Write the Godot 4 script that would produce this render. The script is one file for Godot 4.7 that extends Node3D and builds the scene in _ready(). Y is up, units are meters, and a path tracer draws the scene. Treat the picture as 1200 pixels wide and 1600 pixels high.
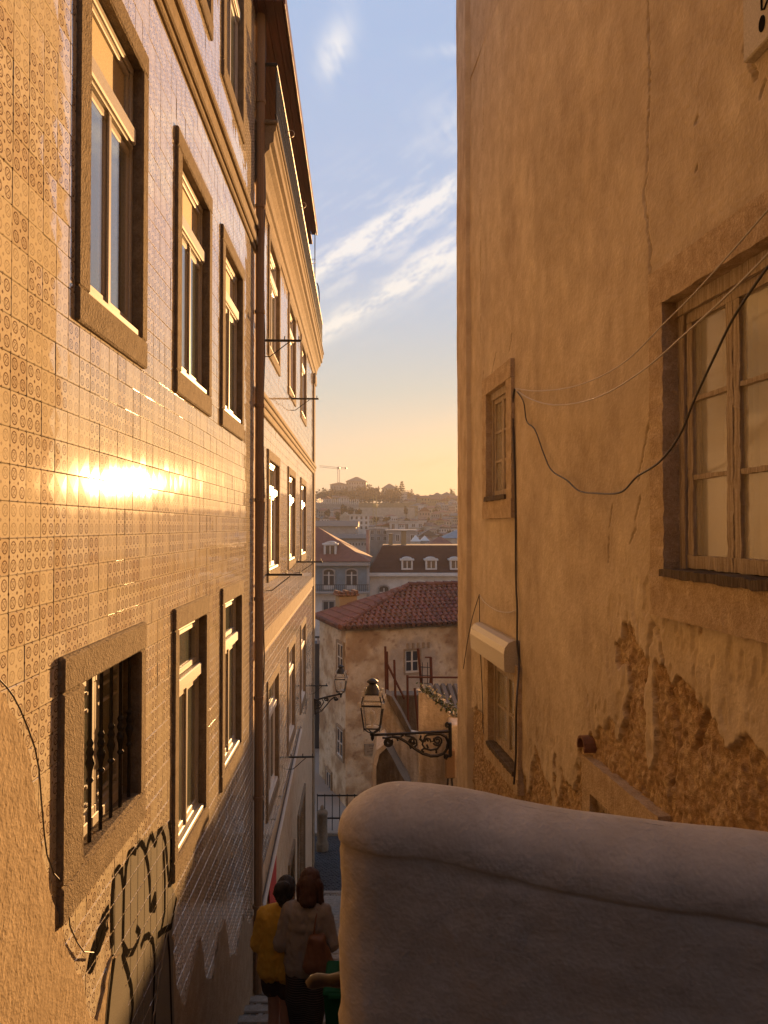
extends Node3D
# A narrow stairway street at sunset: tiled facade on one side, peeling plaster on the other.
# Photo pixels (1200 x 1600) are turned into directions; distances come from the wall or ground they meet.

const F := 1202.0          # focal length in photo pixels
const PITCH := 0.01914     # camera tilts up a little
const LD := 1.33           # distance of the tiled wall from the eye
var cam_basis := Basis(Vector3.RIGHT, PITCH)
var M := {}                # materials
var rng := RandomNumberGenerator.new()
var names := {}

# wall frames: local x runs along the wall, y up, z out of the wall into the street
var LW: Transform3D        # tiled house (local x grows away from the camera)
var BW: Transform3D        # next house down the street
var RW: Transform3D        # plaster house (local x = minus distance ahead)

func _ready():
	rng.seed = 7
	# ---------------------------------------------------------------- camera
	var cam := Camera3D.new()
	cam.name = "camera"
	cam.fov = rad_to_deg(2.0 * atan(800.0 / F))
	cam.near = 0.05
	cam.far = 3000.0
	cam.transform = Transform3D(cam_basis, Vector3.ZERO)
	add_child(cam)
	cam.current = true
	# ---------------------------------------------------------------- sky, sun, exposure
	var env := Environment.new()
	env.background_mode = Environment.BG_SKY
	var sky := Sky.new()
	var pano := PanoramaSkyMaterial.new()
	pano.panorama = ImageTexture.create_from_image(make_sky())
	pano.energy_multiplier = 1.0
	sky.sky_material = pano
	env.sky = sky
	env.background_energy_multiplier = SKY_ENERGY
	env.tonemap_mode = Environment.TONE_MAPPER_LINEAR
	env.tonemap_exposure = EXPOSURE
	env.sdfgi_enabled = true
	env.ssao_enabled = true
	env.ssil_enabled = true
	env.fog_enabled = true
	env.fog_mode = Environment.FOG_MODE_EXPONENTIAL
	env.fog_density = 0.00085
	env.fog_light_color = Color(1.0, 0.93, 0.82)
	var we := WorldEnvironment.new()
	we.name = "environment"
	we.environment = env
	add_child(we)
	var sun := DirectionalLight3D.new()
	sun.name = "sun"
	sun.light_energy = SUN_ENERGY
	sun.light_angular_distance = 0.6
	sun.light_color = Color(1.0, 0.76, 0.49)
	sun.shadow_enabled = true
	add_child(sun)
	var to_sun := sun_dir()
	sun.look_at_from_position(to_sun * 50.0, Vector3.ZERO, Vector3.UP)
	# ---------------------------------------------------------------- frames of the walls
	LW = frame(Vector3(-LD, 0, 0), Vector3(-0.0266, 0, -1))
	var join: Vector3 = LW * Vector3(9.4, 0, 0)
	BW = frame(join, Vector3(-0.0333, 0, -1))
	RW = frame(Vector3(2.0, 0, 0), Vector3(0.105, 0, 1))
	print("sky done ", Time.get_ticks_msec())
	make_materials()
	print("materials ", Time.get_ticks_msec())
	build_ground()
	build_tiled_house()
	print("tiled ", Time.get_ticks_msec())
	build_next_house()
	print("next ", Time.get_ticks_msec())
	build_plaster_house()
	print("plaster ", Time.get_ticks_msec())
	build_bounce_house()
	build_parapet()
	build_far_end()
	print("far end ", Time.get_ticks_msec())
	build_city()
	print("city ", Time.get_ticks_msec())
	build_lanterns()
	build_wires()
	build_people()
	print("people ", Time.get_ticks_msec())

const SKY_ENERGY := 0.25
const EXPOSURE := 4.7
const SUN_ENERGY := 1.4

func sun_dir() -> Vector3:
	# read from the mirrored sun on the tiles: 16 degrees right of the view, 3 degrees up
	var az := deg_to_rad(15.9)
	var el := deg_to_rad(3.2)
	return Vector3(sin(az) * cos(el), sin(el), -cos(az) * cos(el))

func frame(o: Vector3, along: Vector3) -> Transform3D:
	var x := along.normalized()
	return Transform3D(Basis(x, Vector3.UP, x.cross(Vector3.UP)), o)

# ------------------------------------------------------------------ pixels to places
func ray(px: float, py: float) -> Vector3:
	return (cam_basis * Vector3(px - 600.0, 800.0 - py, -F)).normalized()

func on_wall(t: Transform3D, px: float, py: float, out := 0.0) -> Vector2:
	# (along, up) on a wall frame, on the plane that stands `out` metres proud of the wall
	var n := t.basis.z
	var d := ray(px, py)
	var k: float = n.dot(t.origin + n * out) / n.dot(d)
	var q: Vector3 = t.affine_inverse() * (d * k)
	return Vector2(q.x, q.y)

func ahead(px: float, py: float, z: float) -> Vector3:
	var d := ray(px, py)
	return d * (z / -d.z)

# ------------------------------------------------------------------ nodes
func numbered(called: String) -> String:
	if not names.has(called):
		names[called] = 0
		return called
	names[called] += 1
	return "%s_%03d" % [called, names[called]]

func thing(called: String, label: String, category: String, xf := Transform3D.IDENTITY, group := "") -> Node3D:
	var o := Node3D.new()
	o.name = numbered(called)
	add_child(o)
	o.transform = xf
	tag(o, label, category, group)
	return o

func tag(o: Node, label: String, category: String, group := ""):
	o.set_meta("label", label)
	o.set_meta("category", category)
	if group != "":
		o.set_meta("group", group)

func mesh_node(called: String, mesh: Mesh, m: Material, parent: Node = self, xf := Transform3D.IDENTITY) -> MeshInstance3D:
	var o := MeshInstance3D.new()
	o.name = numbered(called) if parent == self else called
	o.mesh = mesh
	if m:
		o.material_override = m
	o.transform = xf
	parent.add_child(o, true)
	return o

func part(called: String, st: SurfaceTool, m: Material, parent: Node = self, xf := Transform3D.IDENTITY) -> MeshInstance3D:
	st.generate_normals()
	return mesh_node(called, st.commit(), m, parent, xf)

func structure(o: Node):
	o.set_meta("kind", "structure")

func group_node(called: String, parent: Node, xf := Transform3D.IDENTITY) -> Node3D:
	var o := Node3D.new()
	o.name = called
	o.transform = xf
	parent.add_child(o, true)
	return o

# ------------------------------------------------------------------ shapes
func mb(smooth := false) -> SurfaceTool:
	var st := SurfaceTool.new()
	st.begin(Mesh.PRIMITIVE_TRIANGLES)
	st.set_smooth_group(0 if smooth else -1)
	return st

func tri(st: SurfaceTool, a: Vector3, b: Vector3, c: Vector3):
	# counter-clockwise seen from outside
	st.add_vertex(a); st.add_vertex(c); st.add_vertex(b)

func quad(st: SurfaceTool, a: Vector3, b: Vector3, c: Vector3, d: Vector3):
	tri(st, a, b, c); tri(st, a, c, d)

func box(st: SurfaceTool, lo: Vector3, hi: Vector3, c := 0.0, t := Transform3D.IDENTITY):
	# a box with chamfered edges
	var a := Vector3(minf(lo.x, hi.x), minf(lo.y, hi.y), minf(lo.z, hi.z))
	var b := Vector3(maxf(lo.x, hi.x), maxf(lo.y, hi.y), maxf(lo.z, hi.z))
	if c <= 0.0:
		var p := []
		for i in 8:
			p.append(t * Vector3(b.x if i & 1 else a.x, b.y if i & 2 else a.y, b.z if i & 4 else a.z))
		quad(st, p[4], p[5], p[7], p[6]); quad(st, p[1], p[0], p[2], p[3])
		quad(st, p[5], p[1], p[3], p[7]); quad(st, p[0], p[4], p[6], p[2])
		quad(st, p[6], p[7], p[3], p[2]); quad(st, p[0], p[1], p[5], p[4])
		return
	var mid := (a + b) * 0.5
	var h := (b - a) * 0.5
	c = minf(c, minf(h.x, minf(h.y, h.z)) * 0.9)
	var f := func(sx, sy, sz, ax): # corner vertex that lies on the face across axis ax
		return t * (mid + Vector3(sx * (h.x - (0.0 if ax == 0 else c)), sy * (h.y - (0.0 if ax == 1 else c)), sz * (h.z - (0.0 if ax == 2 else c))))
	for s in [-1, 1]:
		oquad(st, t * mid, f.call(s, -1, -1, 0), f.call(s, 1, -1, 0), f.call(s, 1, 1, 0), f.call(s, -1, 1, 0))
		oquad(st, t * mid, f.call(-1, s, -1, 1), f.call(1, s, -1, 1), f.call(1, s, 1, 1), f.call(-1, s, 1, 1))
		oquad(st, t * mid, f.call(-1, -1, s, 2), f.call(1, -1, s, 2), f.call(1, 1, s, 2), f.call(-1, 1, s, 2))
		for r in [-1, 1]:
			oquad(st, t * mid, f.call(s, r, -1, 0), f.call(s, r, 1, 0), f.call(s, r, 1, 1), f.call(s, r, -1, 1))
			oquad(st, t * mid, f.call(s, -1, r, 0), f.call(s, 1, r, 0), f.call(s, 1, r, 2), f.call(s, -1, r, 2))
			oquad(st, t * mid, f.call(-1, s, r, 1), f.call(1, s, r, 1), f.call(1, s, r, 2), f.call(-1, s, r, 2))
			for q in [-1, 1]:
				otri(st, t * mid, f.call(s, r, q, 0), f.call(s, r, q, 1), f.call(s, r, q, 2))

func oquad(st, mid: Vector3, a: Vector3, b: Vector3, c: Vector3, d: Vector3):
	if (b - a).cross(c - a).dot((a + c) * 0.5 - mid) >= 0.0:
		quad(st, a, b, c, d)
	else:
		quad(st, a, d, c, b)

func otri(st, mid: Vector3, a: Vector3, b: Vector3, c: Vector3):
	if (b - a).cross(c - a).dot((a + b + c) / 3.0 - mid) >= 0.0:
		tri(st, a, b, c)
	else:
		tri(st, a, c, b)

func tube(st: SurfaceTool, pts: Array, r: float, sides := 6, r_end := -1.0):
	# a round bar along a line, closed at both ends
	if r_end < 0.0:
		r_end = r
	var rings := []
	var up := Vector3.UP
	for i in pts.size():
		var p: Vector3 = pts[i]
		var d: Vector3 = (pts[mini(i + 1, pts.size() - 1)] - pts[maxi(i - 1, 0)]).normalized()
		if absf(d.dot(up)) > 0.95:
			up = Vector3.RIGHT if absf(d.x) < 0.8 else Vector3.BACK
		var a := d.cross(up).normalized()
		up = a.cross(d).normalized()
		var rr := lerpf(r, r_end, float(i) / maxf(1.0, pts.size() - 1))
		var ring := []
		for k in sides:
			var w := TAU * k / sides
			ring.append(p + (a * cos(w) + up * sin(w)) * rr)
		rings.append(ring)
	for i in rings.size() - 1:
		var mid: Vector3 = (pts[i] + pts[i + 1]) * 0.5
		for k in sides:
			var n := (k + 1) % sides
			oquad(st, mid, rings[i][k], rings[i][n], rings[i + 1][n], rings[i + 1][k])
	for e in [0, rings.size() - 1]:
		var inner: Vector3 = pts[1] if e == 0 else pts[pts.size() - 2]
		for k in range(1, sides - 1):
			otri(st, inner, rings[e][0], rings[e][k], rings[e][k + 1])

func lathe(st: SurfaceTool, prof: Array, at: Vector3, sides := 12, squash := Vector3.ONE, t := Transform3D.IDENTITY):
	# prof: [radius, height] from bottom to top, round the y axis
	for i in prof.size() - 1:
		for k in sides:
			var w0 := TAU * k / sides
			var w1 := TAU * (k + 1) / sides
			var p := func(j, w):
				return t * (at + Vector3(cos(w) * prof[j][0], prof[j][1], sin(w) * prof[j][0]) * squash)
			var a: Vector3 = p.call(i, w0)
			var b: Vector3 = p.call(i, w1)
			var c: Vector3 = p.call(i + 1, w1)
			var d: Vector3 = p.call(i + 1, w0)
			if prof[i][0] > 0.0001:
				tri(st, a, c, b)
			if prof[i + 1][0] > 0.0001:
				tri(st, a, d, c)

func prism(st: SurfaceTool, poly: PackedVector2Array, z0: float, z1: float, t := Transform3D.IDENTITY):
	# polygon in x, y pulled along z
	var p := poly
	if Geometry2D.is_polygon_clockwise(p):
		p = p.duplicate()
		p.reverse()
	var ix := Geometry2D.triangulate_polygon(p)
	for k in range(0, ix.size(), 3):
		var a := p[ix[k]]
		var b := p[ix[k + 1]]
		var c := p[ix[k + 2]]
		if (b - a).cross(c - a) < 0.0:
			var q := b
			b = c
			c = q
		tri(st, t * Vector3(a.x, a.y, z1), t * Vector3(b.x, b.y, z1), t * Vector3(c.x, c.y, z1))
		tri(st, t * Vector3(a.x, a.y, z0), t * Vector3(c.x, c.y, z0), t * Vector3(b.x, b.y, z0))
	for k in p.size():
		var a := p[k]
		var b := p[(k + 1) % p.size()]
		quad(st, t * Vector3(a.x, a.y, z0), t * Vector3(b.x, b.y, z0), t * Vector3(b.x, b.y, z1), t * Vector3(a.x, a.y, z1))

func wall_with_holes(st: SurfaceTool, x0: float, x1: float, y0: float, y1: float, z0: float, z1: float, holes: Array):
	# holes: Rect2 in x, y. Front at z1, back at z0.
	var xs := [x0, x1]
	var ys := [y0, y1]
	for h in holes:
		for v in [h.position.x, h.end.x]:
			if v > x0 and v < x1: xs.append(v)
		for v in [h.position.y, h.end.y]:
			if v > y0 and v < y1: ys.append(v)
	xs.sort(); ys.sort()
	var solid := func(i, j):
		if i < 0 or j < 0 or i >= xs.size() - 1 or j >= ys.size() - 1:
			return false
		var c := Vector2((xs[i] + xs[i + 1]) * 0.5, (ys[j] + ys[j + 1]) * 0.5)
		for h in holes:
			if h.has_point(c): return false
		return true
	for i in xs.size() - 1:
		for j in ys.size() - 1:
			if xs[i + 1] - xs[i] < 1e-5 or ys[j + 1] - ys[j] < 1e-5 or not solid.call(i, j):
				continue
			var a := Vector2(xs[i], ys[j])
			var b := Vector2(xs[i + 1], ys[j + 1])
			quad(st, Vector3(a.x, a.y, z1), Vector3(b.x, a.y, z1), Vector3(b.x, b.y, z1), Vector3(a.x, b.y, z1))
			quad(st, Vector3(b.x, a.y, z0), Vector3(a.x, a.y, z0), Vector3(a.x, b.y, z0), Vector3(b.x, b.y, z0))
			if not solid.call(i - 1, j):
				quad(st, Vector3(a.x, a.y, z0), Vector3(a.x, a.y, z1), Vector3(a.x, b.y, z1), Vector3(a.x, b.y, z0))
			if not solid.call(i + 1, j):
				quad(st, Vector3(b.x, a.y, z1), Vector3(b.x, a.y, z0), Vector3(b.x, b.y, z0), Vector3(b.x, b.y, z1))
			if not solid.call(i, j - 1):
				quad(st, Vector3(a.x, a.y, z0), Vector3(b.x, a.y, z0), Vector3(b.x, a.y, z1), Vector3(a.x, a.y, z1))
			if not solid.call(i, j + 1):
				quad(st, Vector3(a.x, b.y, z1), Vector3(b.x, b.y, z1), Vector3(b.x, b.y, z0), Vector3(a.x, b.y, z0))

func grid_mesh(nu: int, nv: int, at: Callable, skip = null, col = null) -> ArrayMesh:
	# a displaced sheet: at(i, j) -> Vector3; seen from outside u runs right and v up
	var v := PackedVector3Array()
	var n := PackedVector3Array()
	var c := PackedColorArray()
	v.resize((nu + 1) * (nv + 1))
	n.resize(v.size())
	if col != null:
		c.resize(v.size())
	for j in nv + 1:
		for i in nu + 1:
			var k := j * (nu + 1) + i
			v[k] = at.call(i, j)
			if col != null:
				c[k] = col.call(i, j)
	for j in nv + 1:
		for i in nu + 1:
			var k := j * (nu + 1) + i
			var du := v[k + (1 if i < nu else 0)] - v[k - (1 if i > 0 else 0)]
			var dv := v[k + ((nu + 1) if j < nv else 0)] - v[k - ((nu + 1) if j > 0 else 0)]
			n[k] = du.cross(dv).normalized()
	var ix := PackedInt32Array()
	for j in nv:
		for i in nu:
			if skip != null and skip.call(i, j):
				continue
			var a := j * (nu + 1) + i
			var b := a + 1
			var d := a + nu + 1
			var e := d + 1
			ix.append_array([a, e, b, a, d, e])
	var arr := []
	arr.resize(Mesh.ARRAY_MAX)
	arr[Mesh.ARRAY_VERTEX] = v
	arr[Mesh.ARRAY_NORMAL] = n
	if col != null:
		arr[Mesh.ARRAY_COLOR] = c
	arr[Mesh.ARRAY_INDEX] = ix
	var m := ArrayMesh.new()
	m.add_surface_from_arrays(Mesh.PRIMITIVE_TRIANGLES, arr)
	return m

func noise(sd: int, freq: float, oct := 3, kind := FastNoiseLite.TYPE_SIMPLEX_SMOOTH) -> FastNoiseLite:
	var n := FastNoiseLite.new()
	n.seed = sd
	n.noise_type = kind
	n.frequency = freq
	n.fractal_octaves = oct
	n.fractal_type = FastNoiseLite.FRACTAL_FBM if oct > 1 else FastNoiseLite.FRACTAL_NONE
	return n

# ------------------------------------------------------------------ sky
var cl_a: FastNoiseLite
var cl_b: FastNoiseLite
var cl_c: FastNoiseLite
const SKY_STEPS := [[-1.0, 0.80, 0.60, 0.36], [2.5, 0.82, 0.61, 0.40], [6.0, 0.71, 0.60, 0.45], [10.0, 0.555, 0.565, 0.51],
	[15.0, 0.47, 0.53, 0.60], [20.0, 0.41, 0.495, 0.66], [35.0, 0.36, 0.47, 0.68], [60.0, 0.25, 0.36, 0.58], [90.0, 0.19, 0.30, 0.53]]

func sky_color(az: float, el: float, clouds: bool) -> Color:
	# az in degrees right of the view, el in degrees; linear colour
	var r := 0.0
	var g := 0.0
	var b := 0.0
	for k in SKY_STEPS.size() - 1:
		var p: Array = SKY_STEPS[k]
		var q: Array = SKY_STEPS[k + 1]
		if el <= q[0] or k == SKY_STEPS.size() - 2:
			var t := clampf((el - p[0]) / (q[0] - p[0]), 0.0, 1.0)
			r = lerpf(p[1], q[1], t); g = lerpf(p[2], q[2], t); b = lerpf(p[3], q[3], t)
			break
	# the sunset side is warmer and brighter than the side away from it
	var away := absf(wrapf(az - 15.9, -180.0, 180.0))
	var lowness := exp(-maxf(el, 0.0) / 12.0)
	var k2 := smoothstep(12.0, 120.0, away)
	r *= 1.0 - 0.50 * lowness * k2 - 0.12 * k2
	g *= 1.0 - 0.36 * lowness * k2 - 0.12 * k2
	b *= 1.0 + 0.05 * lowness * k2 - 0.12 * k2
	var d2 := away * away / 220.0 + (el - 3.2) * (el - 3.2) / 34.0
	var glow := exp(-d2)
	r += 0.42 * glow; g += 0.15 * glow; b += -0.08 * glow
	if clouds and el > 0.0:
		# long cirrus streaks that climb to the right
		var u := az * 0.88 + el * 0.47
		var v := -az * 0.47 + el * 0.88
		var wob := cl_a.get_noise_2d(u * 0.6, v * 1.5)
		var fine := cl_b.get_noise_2d(u * 0.7 + 40.0, v * 3.2)
		var fine2 := cl_c.get_noise_2d(u * 1.6, v * 5.0)
		var c := 0.0
		var v1 := v - 18.65 - wob * 0.7 + 0.0006 * u * u
		var v2 := v - 14.75 - wob * 0.8
		c += exp(-v1 * v1 / 0.75) * clampf(0.78 + fine * 0.95 + fine2 * 0.6, 0.0, 1.1) * smoothstep(26.0, 10.0, absf(u - 8.0)) * 0.85
		c += exp(-v2 * v2 / (0.75 + 0.04 * maxf(u, 0.0))) * clampf(0.83 + fine * 0.95 + fine2 * 0.6, 0.0, 1.1) * smoothstep(30.0, 12.0, absf(u - 9.0)) * 0.95
		# thin veil between and above the streaks
		c += clampf(fine * 0.9 + wob * 0.5 + fine2 * 0.2 + 0.10, 0.0, 1.0) * 0.6 * exp(-pow((v - 18.2) / 4.2, 2.0)) * smoothstep(-3.0, 8.0, u)
		# puffs higher up
		for p in [[-3.7, 32.0, 1.15, 1.7, 0.85], [-2.6, 35.6, 0.9, 0.7, 0.6], [5.0, 32.0, 2.2, 0.35, 0.35], [4.6, 27.5, 2.6, 1.6, 0.28]]:
			var e := pow((az - p[0] - (el - p[1]) * 0.35) / p[2], 2.0) + pow((el - p[1]) / p[3], 2.0)
			var wisp := cl_b.get_noise_2d(az * 1.1 + el * 0.9 + 90.0, el * 0.5 - az * 0.45) * 1.2 + cl_b.get_noise_2d(az * 2.4 + el * 2.0, el * 1.0 - az * 0.9 + 60.0) * 0.5
			c += exp(-e) * clampf(0.62 + wisp, 0.0, 1.0) * p[4]
		# the same kind of scattered cirrus over the rest of the sky
		c += clampf(cl_a.get_noise_2d(u * 0.25 + 300.0, v * 0.6) * 1.2 + fine * 0.4 - 0.25, 0.0, 1.0) * 0.5 * smoothstep(25.0, 60.0, away) * smoothstep(4.0, 16.0, el)
		c = clampf(c, 0.0, 0.92)
		var warm := exp(-el / 14.0)
		r = lerpf(r, lerpf(0.90, 1.0, warm), c * 0.82); g = lerpf(g, lerpf(0.88, 0.86, warm), c * 0.8); b = lerpf(b, lerpf(0.86, 0.60, warm), c * 0.76)
		# a low warm bar of cloud near the hills
		var bar := exp(-pow((el - 4.6 - az * 0.05) / 0.45, 2.0)) * clampf(0.3 + fine * 1.2, 0.0, 1.0) * smoothstep(-2.0, 4.0, az) * 0.35
		r = lerpf(r, 0.86, bar); g = lerpf(g, 0.55, bar); b = lerpf(b, 0.28, bar)
	return Color(clampf(r, 0.0, 1.0), clampf(g, 0.0, 1.0), clampf(b, 0.0, 1.0))

func make_sky() -> Image:
	cl_a = noise(11, 0.16, 3)
	cl_b = noise(12, 0.35, 4)
	cl_c = noise(13, 0.9, 3)
	var w := 1024
	var h := 512
	var img := Image.create(w, h, false, Image.FORMAT_RGB8)
	img.fill(Color(0.55, 0.47, 0.38))
	for j in h / 2 + 2:
		var el := 90.0 - (j + 0.5) * 180.0 / h
		for i in w:
			# a panorama begins at -z and runs to the right
			var az := wrapf((i + 0.5) * 360.0 / w, -180.0, 180.0)
			img.set_pixel(i, j, sky_color(az, el, true).linear_to_srgb())
	img.resize(4096, 2048, Image.INTERPOLATE_CUBIC)
	var k := 4096.0 / 360.0
	for j in range(int((90.0 - 46.0) * k), int(90.0 * k)):
		var el := 90.0 - (j + 0.5) / k
		for i in range(int(-12.0 * k), int(12.0 * k)):
			img.set_pixel(posmod(i, 4096), j, sky_color((i + 0.5) / k, el, true).linear_to_srgb())
	return img

# ------------------------------------------------------------------ materials
func srgb(r: float, g: float, b: float) -> Color:
	return Color(r, g, b).linear_to_srgb()

func tex_of(img: Image) -> ImageTexture:
	img.generate_mipmaps()
	return ImageTexture.create_from_image(img)

func seamless(sd: int, freq: float, oct: int, size: int, sx := 1.0, sy := 1.0) -> Image:
	var n := noise(sd, freq, oct)
	var a := n.get_seamless_image(int(size * sx), int(size * sy), false, false, 0.15)
	a.convert(Image.FORMAT_L8)
	if a.get_width() != size or a.get_height() != size:
		a.resize(size, size, Image.INTERPOLATE_CUBIC)
	return a

func blend_tex(layers: Array, size: int, lo: Color, hi: Color) -> ImageTexture:
	# layers: [image, weight]; the weighted sum runs from lo to hi
	var img := Image.create(size, size, false, Image.FORMAT_RGB8)
	var data := []
	for l in layers:
		data.append(l[0].get_data())
	var out := PackedByteArray()
	out.resize(size * size * 3)
	for k in size * size:
		var v := 0.0
		for q in layers.size():
			v += data[q][k] / 255.0 * layers[q][1]
		v = clampf(v, 0.0, 1.0)
		out[k * 3] = int(255.0 * lerpf(lo.r, hi.r, v))
		out[k * 3 + 1] = int(255.0 * lerpf(lo.g, hi.g, v))
		out[k * 3 + 2] = int(255.0 * lerpf(lo.b, hi.b, v))
	return tex_of(Image.create_from_data(size, size, false, Image.FORMAT_RGB8, out))

func bump(layers: Array, size: int, strength: float) -> ImageTexture:
	var out := PackedByteArray()
	out.resize(size * size)
	var data := []
	for l in layers:
		data.append(l[0].get_data())
	for k in size * size:
		var v := 0.0
		for q in layers.size():
			v += data[q][k] / 255.0 * layers[q][1]
		out[k] = int(255.0 * clampf(v, 0.0, 1.0))
	var img := Image.create_from_data(size, size, false, Image.FORMAT_L8, out)
	img.convert(Image.FORMAT_RGBA8)
	img.bump_map_to_normal_map(strength)
	return tex_of(img)

func mat(c: Color, rough: float, tex: Texture2D = null, nrm: Texture2D = null, scale := 1.0, nstr := 1.0, vcol := false, metal := 0.0) -> StandardMaterial3D:
	# c is a linear base colour
	var m := StandardMaterial3D.new()
	m.albedo_color = c.linear_to_srgb()
	m.roughness = rough
	m.metallic = metal
	if tex:
		m.albedo_texture = tex
	if nrm:
		m.normal_enabled = true
		m.normal_texture = nrm
		m.normal_scale = nstr
	if tex or nrm:
		m.uv1_triplanar = true
		m.uv1_world_triplanar = true
		m.uv1_scale = Vector3.ONE * scale
	m.vertex_color_use_as_albedo = vcol
	m.cull_mode = BaseMaterial3D.CULL_DISABLED
	return m

func make_materials():
	var a := seamless(21, 0.012, 5, 512)          # blotches
	var b := seamless(22, 0.06, 4, 512)           # grain
	var c := seamless(23, 0.18, 3, 512)           # fine grain
	var st := seamless(24, 0.03, 4, 512, 1.0, 0.12) # streaks that run down
	var wd := seamless(25, 0.05, 4, 512, 1.0, 0.05)
	var white := Color(1, 1, 1)
	var T_plaster := blend_tex([[a, 0.5], [b, 0.25], [st, 0.07], [c, 0.2]], 512, Color(0.76, 0.73, 0.69), white)
	var T_streak := blend_tex([[st, 0.6], [a, 0.3], [b, 0.2]], 512, Color(0.60, 0.54, 0.47), white)
	var T_grain := blend_tex([[b, 0.5], [c, 0.5]], 512, Color(0.70, 0.67, 0.62), white)
	var T_stone := blend_tex([[a, 0.35], [b, 0.3], [c, 0.4]], 512, Color(0.58, 0.53, 0.46), white)
	var T_wood := blend_tex([[wd, 0.75], [b, 0.25]], 512, Color(0.55, 0.50, 0.45), white)
	var N_plaster := bump([[a, 0.35], [b, 0.45], [c, 0.2]], 512, 6.0)
	var N_fine := bump([[b, 0.4], [c, 0.6]], 512, 4.0)
	var N_stone := bump([[b, 0.6], [c, 0.4]], 512, 7.0)
	var N_wood := bump([[wd, 0.8], [c, 0.2]], 512, 5.0)
	var d := seamless(26, 0.035, 5, 512)
	var T_bare := blend_tex([[d, 0.9], [c, 0.35]], 512, Color(0.58, 0.52, 0.45), white)
	var N_bare := bump([[d, 0.75], [c, 0.25]], 512, 14.0)
	# glazed tiles: two by two rings to a tile, printed
	M.tile_tex = tex_of(tile_image(1.0))
	var faded := tex_of(tile_image(0.5))     # worn glaze, paler print
	var gl := bump([[a, 0.7], [b, 0.3]], 512, 1.2)
	for k in 4:
		var m := StandardMaterial3D.new()
		var f: float = [1.0, 0.97, 0.94, 0.99][k]
		m.albedo_color = Color(f, f * [1.0, 0.99, 0.975, 0.995][k], f * [1.0, 0.98, 0.95, 0.98][k])
		m.albedo_texture = M.tile_tex if k < 3 else faded
		m.roughness = [0.036, 0.045, 0.04, 0.042][k]
		m.normal_enabled = true
		m.normal_texture = gl
		m.normal_scale = 0.05
		m.metallic_specular = 0.7
		m.clearcoat_enabled = true
		m.clearcoat = 0.25
		m.clearcoat_roughness = 0.04
		M["tile%d" % k] = m
	M.tile_many = M.tile0.duplicate()
	M.tile_many.vertex_color_use_as_albedo = true
	M.tile_many_faded = M.tile3.duplicate()
	M.tile_many_faded.vertex_color_use_as_albedo = true
	M.mortar = mat(Color(0.40, 0.33, 0.24), 0.9, T_grain, N_fine, 1.5)
	M.render_base = mat(Color(0.46, 0.37, 0.26), 0.9, T_plaster, N_plaster, 0.8, 0.45)
	M.limestone = mat(Color(0.35, 0.29, 0.215), 0.85, T_stone, N_stone, 1.3, 0.7)
	M.trim = mat(Color(0.44, 0.365, 0.265), 0.7, T_stone, N_fine, 1.0, 0.4)
	M.plaster = mat(Color(1, 1, 1), 0.88, T_plaster, N_plaster, 0.55, 0.5, true)
	M.bare = mat(Color(1, 1, 1), 0.95, T_bare, N_bare, 1.1, 1.0, true)
	M.plaster_plain = mat(Color(0.64, 0.53, 0.39), 0.88, T_plaster, N_plaster, 0.55, 0.8)
	M.parapet = mat(Color(0.76, 0.70, 0.62), 0.8, T_plaster, N_stone, 0.9, 0.32)
	M.paint_white = mat(Color(0.72, 0.69, 0.63), 0.45, T_grain, null, 2.0)
	M.paint_cream = mat(Color(0.70, 0.62, 0.46), 0.5, T_grain, null, 2.0)
	M.wood_old = mat(Color(0.62, 0.52, 0.39), 0.8, T_wood, N_wood, 2.2, 0.9)
	M.wood_rot = mat(Color(0.16, 0.12, 0.08), 0.9, T_wood, N_wood, 3.0, 1.2)
	M.wood_red = mat(Color(0.14, 0.045, 0.028), 0.6, T_wood, N_wood, 0.8, 0.5)
	M.dark = mat(Color(0.02, 0.018, 0.016), 0.9)
	M.iron = mat(Color(0.025, 0.022, 0.02), 0.5, T_grain, N_fine, 4.0, 0.4, false, 0.3)
	M.rust = mat(Color(0.15, 0.045, 0.022), 0.85, T_stone, N_fine, 5.0, 0.6)
	M.pipe = mat(Color(0.44, 0.30, 0.19), 0.55, T_grain, null, 2.0)
	M.cable = mat(Color(0.05, 0.04, 0.035), 0.5)
	M.cable_pale = mat(Color(0.42, 0.36, 0.28), 0.4)
	M.cobble = mat(Color(0.36, 0.33, 0.29), 0.7, T_grain, N_fine, 5.0, 0.5, true)
	M.kerb = mat(Color(0.42, 0.39, 0.34), 0.7, T_stone, N_fine, 1.5, 0.6)
	M.asphalt = mat(Color(0.05, 0.05, 0.053), 0.8, T_stone, N_stone, 2.0, 0.8)
	M.sett = mat(Color(0.062, 0.062, 0.068), 0.6, T_grain, N_fine, 4.0, 0.5, true)
	M.surround_old = mat(Color(0.76, 0.61, 0.43), 0.9, T_stone, N_stone, 1.2, 0.8)
	M.soil = mat(Color(0.19, 0.16, 0.11), 0.95, T_plaster, null, 0.05)
	M.ochre = mat(Color(1, 1, 1), 0.9, T_plaster, N_plaster, 0.35, 0.9, true)
	M.pale_wall = mat(Color(0.78, 0.70, 0.57), 0.88, T_streak, N_plaster, 0.45, 0.6)
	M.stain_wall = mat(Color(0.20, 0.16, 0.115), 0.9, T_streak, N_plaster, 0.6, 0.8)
	M.roof = mat(Color(0.31, 0.135, 0.088), 0.8, T_stone, N_fine, 1.2, 0.5, true)
	M.roof_far = mat(Color(0.31, 0.115, 0.07), 0.85, T_stone, null, 0.3)
	M.roof_dark = mat(Color(0.16, 0.075, 0.052), 0.85, T_stone, null, 0.3)
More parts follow.
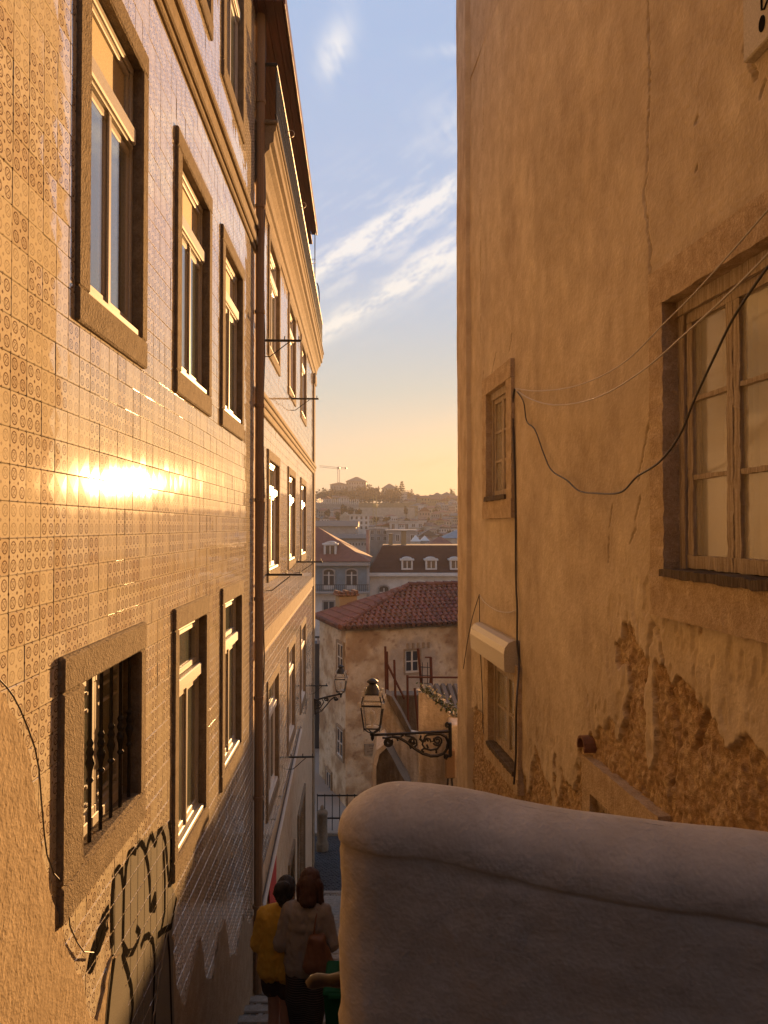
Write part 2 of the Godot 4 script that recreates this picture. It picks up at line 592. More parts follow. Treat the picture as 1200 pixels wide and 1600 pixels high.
	M.roof_grey = mat(Color(0.16, 0.15, 0.14), 0.85, T_stone, null, 0.3)
	M.wall_blue = mat(Color(0.22, 0.28, 0.32), 0.85, T_plaster, null, 0.2)
	M.wall_white = mat(Color(0.66, 0.63, 0.58), 0.85, T_plaster, null, 0.15)
	M.wall_grey = mat(Color(0.36, 0.34, 0.32), 0.85, T_plaster, null, 0.15)
	M.wall_beige = mat(Color(0.54, 0.46, 0.36), 0.85, T_plaster, null, 0.15)
	M.wall_pink = mat(Color(0.42, 0.28, 0.23), 0.85, T_plaster, null, 0.15)
	M.wall_ochre = mat(Color(0.40, 0.29, 0.15), 0.85, T_plaster, null, 0.15)
	M.wall_gap_shade = mat(Color(0.05, 0.055, 0.06), 0.85, T_plaster, null, 0.2)  # near-black: shade of the gap between houses is in the colour
	M.far_glass = mat(Color(0.035, 0.035, 0.04), 0.2)
	M.leaf = mat(Color(0.045, 0.055, 0.02), 0.7, null, null, 1.0, 1.0, true)
	M.leaf.albedo_color = Color(1, 1, 1)
	M.leaf.backlight_enabled = true
	M.leaf.backlight = Color(0.3, 0.3, 0.15)
	M.bark = mat(Color(0.09, 0.065, 0.045), 0.9)
	M.crane = mat(Color(0.35, 0.27, 0.10), 0.6)
	M.steel = mat(Color(0.20, 0.20, 0.20), 0.5)
	var g := StandardMaterial3D.new()
	g.albedo_color = Color(0.80, 0.84, 0.80, 0.10)
	g.transparency = BaseMaterial3D.TRANSPARENCY_ALPHA
	g.roughness = 0.03
	g.metallic_specular = 0.6
	g.cull_mode = BaseMaterial3D.CULL_DISABLED
	M.glass = g
	var g2 := StandardMaterial3D.new()
	g2.albedo_color = Color(0.92, 0.88, 0.78, 0.2)
	g2.transparency = BaseMaterial3D.TRANSPARENCY_ALPHA
	g2.roughness = 0.12
	g2.cull_mode = BaseMaterial3D.CULL_DISABLED
	M.old_glass = g2
	M.lamp_glass = g2.duplicate()
	M.lamp_glass.albedo_color = Color(0.92, 0.88, 0.80, 0.26)
	M.curtain = mat(Color(0.72, 0.66, 0.54), 0.9, T_grain, null, 3.0)
	M.blind = mat(Color(0.82, 0.72, 0.50), 0.8, T_grain, null, 2.0)
	M.silver = mat(Color(0.26, 0.25, 0.22), 0.8, T_grain, null, 3.0)
	M.black_paint = mat(Color(0.016, 0.014, 0.012), 0.9)
	M.skin = mat(Color(0.36, 0.19, 0.12), 0.55)
	M.skin.subsurf_scatter_enabled = true
	M.skin.subsurf_scatter_strength = 0.1
	M.yellow_cloth = mat(Color(0.76, 0.45, 0.05), 0.9, T_grain, N_fine, 6.0, 0.6)
	M.denim = mat(Color(0.34, 0.30, 0.27), 0.92, T_grain, N_fine, 6.0, 0.7)
	M.black_cloth = mat(Color(0.02, 0.017, 0.018), 0.9)
	M.print_cloth = mat(Color(0.065, 0.03, 0.024), 0.9, T_stone, null, 14.0)
	var stripe := Image.create(16, 64, false, Image.FORMAT_RGB8)
	for j in 64:
		for i in 16:
			stripe.set_pixel(i, j, Color(0.42, 0.38, 0.36) if j % 16 < 3 else Color(0.12, 0.10, 0.10))
	M.stripe = mat(Color(1, 1, 1), 0.9, tex_of(stripe), null, 12.5)
	M.hair_dark = mat(Color(0.014, 0.010, 0.008), 0.75)
	M.hair_red = mat(Color(0.075, 0.026, 0.012), 0.75, T_wood, null, 4.0)
	M.leather = mat(Color(0.19, 0.085, 0.045), 0.5, T_grain, N_fine, 5.0, 0.4)
	M.bin = mat(Color(0.006, 0.05, 0.024), 0.9)
	M.bin.metallic_specular = 0.2
	M.rail_wood = mat(Color(0.05, 0.022, 0.012), 0.5, T_wood, null, 4.0)
	for k in ["trim", "limestone", "mortar", "render_base", "pipe", "plaster", "plaster_plain", "surround_old", "silver", "black_paint"]:
		M[k].metallic_specular = 0.22   # chalky, dusty surfaces
		M[k].roughness = 0.95
	M.black_paint.metallic_specular = 0.0
	M.red_sign = mat(Color(0.38, 0.025, 0.02), 0.6)
	M.clay = mat(Color(0.30, 0.14, 0.075), 0.85, T_stone, N_fine, 3.0, 0.6)

func tile_image(strength: float) -> Image:
	var s := 256
	var img := Image.create(s, s, false, Image.FORMAT_RGB8)
	var base := Color(0.72, 0.65, 0.52)
	var ink := Color(0.135, 0.075, 0.06)
	var n := noise(31, 0.05, 3)
	for j in s:
		for i in s:
			var u := fposmod(i * 2.0 / s, 1.0) - 0.5
			var v := fposmod(j * 2.0 / s, 1.0) - 0.5
			var r := sqrt(u * u + v * v)
			var k := 0.0
			k = maxf(k, smoothstep(0.045, 0.02, absf(r - 0.31) * 0.85))                    # ring
			if r < 0.29:
				k = maxf(k, 0.85 * smoothstep(0.045, 0.02, absf(u - v) * 0.707))
				k = maxf(k, 0.85 * smoothstep(0.045, 0.02, absf(u + v) * 0.707) * step01(r - 0.13))
				k = maxf(k, 0.7 * smoothstep(0.03, 0.01, absf(r - 0.17)))
			var uu := 0.5 - absf(u)
			var vv := 0.5 - absf(v)
			var q := sqrt(uu * uu + vv * vv)                                         # star at the corners
			k = maxf(k, smoothstep(0.13, 0.09, q + 0.35 * minf(uu, vv)))
			k = maxf(k, 0.8 * smoothstep(0.045, 0.02, sqrt(uu * uu + v * v)))
			k = maxf(k, 0.8 * smoothstep(0.045, 0.02, sqrt(u * u + vv * vv)))
			k *= strength * (0.92 + 0.25 * n.get_noise_2d(i, j))
			var c := base.lerp(ink, clampf(k, 0.0, 0.95))
			img.set_pixel(i, j, c.linear_to_srgb())
	return img

func step01(x: float) -> float:
	return 1.0 if x > 0.0 else 0.0

# ------------------------------------------------------------------ ground
const LAND := -1.6
func ground_y(z: float) -> float:
	# the floor at z metres ahead
	if z < 1.25: return LAND
	if z < 6.6: return lerpf(LAND, -4.6, (z - 1.25) / 5.35)
	if z < 19.4: return lerpf(-4.6, -9.2, (z - 6.6) / 12.8)
	return -9.2

func left_x(z: float) -> float:
	return -LD - 0.0266 * z if z < 9.4 else -LD - 0.25 - 0.0333 * (z - 9.4)

func right_x(z: float) -> float:
	return 2.0 - 0.105 * z

func build_ground():
	# landing behind and under the camera
	var st := mb()
	box(st, Vector3(-1.6, LAND - 0.3, -1.25), Vector3(3.4, LAND, 9.0))
	structure(part("landing", st, M.kerb))
	# the stairs: each step has a stone nosing and a cobbled tread
	var stairs := Node3D.new()
	stairs.name = "stairs"
	structure(stairs)
	add_child(stairs)
	var stones := mb()
	stones.set_color(Color(1, 1, 1))
	var z := 1.25
	while z < 19.3:
		var run := 0.314 if z < 6.5 else 0.42
		var y0 := ground_y(z)
		var y := ground_y(z + run)
		var xl := left_x(z) - 0.02
		var xr := right_x(z) + 0.02 if z < 9.8 else 1.4
		var s := mb()
		box(s, Vector3(xl, y - 0.35, -z - run), Vector3(xr, y - 0.012, -z))
		part("step", s, M.mortar, stairs)
		var nz := mb()
		box(nz, Vector3(xl, y - 0.14, -z - run - 0.012), Vector3(xr, y + 0.012, -z - run + 0.115), 0.012)
		part("step_nosing", nz, M.kerb, stairs)
		# cobbles
		var rows := int((run - 0.13) / 0.075)
		for r in rows:
			var x := maxf(xl, -1.9) + rng.randf() * 0.05
			while x < minf(xr, 0.9):
				var w := rng.randf_range(0.062, 0.095)
				var d := (run - 0.125) / rows
				var tone := rng.randf_range(0.55, 1.15)
				if rng.randf() < 0.16: tone *= 0.3
				stones.set_color(Color(tone, tone * 0.98, tone * 0.95))
				var zz := z + 0.012 + d * r
				var h := y + rng.randf_range(-0.006, 0.008)
				var q := 0.012
				var a := Vector3(x, y - 0.02, -zz)
				var b := Vector3(x + w - 0.008, y - 0.02, -zz - d + 0.008)
				var p := [Vector3(a.x, a.y, a.z), Vector3(b.x, a.y, a.z), Vector3(b.x, a.y, b.z), Vector3(a.x, a.y, b.z)]
				var u := [Vector3(a.x + q, h, a.z - q), Vector3(b.x - q, h, a.z - q), Vector3(b.x - q, h, b.z + q), Vector3(a.x + q, h, b.z + q)]
				quad(stones, u[0], u[1], u[2], u[3])
				for k in 4:
					quad(stones, p[k], p[(k + 1) % 4], u[(k + 1) % 4], u[k])
				x += w
		z += run
	var cob := part("cobblestones", stones, M.cobble)
	tag(cob, "small grey and white cobblestones set in the stair treads", "cobblestones")
	cob.set_meta("kind", "stuff")
	# the cross street at the bottom, and the pavement beyond it
	var rd := mb()
	prism(rd, PackedVector2Array([Vector2(19.2, -9.9), Vector2(24.2, -9.9), Vector2(24.2, -9.66), Vector2(19.2, -9.27)]), -14.0, 14.0, Transform3D(Basis(Vector3(0, 0, -1), Vector3.UP, Vector3(1, 0, 0)), Vector3.ZERO))
	structure(part("road", rd, M.asphalt))
	var kb := mb()
	box(kb, Vector3(-14, -9.9, -24.5), Vector3(14, -9.55, -24.2), 0.02)
	structure(part("kerb", kb, M.kerb))
	var pv := mb()
	box(pv, Vector3(-14, -10.4, -60.0), Vector3(14, -9.75, -24.5))
	structure(part("pavement", pv, M.cobble))
	# dark basalt setts on the road
	var se := mb()
	var sr := RandomNumberGenerator.new()
	sr.seed = 8
	for j in 48:
		for i in 40:
			var x0 := -2.9 + i * 0.105 + (0.05 if j % 2 else 0.0) + sr.randf_range(-0.006, 0.006)
			var z0 := 19.32 + j * 0.1
			var yy := lerpf(-9.27, -9.66, (z0 - 19.2) / 5.0) + sr.randf_range(0.004, 0.016)
			var f := sr.randf_range(0.5, 1.4) * (2.6 if sr.randf() < 0.06 else 1.0)
			se.set_color(Color(f, f, f * 1.04))
			var q := 0.012
			var a := Vector3(x0, yy - 0.03, -z0)
			var b := Vector3(x0 + 0.097, yy - 0.03, -z0 - 0.092)
			var p := [a, Vector3(b.x, a.y, a.z), b, Vector3(a.x, a.y, b.z)]
			var u := [Vector3(a.x + q, yy, a.z - q), Vector3(b.x - q, yy, a.z - q), Vector3(b.x - q, yy, b.z + q), Vector3(a.x + q, yy, b.z + q)]
			quad(se, u[0], u[1], u[2], u[3])
			for k in 4: quad(se, p[k], p[(k + 1) % 4], u[(k + 1) % 4], u[k])
	var setts := part("road_setts", se, M.sett)
	tag(setts, "dark basalt setts paving the cross street", "setts")
	setts.set_meta("kind", "stuff")
	# the land: down into the valley and up the hill
	var zs := [24.0, 60.0, 90.0, 120.0, 160.0, 200.0, 230.0, 260.0, 300.0, 340.0, 380.0, 420.0, 480.0, 620.0]
	var me := grid_mesh(40, zs.size() - 1, func(i, j):
		var zz: float = zs[j]
		var x: float = (i - 20) / 20.0 * (60.0 + zz * 0.75)
		return Vector3(x, land_y(x, zz), -zz))
	var land := mesh_node("terrain", me, M.soil)
	structure(land)
	var lo := mb()
	quad(lo, Vector3(-900, -14, 60), Vector3(900, -14, 60), Vector3(900, -14, -1000), Vector3(-900, -14, -1000))
	structure(part("ground", lo, M.soil))

func land_y(x: float, z: float) -> float:
	if z < 61.0: return -10.6
	var pts := [[61.0, -12.5], [110.0, -12.0], [150.0, -8.0], [200.0, -1.5], [250.0, 3.5], [300.0, 8.0], [360.0, 12.0], [410.0, 13.0], [480.0, 6.0], [620.0, -13.0]]
	var y := -13.0
	for k in pts.size() - 1:
		if z >= pts[k][0] and z <= pts[k + 1][0]:
			y = lerpf(pts[k][1], pts[k + 1][1], (z - pts[k][0]) / (pts[k + 1][0] - pts[k][0]))
	# the hill falls away to the right and ends at the sides
	if z > 130.0:
		y -= clampf((x + 10.0) / 50.0, 0.0, 1.0) * 4.0 * smoothstep(130.0, 300.0, z)
	return y

# ------------------------------------------------------------------ the tiled house
const TS := 0.14
const TILE_Y0 := -0.044
const TILE_X0 := 2.889
var plaster_patch := PackedVector2Array()

func frame_ring(st: SurfaceTool, o: Rect2, i: Rect2, z0: float, z1: float, c := 0.008, wob := 0.0):
	# four stones round an opening: head, foot and two jambs
	box(st, Vector3(o.position.x, i.end.y, z0), Vector3(o.end.x, o.end.y, z1), c)
	box(st, Vector3(o.position.x, o.position.y, z0), Vector3(o.end.x, i.position.y, z1 + wob), c)
	box(st, Vector3(o.position.x, i.position.y, z0), Vector3(i.position.x, i.end.y, z1 - 0.002), c)
	box(st, Vector3(i.end.x, i.position.y, z0), Vector3(o.end.x, i.end.y, z1 - 0.002), c)

func sash(st: SurfaceTool, r: Rect2, w: float, z0: float, z1: float, c := 0.005):
	box(st, Vector3(r.position.x, r.end.y - w, z0), Vector3(r.end.x, r.end.y, z1), c)
	box(st, Vector3(r.position.x, r.position.y, z0), Vector3(r.end.x, r.position.y + w * 1.3, z1), c)
	box(st, Vector3(r.position.x, r.position.y + w * 1.3, z0), Vector3(r.position.x + w, r.end.y - w, z1 - 0.002), c)
	box(st, Vector3(r.end.x - w, r.position.y + w * 1.3, z0), Vector3(r.end.x, r.end.y - w, z1 - 0.002), c)

func pane(parent: Node, r: Rect2, z: float, m: Material):
	var g := mb()
	box(g, Vector3(r.position.x, r.position.y, z - 0.002), Vector3(r.end.x, r.end.y, z + 0.002))
	part("pane", g, m, parent)

func town_window(parent: Node, o: Rect2, i: Rect2, blind: bool, proud := 0.024, white := true, name_ := "window", two_tone := false):
	# a tall window: stone surround, transom light, wide rail, two casements
	var w := group_node(name_, parent)
	var f := mb()
	frame_ring(f, o, i, -0.20, proud, 0.010)
	part("stone_surround", f, M.limestone, w)
	var wm: Material = M.paint_white if white else M.paint_cream
	var zf := proud - 0.062            # face of the joinery
	var u := mb()
	sash(u, i, 0.045, zf - 0.06, zf, 0.006)
	var ty := i.end.y - 0.27 * i.size.y
	part("window_frame", u, wm, w)
	var rl := mb()
	box(rl, Vector3(i.position.x + 0.045, ty - 0.05, zf - 0.05), Vector3(i.end.x - 0.045, ty + 0.045, zf + 0.030), 0.008)
	box(rl, Vector3(i.position.x + 0.045, ty - 0.068, zf - 0.05), Vector3(i.end.x - 0.045, ty - 0.052, zf + 0.012), 0.003)
	part("transom_rail", rl, wm, w)
	var cx := i.get_center().x
	var top := Rect2(i.position.x + 0.05, ty + 0.05, i.size.x - 0.10, i.end.y - ty - 0.10)
	var tl := mb()
	sash(tl, top, 0.035, zf - 0.045, zf - 0.012, 0.005)
	part("transom_light", tl, wm, w)
	if not blind:
		pane(w, top.grow(-0.03), zf - 0.03, M.glass)
	else:
		var b := mb()
		box(b, Vector3(top.position.x + 0.02, top.position.y + 0.01, zf - 0.040), Vector3(top.end.x - 0.02, top.end.y - 0.01, zf - 0.032))
		part("blind", b, M.blind, w)
	for s in [0, 1]:
		var r := Rect2(i.position.x + 0.048 if s == 0 else cx + 0.002, i.position.y + 0.05, cx - i.position.x - 0.05, ty - 0.07 - i.position.y - 0.05)
		var cs := mb()
		sash(cs, r, 0.046, zf - 0.045, zf - 0.008, 0.007)
		part("casement", cs, wm, w)
		pane(w, r.grow(-0.04), zf - 0.016, M.glass)
	var ms := mb()
	box(ms, Vector3(cx - 0.022, i.position.y + 0.05, zf - 0.008), Vector3(cx + 0.022, ty - 0.07, zf + 0.006), 0.006)
	part("meeting_stile", ms, wm, w)
	var sl := mb()
	box(sl, Vector3(i.position.x + 0.005, i.position.y + 0.001, zf - 0.02), Vector3(i.end.x - 0.005, i.position.y + 0.045, zf + 0.045), 0.008)
	part("sill", sl, wm, w)
	return w

func build_tiled_house():
	var h := thing("tiled_house", "house clad in cream patterned glazed tiles with stone framed windows", "house", LW)
	var wins := []   # [outer, inner]
	var mk := func(x0, x1, y0, y1, jl, jr, jb, jt):
		var o := Rect2(x0, y0, x1 - x0, y1 - y0)
		wins.append([o, Rect2(x0 + jl, y0 + jb, x1 - x0 - jl - jr, y1 - y0 - jb - jt)])
	# first floor, ground floor, second floor (partly above the picture)
	mk.call(3.52, 4.64, 0.95, 2.85, 0.15, 0.11, 0.165, 0.13)
	mk.call(5.38, 6.62, 0.945, 2.84, 0.14, 0.12, 0.165, 0.14)
	mk.call(7.12, 8.42, 0.94, 2.83, 0.15, 0.13, 0.165, 0.14)
	mk.call(3.36, 4.64, -1.74, -0.57, 0.26, 0.11, 0.17, 0.16)
	mk.call(5.38, 6.56, -2.48, -0.575, 0.12, 0.12, 0.14, 0.155)
	mk.call(7.18, 8.42, -2.47, -0.575, 0.15, 0.12, 0.15, 0.155)
	mk.call(3.52, 4.64, 4.22, 6.1, 0.15, 0.11, 0.165, 0.14)
	mk.call(5.38, 6.62, 4.22, 6.1, 0.14, 0.12, 0.165, 0.14)
	mk.call(7.12, 8.42, 4.22, 6.1, 0.15, 0.13, 0.165, 0.14)
	var holes := []
	for w in wins:
		holes.append(w[1].grow(0.03))
	var st := mb()
	wall_with_holes(st, -7.0, 9.4, -6.6, 8.6, -0.32, -0.009, holes)
	part("wall", st, M.mortar, h)
	# back, sides and roof close the house
	var sh := mb()
	box(sh, Vector3(-7.0, -6.6, -6.2), Vector3(9.4, 8.6, -6.0))
	box(sh, Vector3(-7.2, -6.6, -6.2), Vector3(-7.0, 8.6, -0.32))
	box(sh, Vector3(9.2, -6.6, -6.0), Vector3(9.4, 8.6, -0.33))
	box(sh, Vector3(-7.2, 8.6, -6.2), Vector3(9.4, 8.75, 0.25))
	part("shell", sh, M.plaster_plain, h)
	# where tiles have gone and the base is rendered
	for p in [[-2.0, -7.0], [-2.0, 0.35], [1.6, 0.2], [2.35, -0.20], [2.62, -0.42], [2.80, -0.59], [2.93, -0.72], [3.05, -0.90], [3.12, -1.1], [3.17, -1.31], [3.26, -1.48], [3.30, -1.60], [3.39, -1.72], [3.50, -1.92], [3.64, -2.12], [3.74, -2.36], [3.86, -2.46], [3.98, -2.33], [4.08, -2.25], [4.20, -2.32], [4.34, -2.62], [4.44, -3.0], [4.62, -3.22], [4.86, -3.18], [5.06, -2.90], [5.24, -2.75], [5.38, -2.86], [5.5, -3.25], [5.75, -3.55], [6.05, -3.42], [6.3, -3.3], [6.5, -3.75], [6.85, -4.0], [7.15, -3.75], [7.4, -3.72], [7.7, -4.25], [8.1, -4.45], [8.6, -4.3], [9.0, -4.6], [9.4, -4.7], [9.4, -7.0]]:
		plaster_patch.append(Vector2(p[0], p[1]))
	var dense := PackedVector2Array()
	var jn := noise(41, 6.0, 3)
	for k in plaster_patch.size():
		var a := plaster_patch[k]
		var b := plaster_patch[(k + 1) % plaster_patch.size()]
		var steps := maxi(1, int(a.distance_to(b) / 0.035)) if b.y > -5.5 and a.y > -5.5 and a.x > 1.0 else 1
		for q in steps:
			var p := a.lerp(b, float(q) / steps)
			if steps > 1:
				p += Vector2(jn.get_noise_2d(p.x, p.y), jn.get_noise_2d(p.x + 50.0, p.y)) * 0.035
			dense.append(p)
	plaster_patch = dense
	var pp := mb()
	prism(pp, plaster_patch, -0.0085, 0.013)
	part("render_patch", pp, M.render_base, h)
	# tiles
	var inner := []
	for w in wins:
		inner.append(w[1].grow(0.004))
	var cells := []
	for j in range(-34, 62):
		for i in range(-28, 47):
			var r := Rect2(TILE_X0 + i * TS, TILE_Y0 + j * TS, TS, TS)
			if r.end.x > 9.33:
				continue
			if r.position.y + TS > 3.36 and r.position.y < 3.66 and r.get_center().y > 3.38 and r.get_center().y < 3.64:
				continue
			var ok := true
			for q in inner:
				if q.intersects(r): ok = false
			if not ok: continue
			if Geometry2D.is_point_in_polygon(r.get_center(), plaster_patch) and Geometry2D.is_point_in_polygon(r.position, plaster_patch) and Geometry2D.is_point_in_polygon(r.end, plaster_patch): continue
			cells.append(r)
	# the 300 that show largest are parts of their own
	var seen := []
	var rest := []
	var hid := []
	for w in wins: hid.append(w[0])
	for r in cells:
		var c: Vector2 = r.get_center()
		var cov := Geometry2D.is_point_in_polygon(c, plaster_patch)
		for q in hid:
			if q.has_point(c): cov = true
		var d := c.x
		var py := 823.0 - c.y * F / maxf(d, 0.1)
		var px := 568.0 - LD * F / maxf(d, 0.1)
		if d > 2.0 and not cov and py > -20 and py < 1620 and px > -15:
			seen.append(r)
		else:
			rest.append(r)
	seen.sort_custom(func(a, b): return a.position.x < b.position.x if absf(a.position.x - b.position.x) > 0.01 else a.position.y < b.position.y)
	for k in range(300, seen.size()):
		rest.append(seen[k])
	var shapes := []
	for k in 4:
		shapes.append(one_tile(k))
	var tr := RandomNumberGenerator.new()
	tr.seed = 99
	var fade := noise(44, 0.9, 2)
	for k in mini(300, seen.size()):
		var c: Vector2 = seen[k].get_center()
		var b := Basis.from_euler(Vector3(tr.randfn(0, 0.0032), tr.randfn(0, 0.0055), tr.randi_range(0, 3) * PI / 2 + tr.randfn(0, 0.004)))
		mesh_node("tile", shapes[tr.randi_range(0, 3)], M["tile%d" % ([0, 0, 1, 2][tr.randi_range(0, 3)] if tr.randf() + 0.55 * fade.get_noise_2d(c.x, c.y) > 0.36 else 3)], h, Transform3D(b, Vector3(c.x, c.y, tr.randf_range(-0.001, 0.001))))
	var worn := []
	var crisp := []
	for r in rest:
		var c: Vector2 = r.get_center()
		if tr.randf() + 0.55 * fade.get_noise_2d(c.x, c.y) > 0.36: crisp.append(r)
		else: worn.append(r)
	mesh_node("tile_cladding", tile_field(crisp, tr), M.tile_many, h).set_meta("kind", "stuff")
	mesh_node("worn_tile_cladding", tile_field(worn, tr), M.tile_many_faded, h).set_meta("kind", "stuff")
	# a thin wire runs along the broken edge of the tiles
	var ew := mb()
	var ep := []
	for p in [[-60, 40], [0, 100], [30, 140], [60, 195], [98, 285], [130, 375], [148, 470], [158, 600], [172, 760], [184, 850], [215, 935], [275, 1000], [288, 1170], [320, 1240], [352, 1285], [395, 1288]]:
		var q := crop3(p[0] + 6, p[1] - 6)
		ep.append(Vector3(q.x, q.y, 0.018))
	tube(ew, ep, 0.0035, 5)
	part("cable", ew, M.cable, h)
	# string course between the floors
	var sc := mb()
	for z in [[3.36, 3.42, 0.020], [3.42, 3.52, 0.045], [3.52, 3.62, 0.028], [3.62, 3.69, 0.06]]:
		box(sc, Vector3(-7.0, z[0], -0.05), Vector3(9.42, z[1], z[2]), 0.012)
	part("string_course", sc, M.trim, h)
	# windows
	for k in wins.size():
		if k == 3: continue
		town_window(h, wins[k][0], wins[k][1], k in [0, 1, 2], 0.024)
	# the barred window
	var bw := group_node("barred_window", h)
	var wo: Rect2 = wins[3][0]
	var wi: Rect2 = wins[3][1]
	var f := mb()
	frame_ring(f, wo, wi, -0.22, 0.030, 0.012)
	part("stone_surround", f, M.limestone, bw)
	var wf := mb()
	sash(wf, wi, 0.05, -0.125, -0.075)
	part("window_frame", wf, M.paint_white, bw)
	for s in [0, 1]:
		var cw := wi.size.x * 0.5
		var r := Rect2(wi.position.x + 0.03 + s * (cw - 0.03), wi.position.y + 0.05, cw - 0.03, wi.size.y - 0.09)
		var cs := mb()
		sash(cs, r, 0.045, -0.115, -0.083)
		for q in [0.12, 0.24, 0.76, 0.88]:   # small lights at head and foot
			box(cs, Vector3(r.position.x + 0.04, r.position.y + r.size.y * q - 0.008, -0.110), Vector3(r.end.x - 0.04, r.position.y + r.size.y * q + 0.008, -0.090), 0.002)
		for q in [0.33, 0.66]:
			for e in [0.06, 0.82]:
				box(cs, Vector3(r.position.x + r.size.x * q - 0.008, r.position.y + r.size.y * e, -0.109), Vector3(r.position.x + r.size.x * q + 0.008, r.position.y + r.size.y * (e + 0.14), -0.091), 0.002)
		part("casement", cs, M.paint_white, bw)
		pane(bw, r.grow(-0.035), -0.100, M.glass)
	var bl := mb()
	box(bl, Vector3(wi.position.x + 0.02, wi.position.y + 0.02, -0.150), Vector3(wi.end.x - 0.02, wi.end.y - 0.02, -0.142))
	part("blind", bl, M.blind, bw)
	var ss := mb()
	box(ss, Vector3(wi.position.x - 0.01, wi.position.y - 0.01, -0.12), Vector3(wi.end.x + 0.01, wi.position.y + 0.012, 0.022), 0.008)
	part("sill", ss, M.limestone, bw)
	for k in 6:
		var x := lerpf(wi.position.x + 0.055, wi.end.x - 0.055, k / 5.0)
		var b := mb()
		lathe(b, [[0.0, wi.position.y + 0.005], [0.010, wi.position.y + 0.005], [0.010, wi.position.y + 0.30], [0.020, wi.position.y + 0.315], [0.011, wi.position.y + 0.33], [0.013, wi.position.y + 0.36], [0.024, wi.position.y + 0.40], [0.014, wi.position.y + 0.43], [0.021, wi.position.y + 0.455], [0.013, wi.position.y + 0.48], [0.019, wi.position.y + 0.50], [0.010, wi.position.y + 0.52], [0.010, wi.end.y], [0.0, wi.end.y]], Vector3(x, 0, -0.025), 8)
		part("bar", b, M.iron, bw)
	build_graffiti(h, cells)
	# rainwater pipe at the joint of the two houses
	var dp := mb()
	var pts := []
	for y in [-5.6, -2.0, 2.0, 5.0, 8.6]:
		pts.append(Vector3(9.36, y, 0.062))
	tube(dp, pts, 0.052, 10)
	for y in [-4.6, -3.3, -2.1, -0.9, 0.3, 1.45, 2.6, 3.9, 5.2]:
		lathe(dp, [[0.05, y], [0.064, y + 0.005], [0.064, y + 0.045], [0.05, y + 0.05]], Vector3(9.36, 0, 0.062), 10)
	part("drainpipe", dp, M.pipe, h)
	# loose cable fixed along the pipe
	var cb := mb()
	var cp := []
	for k in 40:
		var y := lerpf(6.4, -4.0, k / 39.0)
		cp.append(Vector3(9.44 + 0.012 * sin(k * 1.7) + (0.05 * exp(-pow((y + 1.7) / 0.35, 2.0))), y, 0.10 + 0.01 * sin(k * 0.9)))
	tube(cb, cp, 0.009, 5)
	part("cable", cb, M.cable, h)

func one_tile(k: int) -> Mesh:
	var st := mb()
	tile_into(st, Transform3D.IDENTITY, k * 7 + 3)
	st.generate_normals()
	st.generate_tangents()
	return st.commit()

func tile_into(st: SurfaceTool, t: Transform3D, turn: int):
	# one glazed tile: a face with softened edges, slightly pillowed
	var h := TS * 0.5 - 0.0008
	var i := h - 0.0024
	var z := 0.0
	var c := [Vector2(-1, -1), Vector2(1, -1), Vector2(1, 1), Vector2(-1, 1)]
	for k in 4:
		var a: Vector2 = c[k]
		var b: Vector2 = c[(k + 1) % 4]
		# bevel
		tv(st, t, a * h, z - 0.0035, turn); tv(st, t, b * i, z, turn); tv(st, t, b * h, z - 0.0035, turn)
		tv(st, t, a * h, z - 0.0035, turn); tv(st, t, a * i, z, turn); tv(st, t, b * i, z, turn)
		# pillowed face
		tv(st, t, a * i, z, turn); tv(st, t, Vector2.ZERO, z + 0.00035, turn); tv(st, t, b * i, z, turn)

func tv(st: SurfaceTool, t: Transform3D, p: Vector2, z: float, _turn: int):
	st.set_uv(Vector2(p.x / TS + 0.5, 0.5 - p.y / TS))
	st.add_vertex(t * Vector3(p.x, p.y, z))

func tile_field(cells: Array, tr: RandomNumberGenerator) -> Mesh:
	var st := mb()
	for r in cells:
		var c: Vector2 = r.get_center()
		var f: float = [1.0, 1.0, 0.97, 0.945][tr.randi_range(0, 3)]
		st.set_color(Color(f, f * 0.99, f * 0.975))
		var b := Basis.from_euler(Vector3(tr.randfn(0, 0.0032), tr.randfn(0, 0.0055), tr.randi_range(0, 3) * PI / 2))
		tile_into(st, Transform3D(b, Vector3(c.x, c.y, tr.randf_range(-0.001, 0.001))), 0)
	st.generate_normals()
	st.generate_tangents()
	return st.commit()

func crop3(x: float, y: float) -> Vector2:
	return on_wall(LW, x * 0.35, 1040.0 + y * 0.35, 0.0)

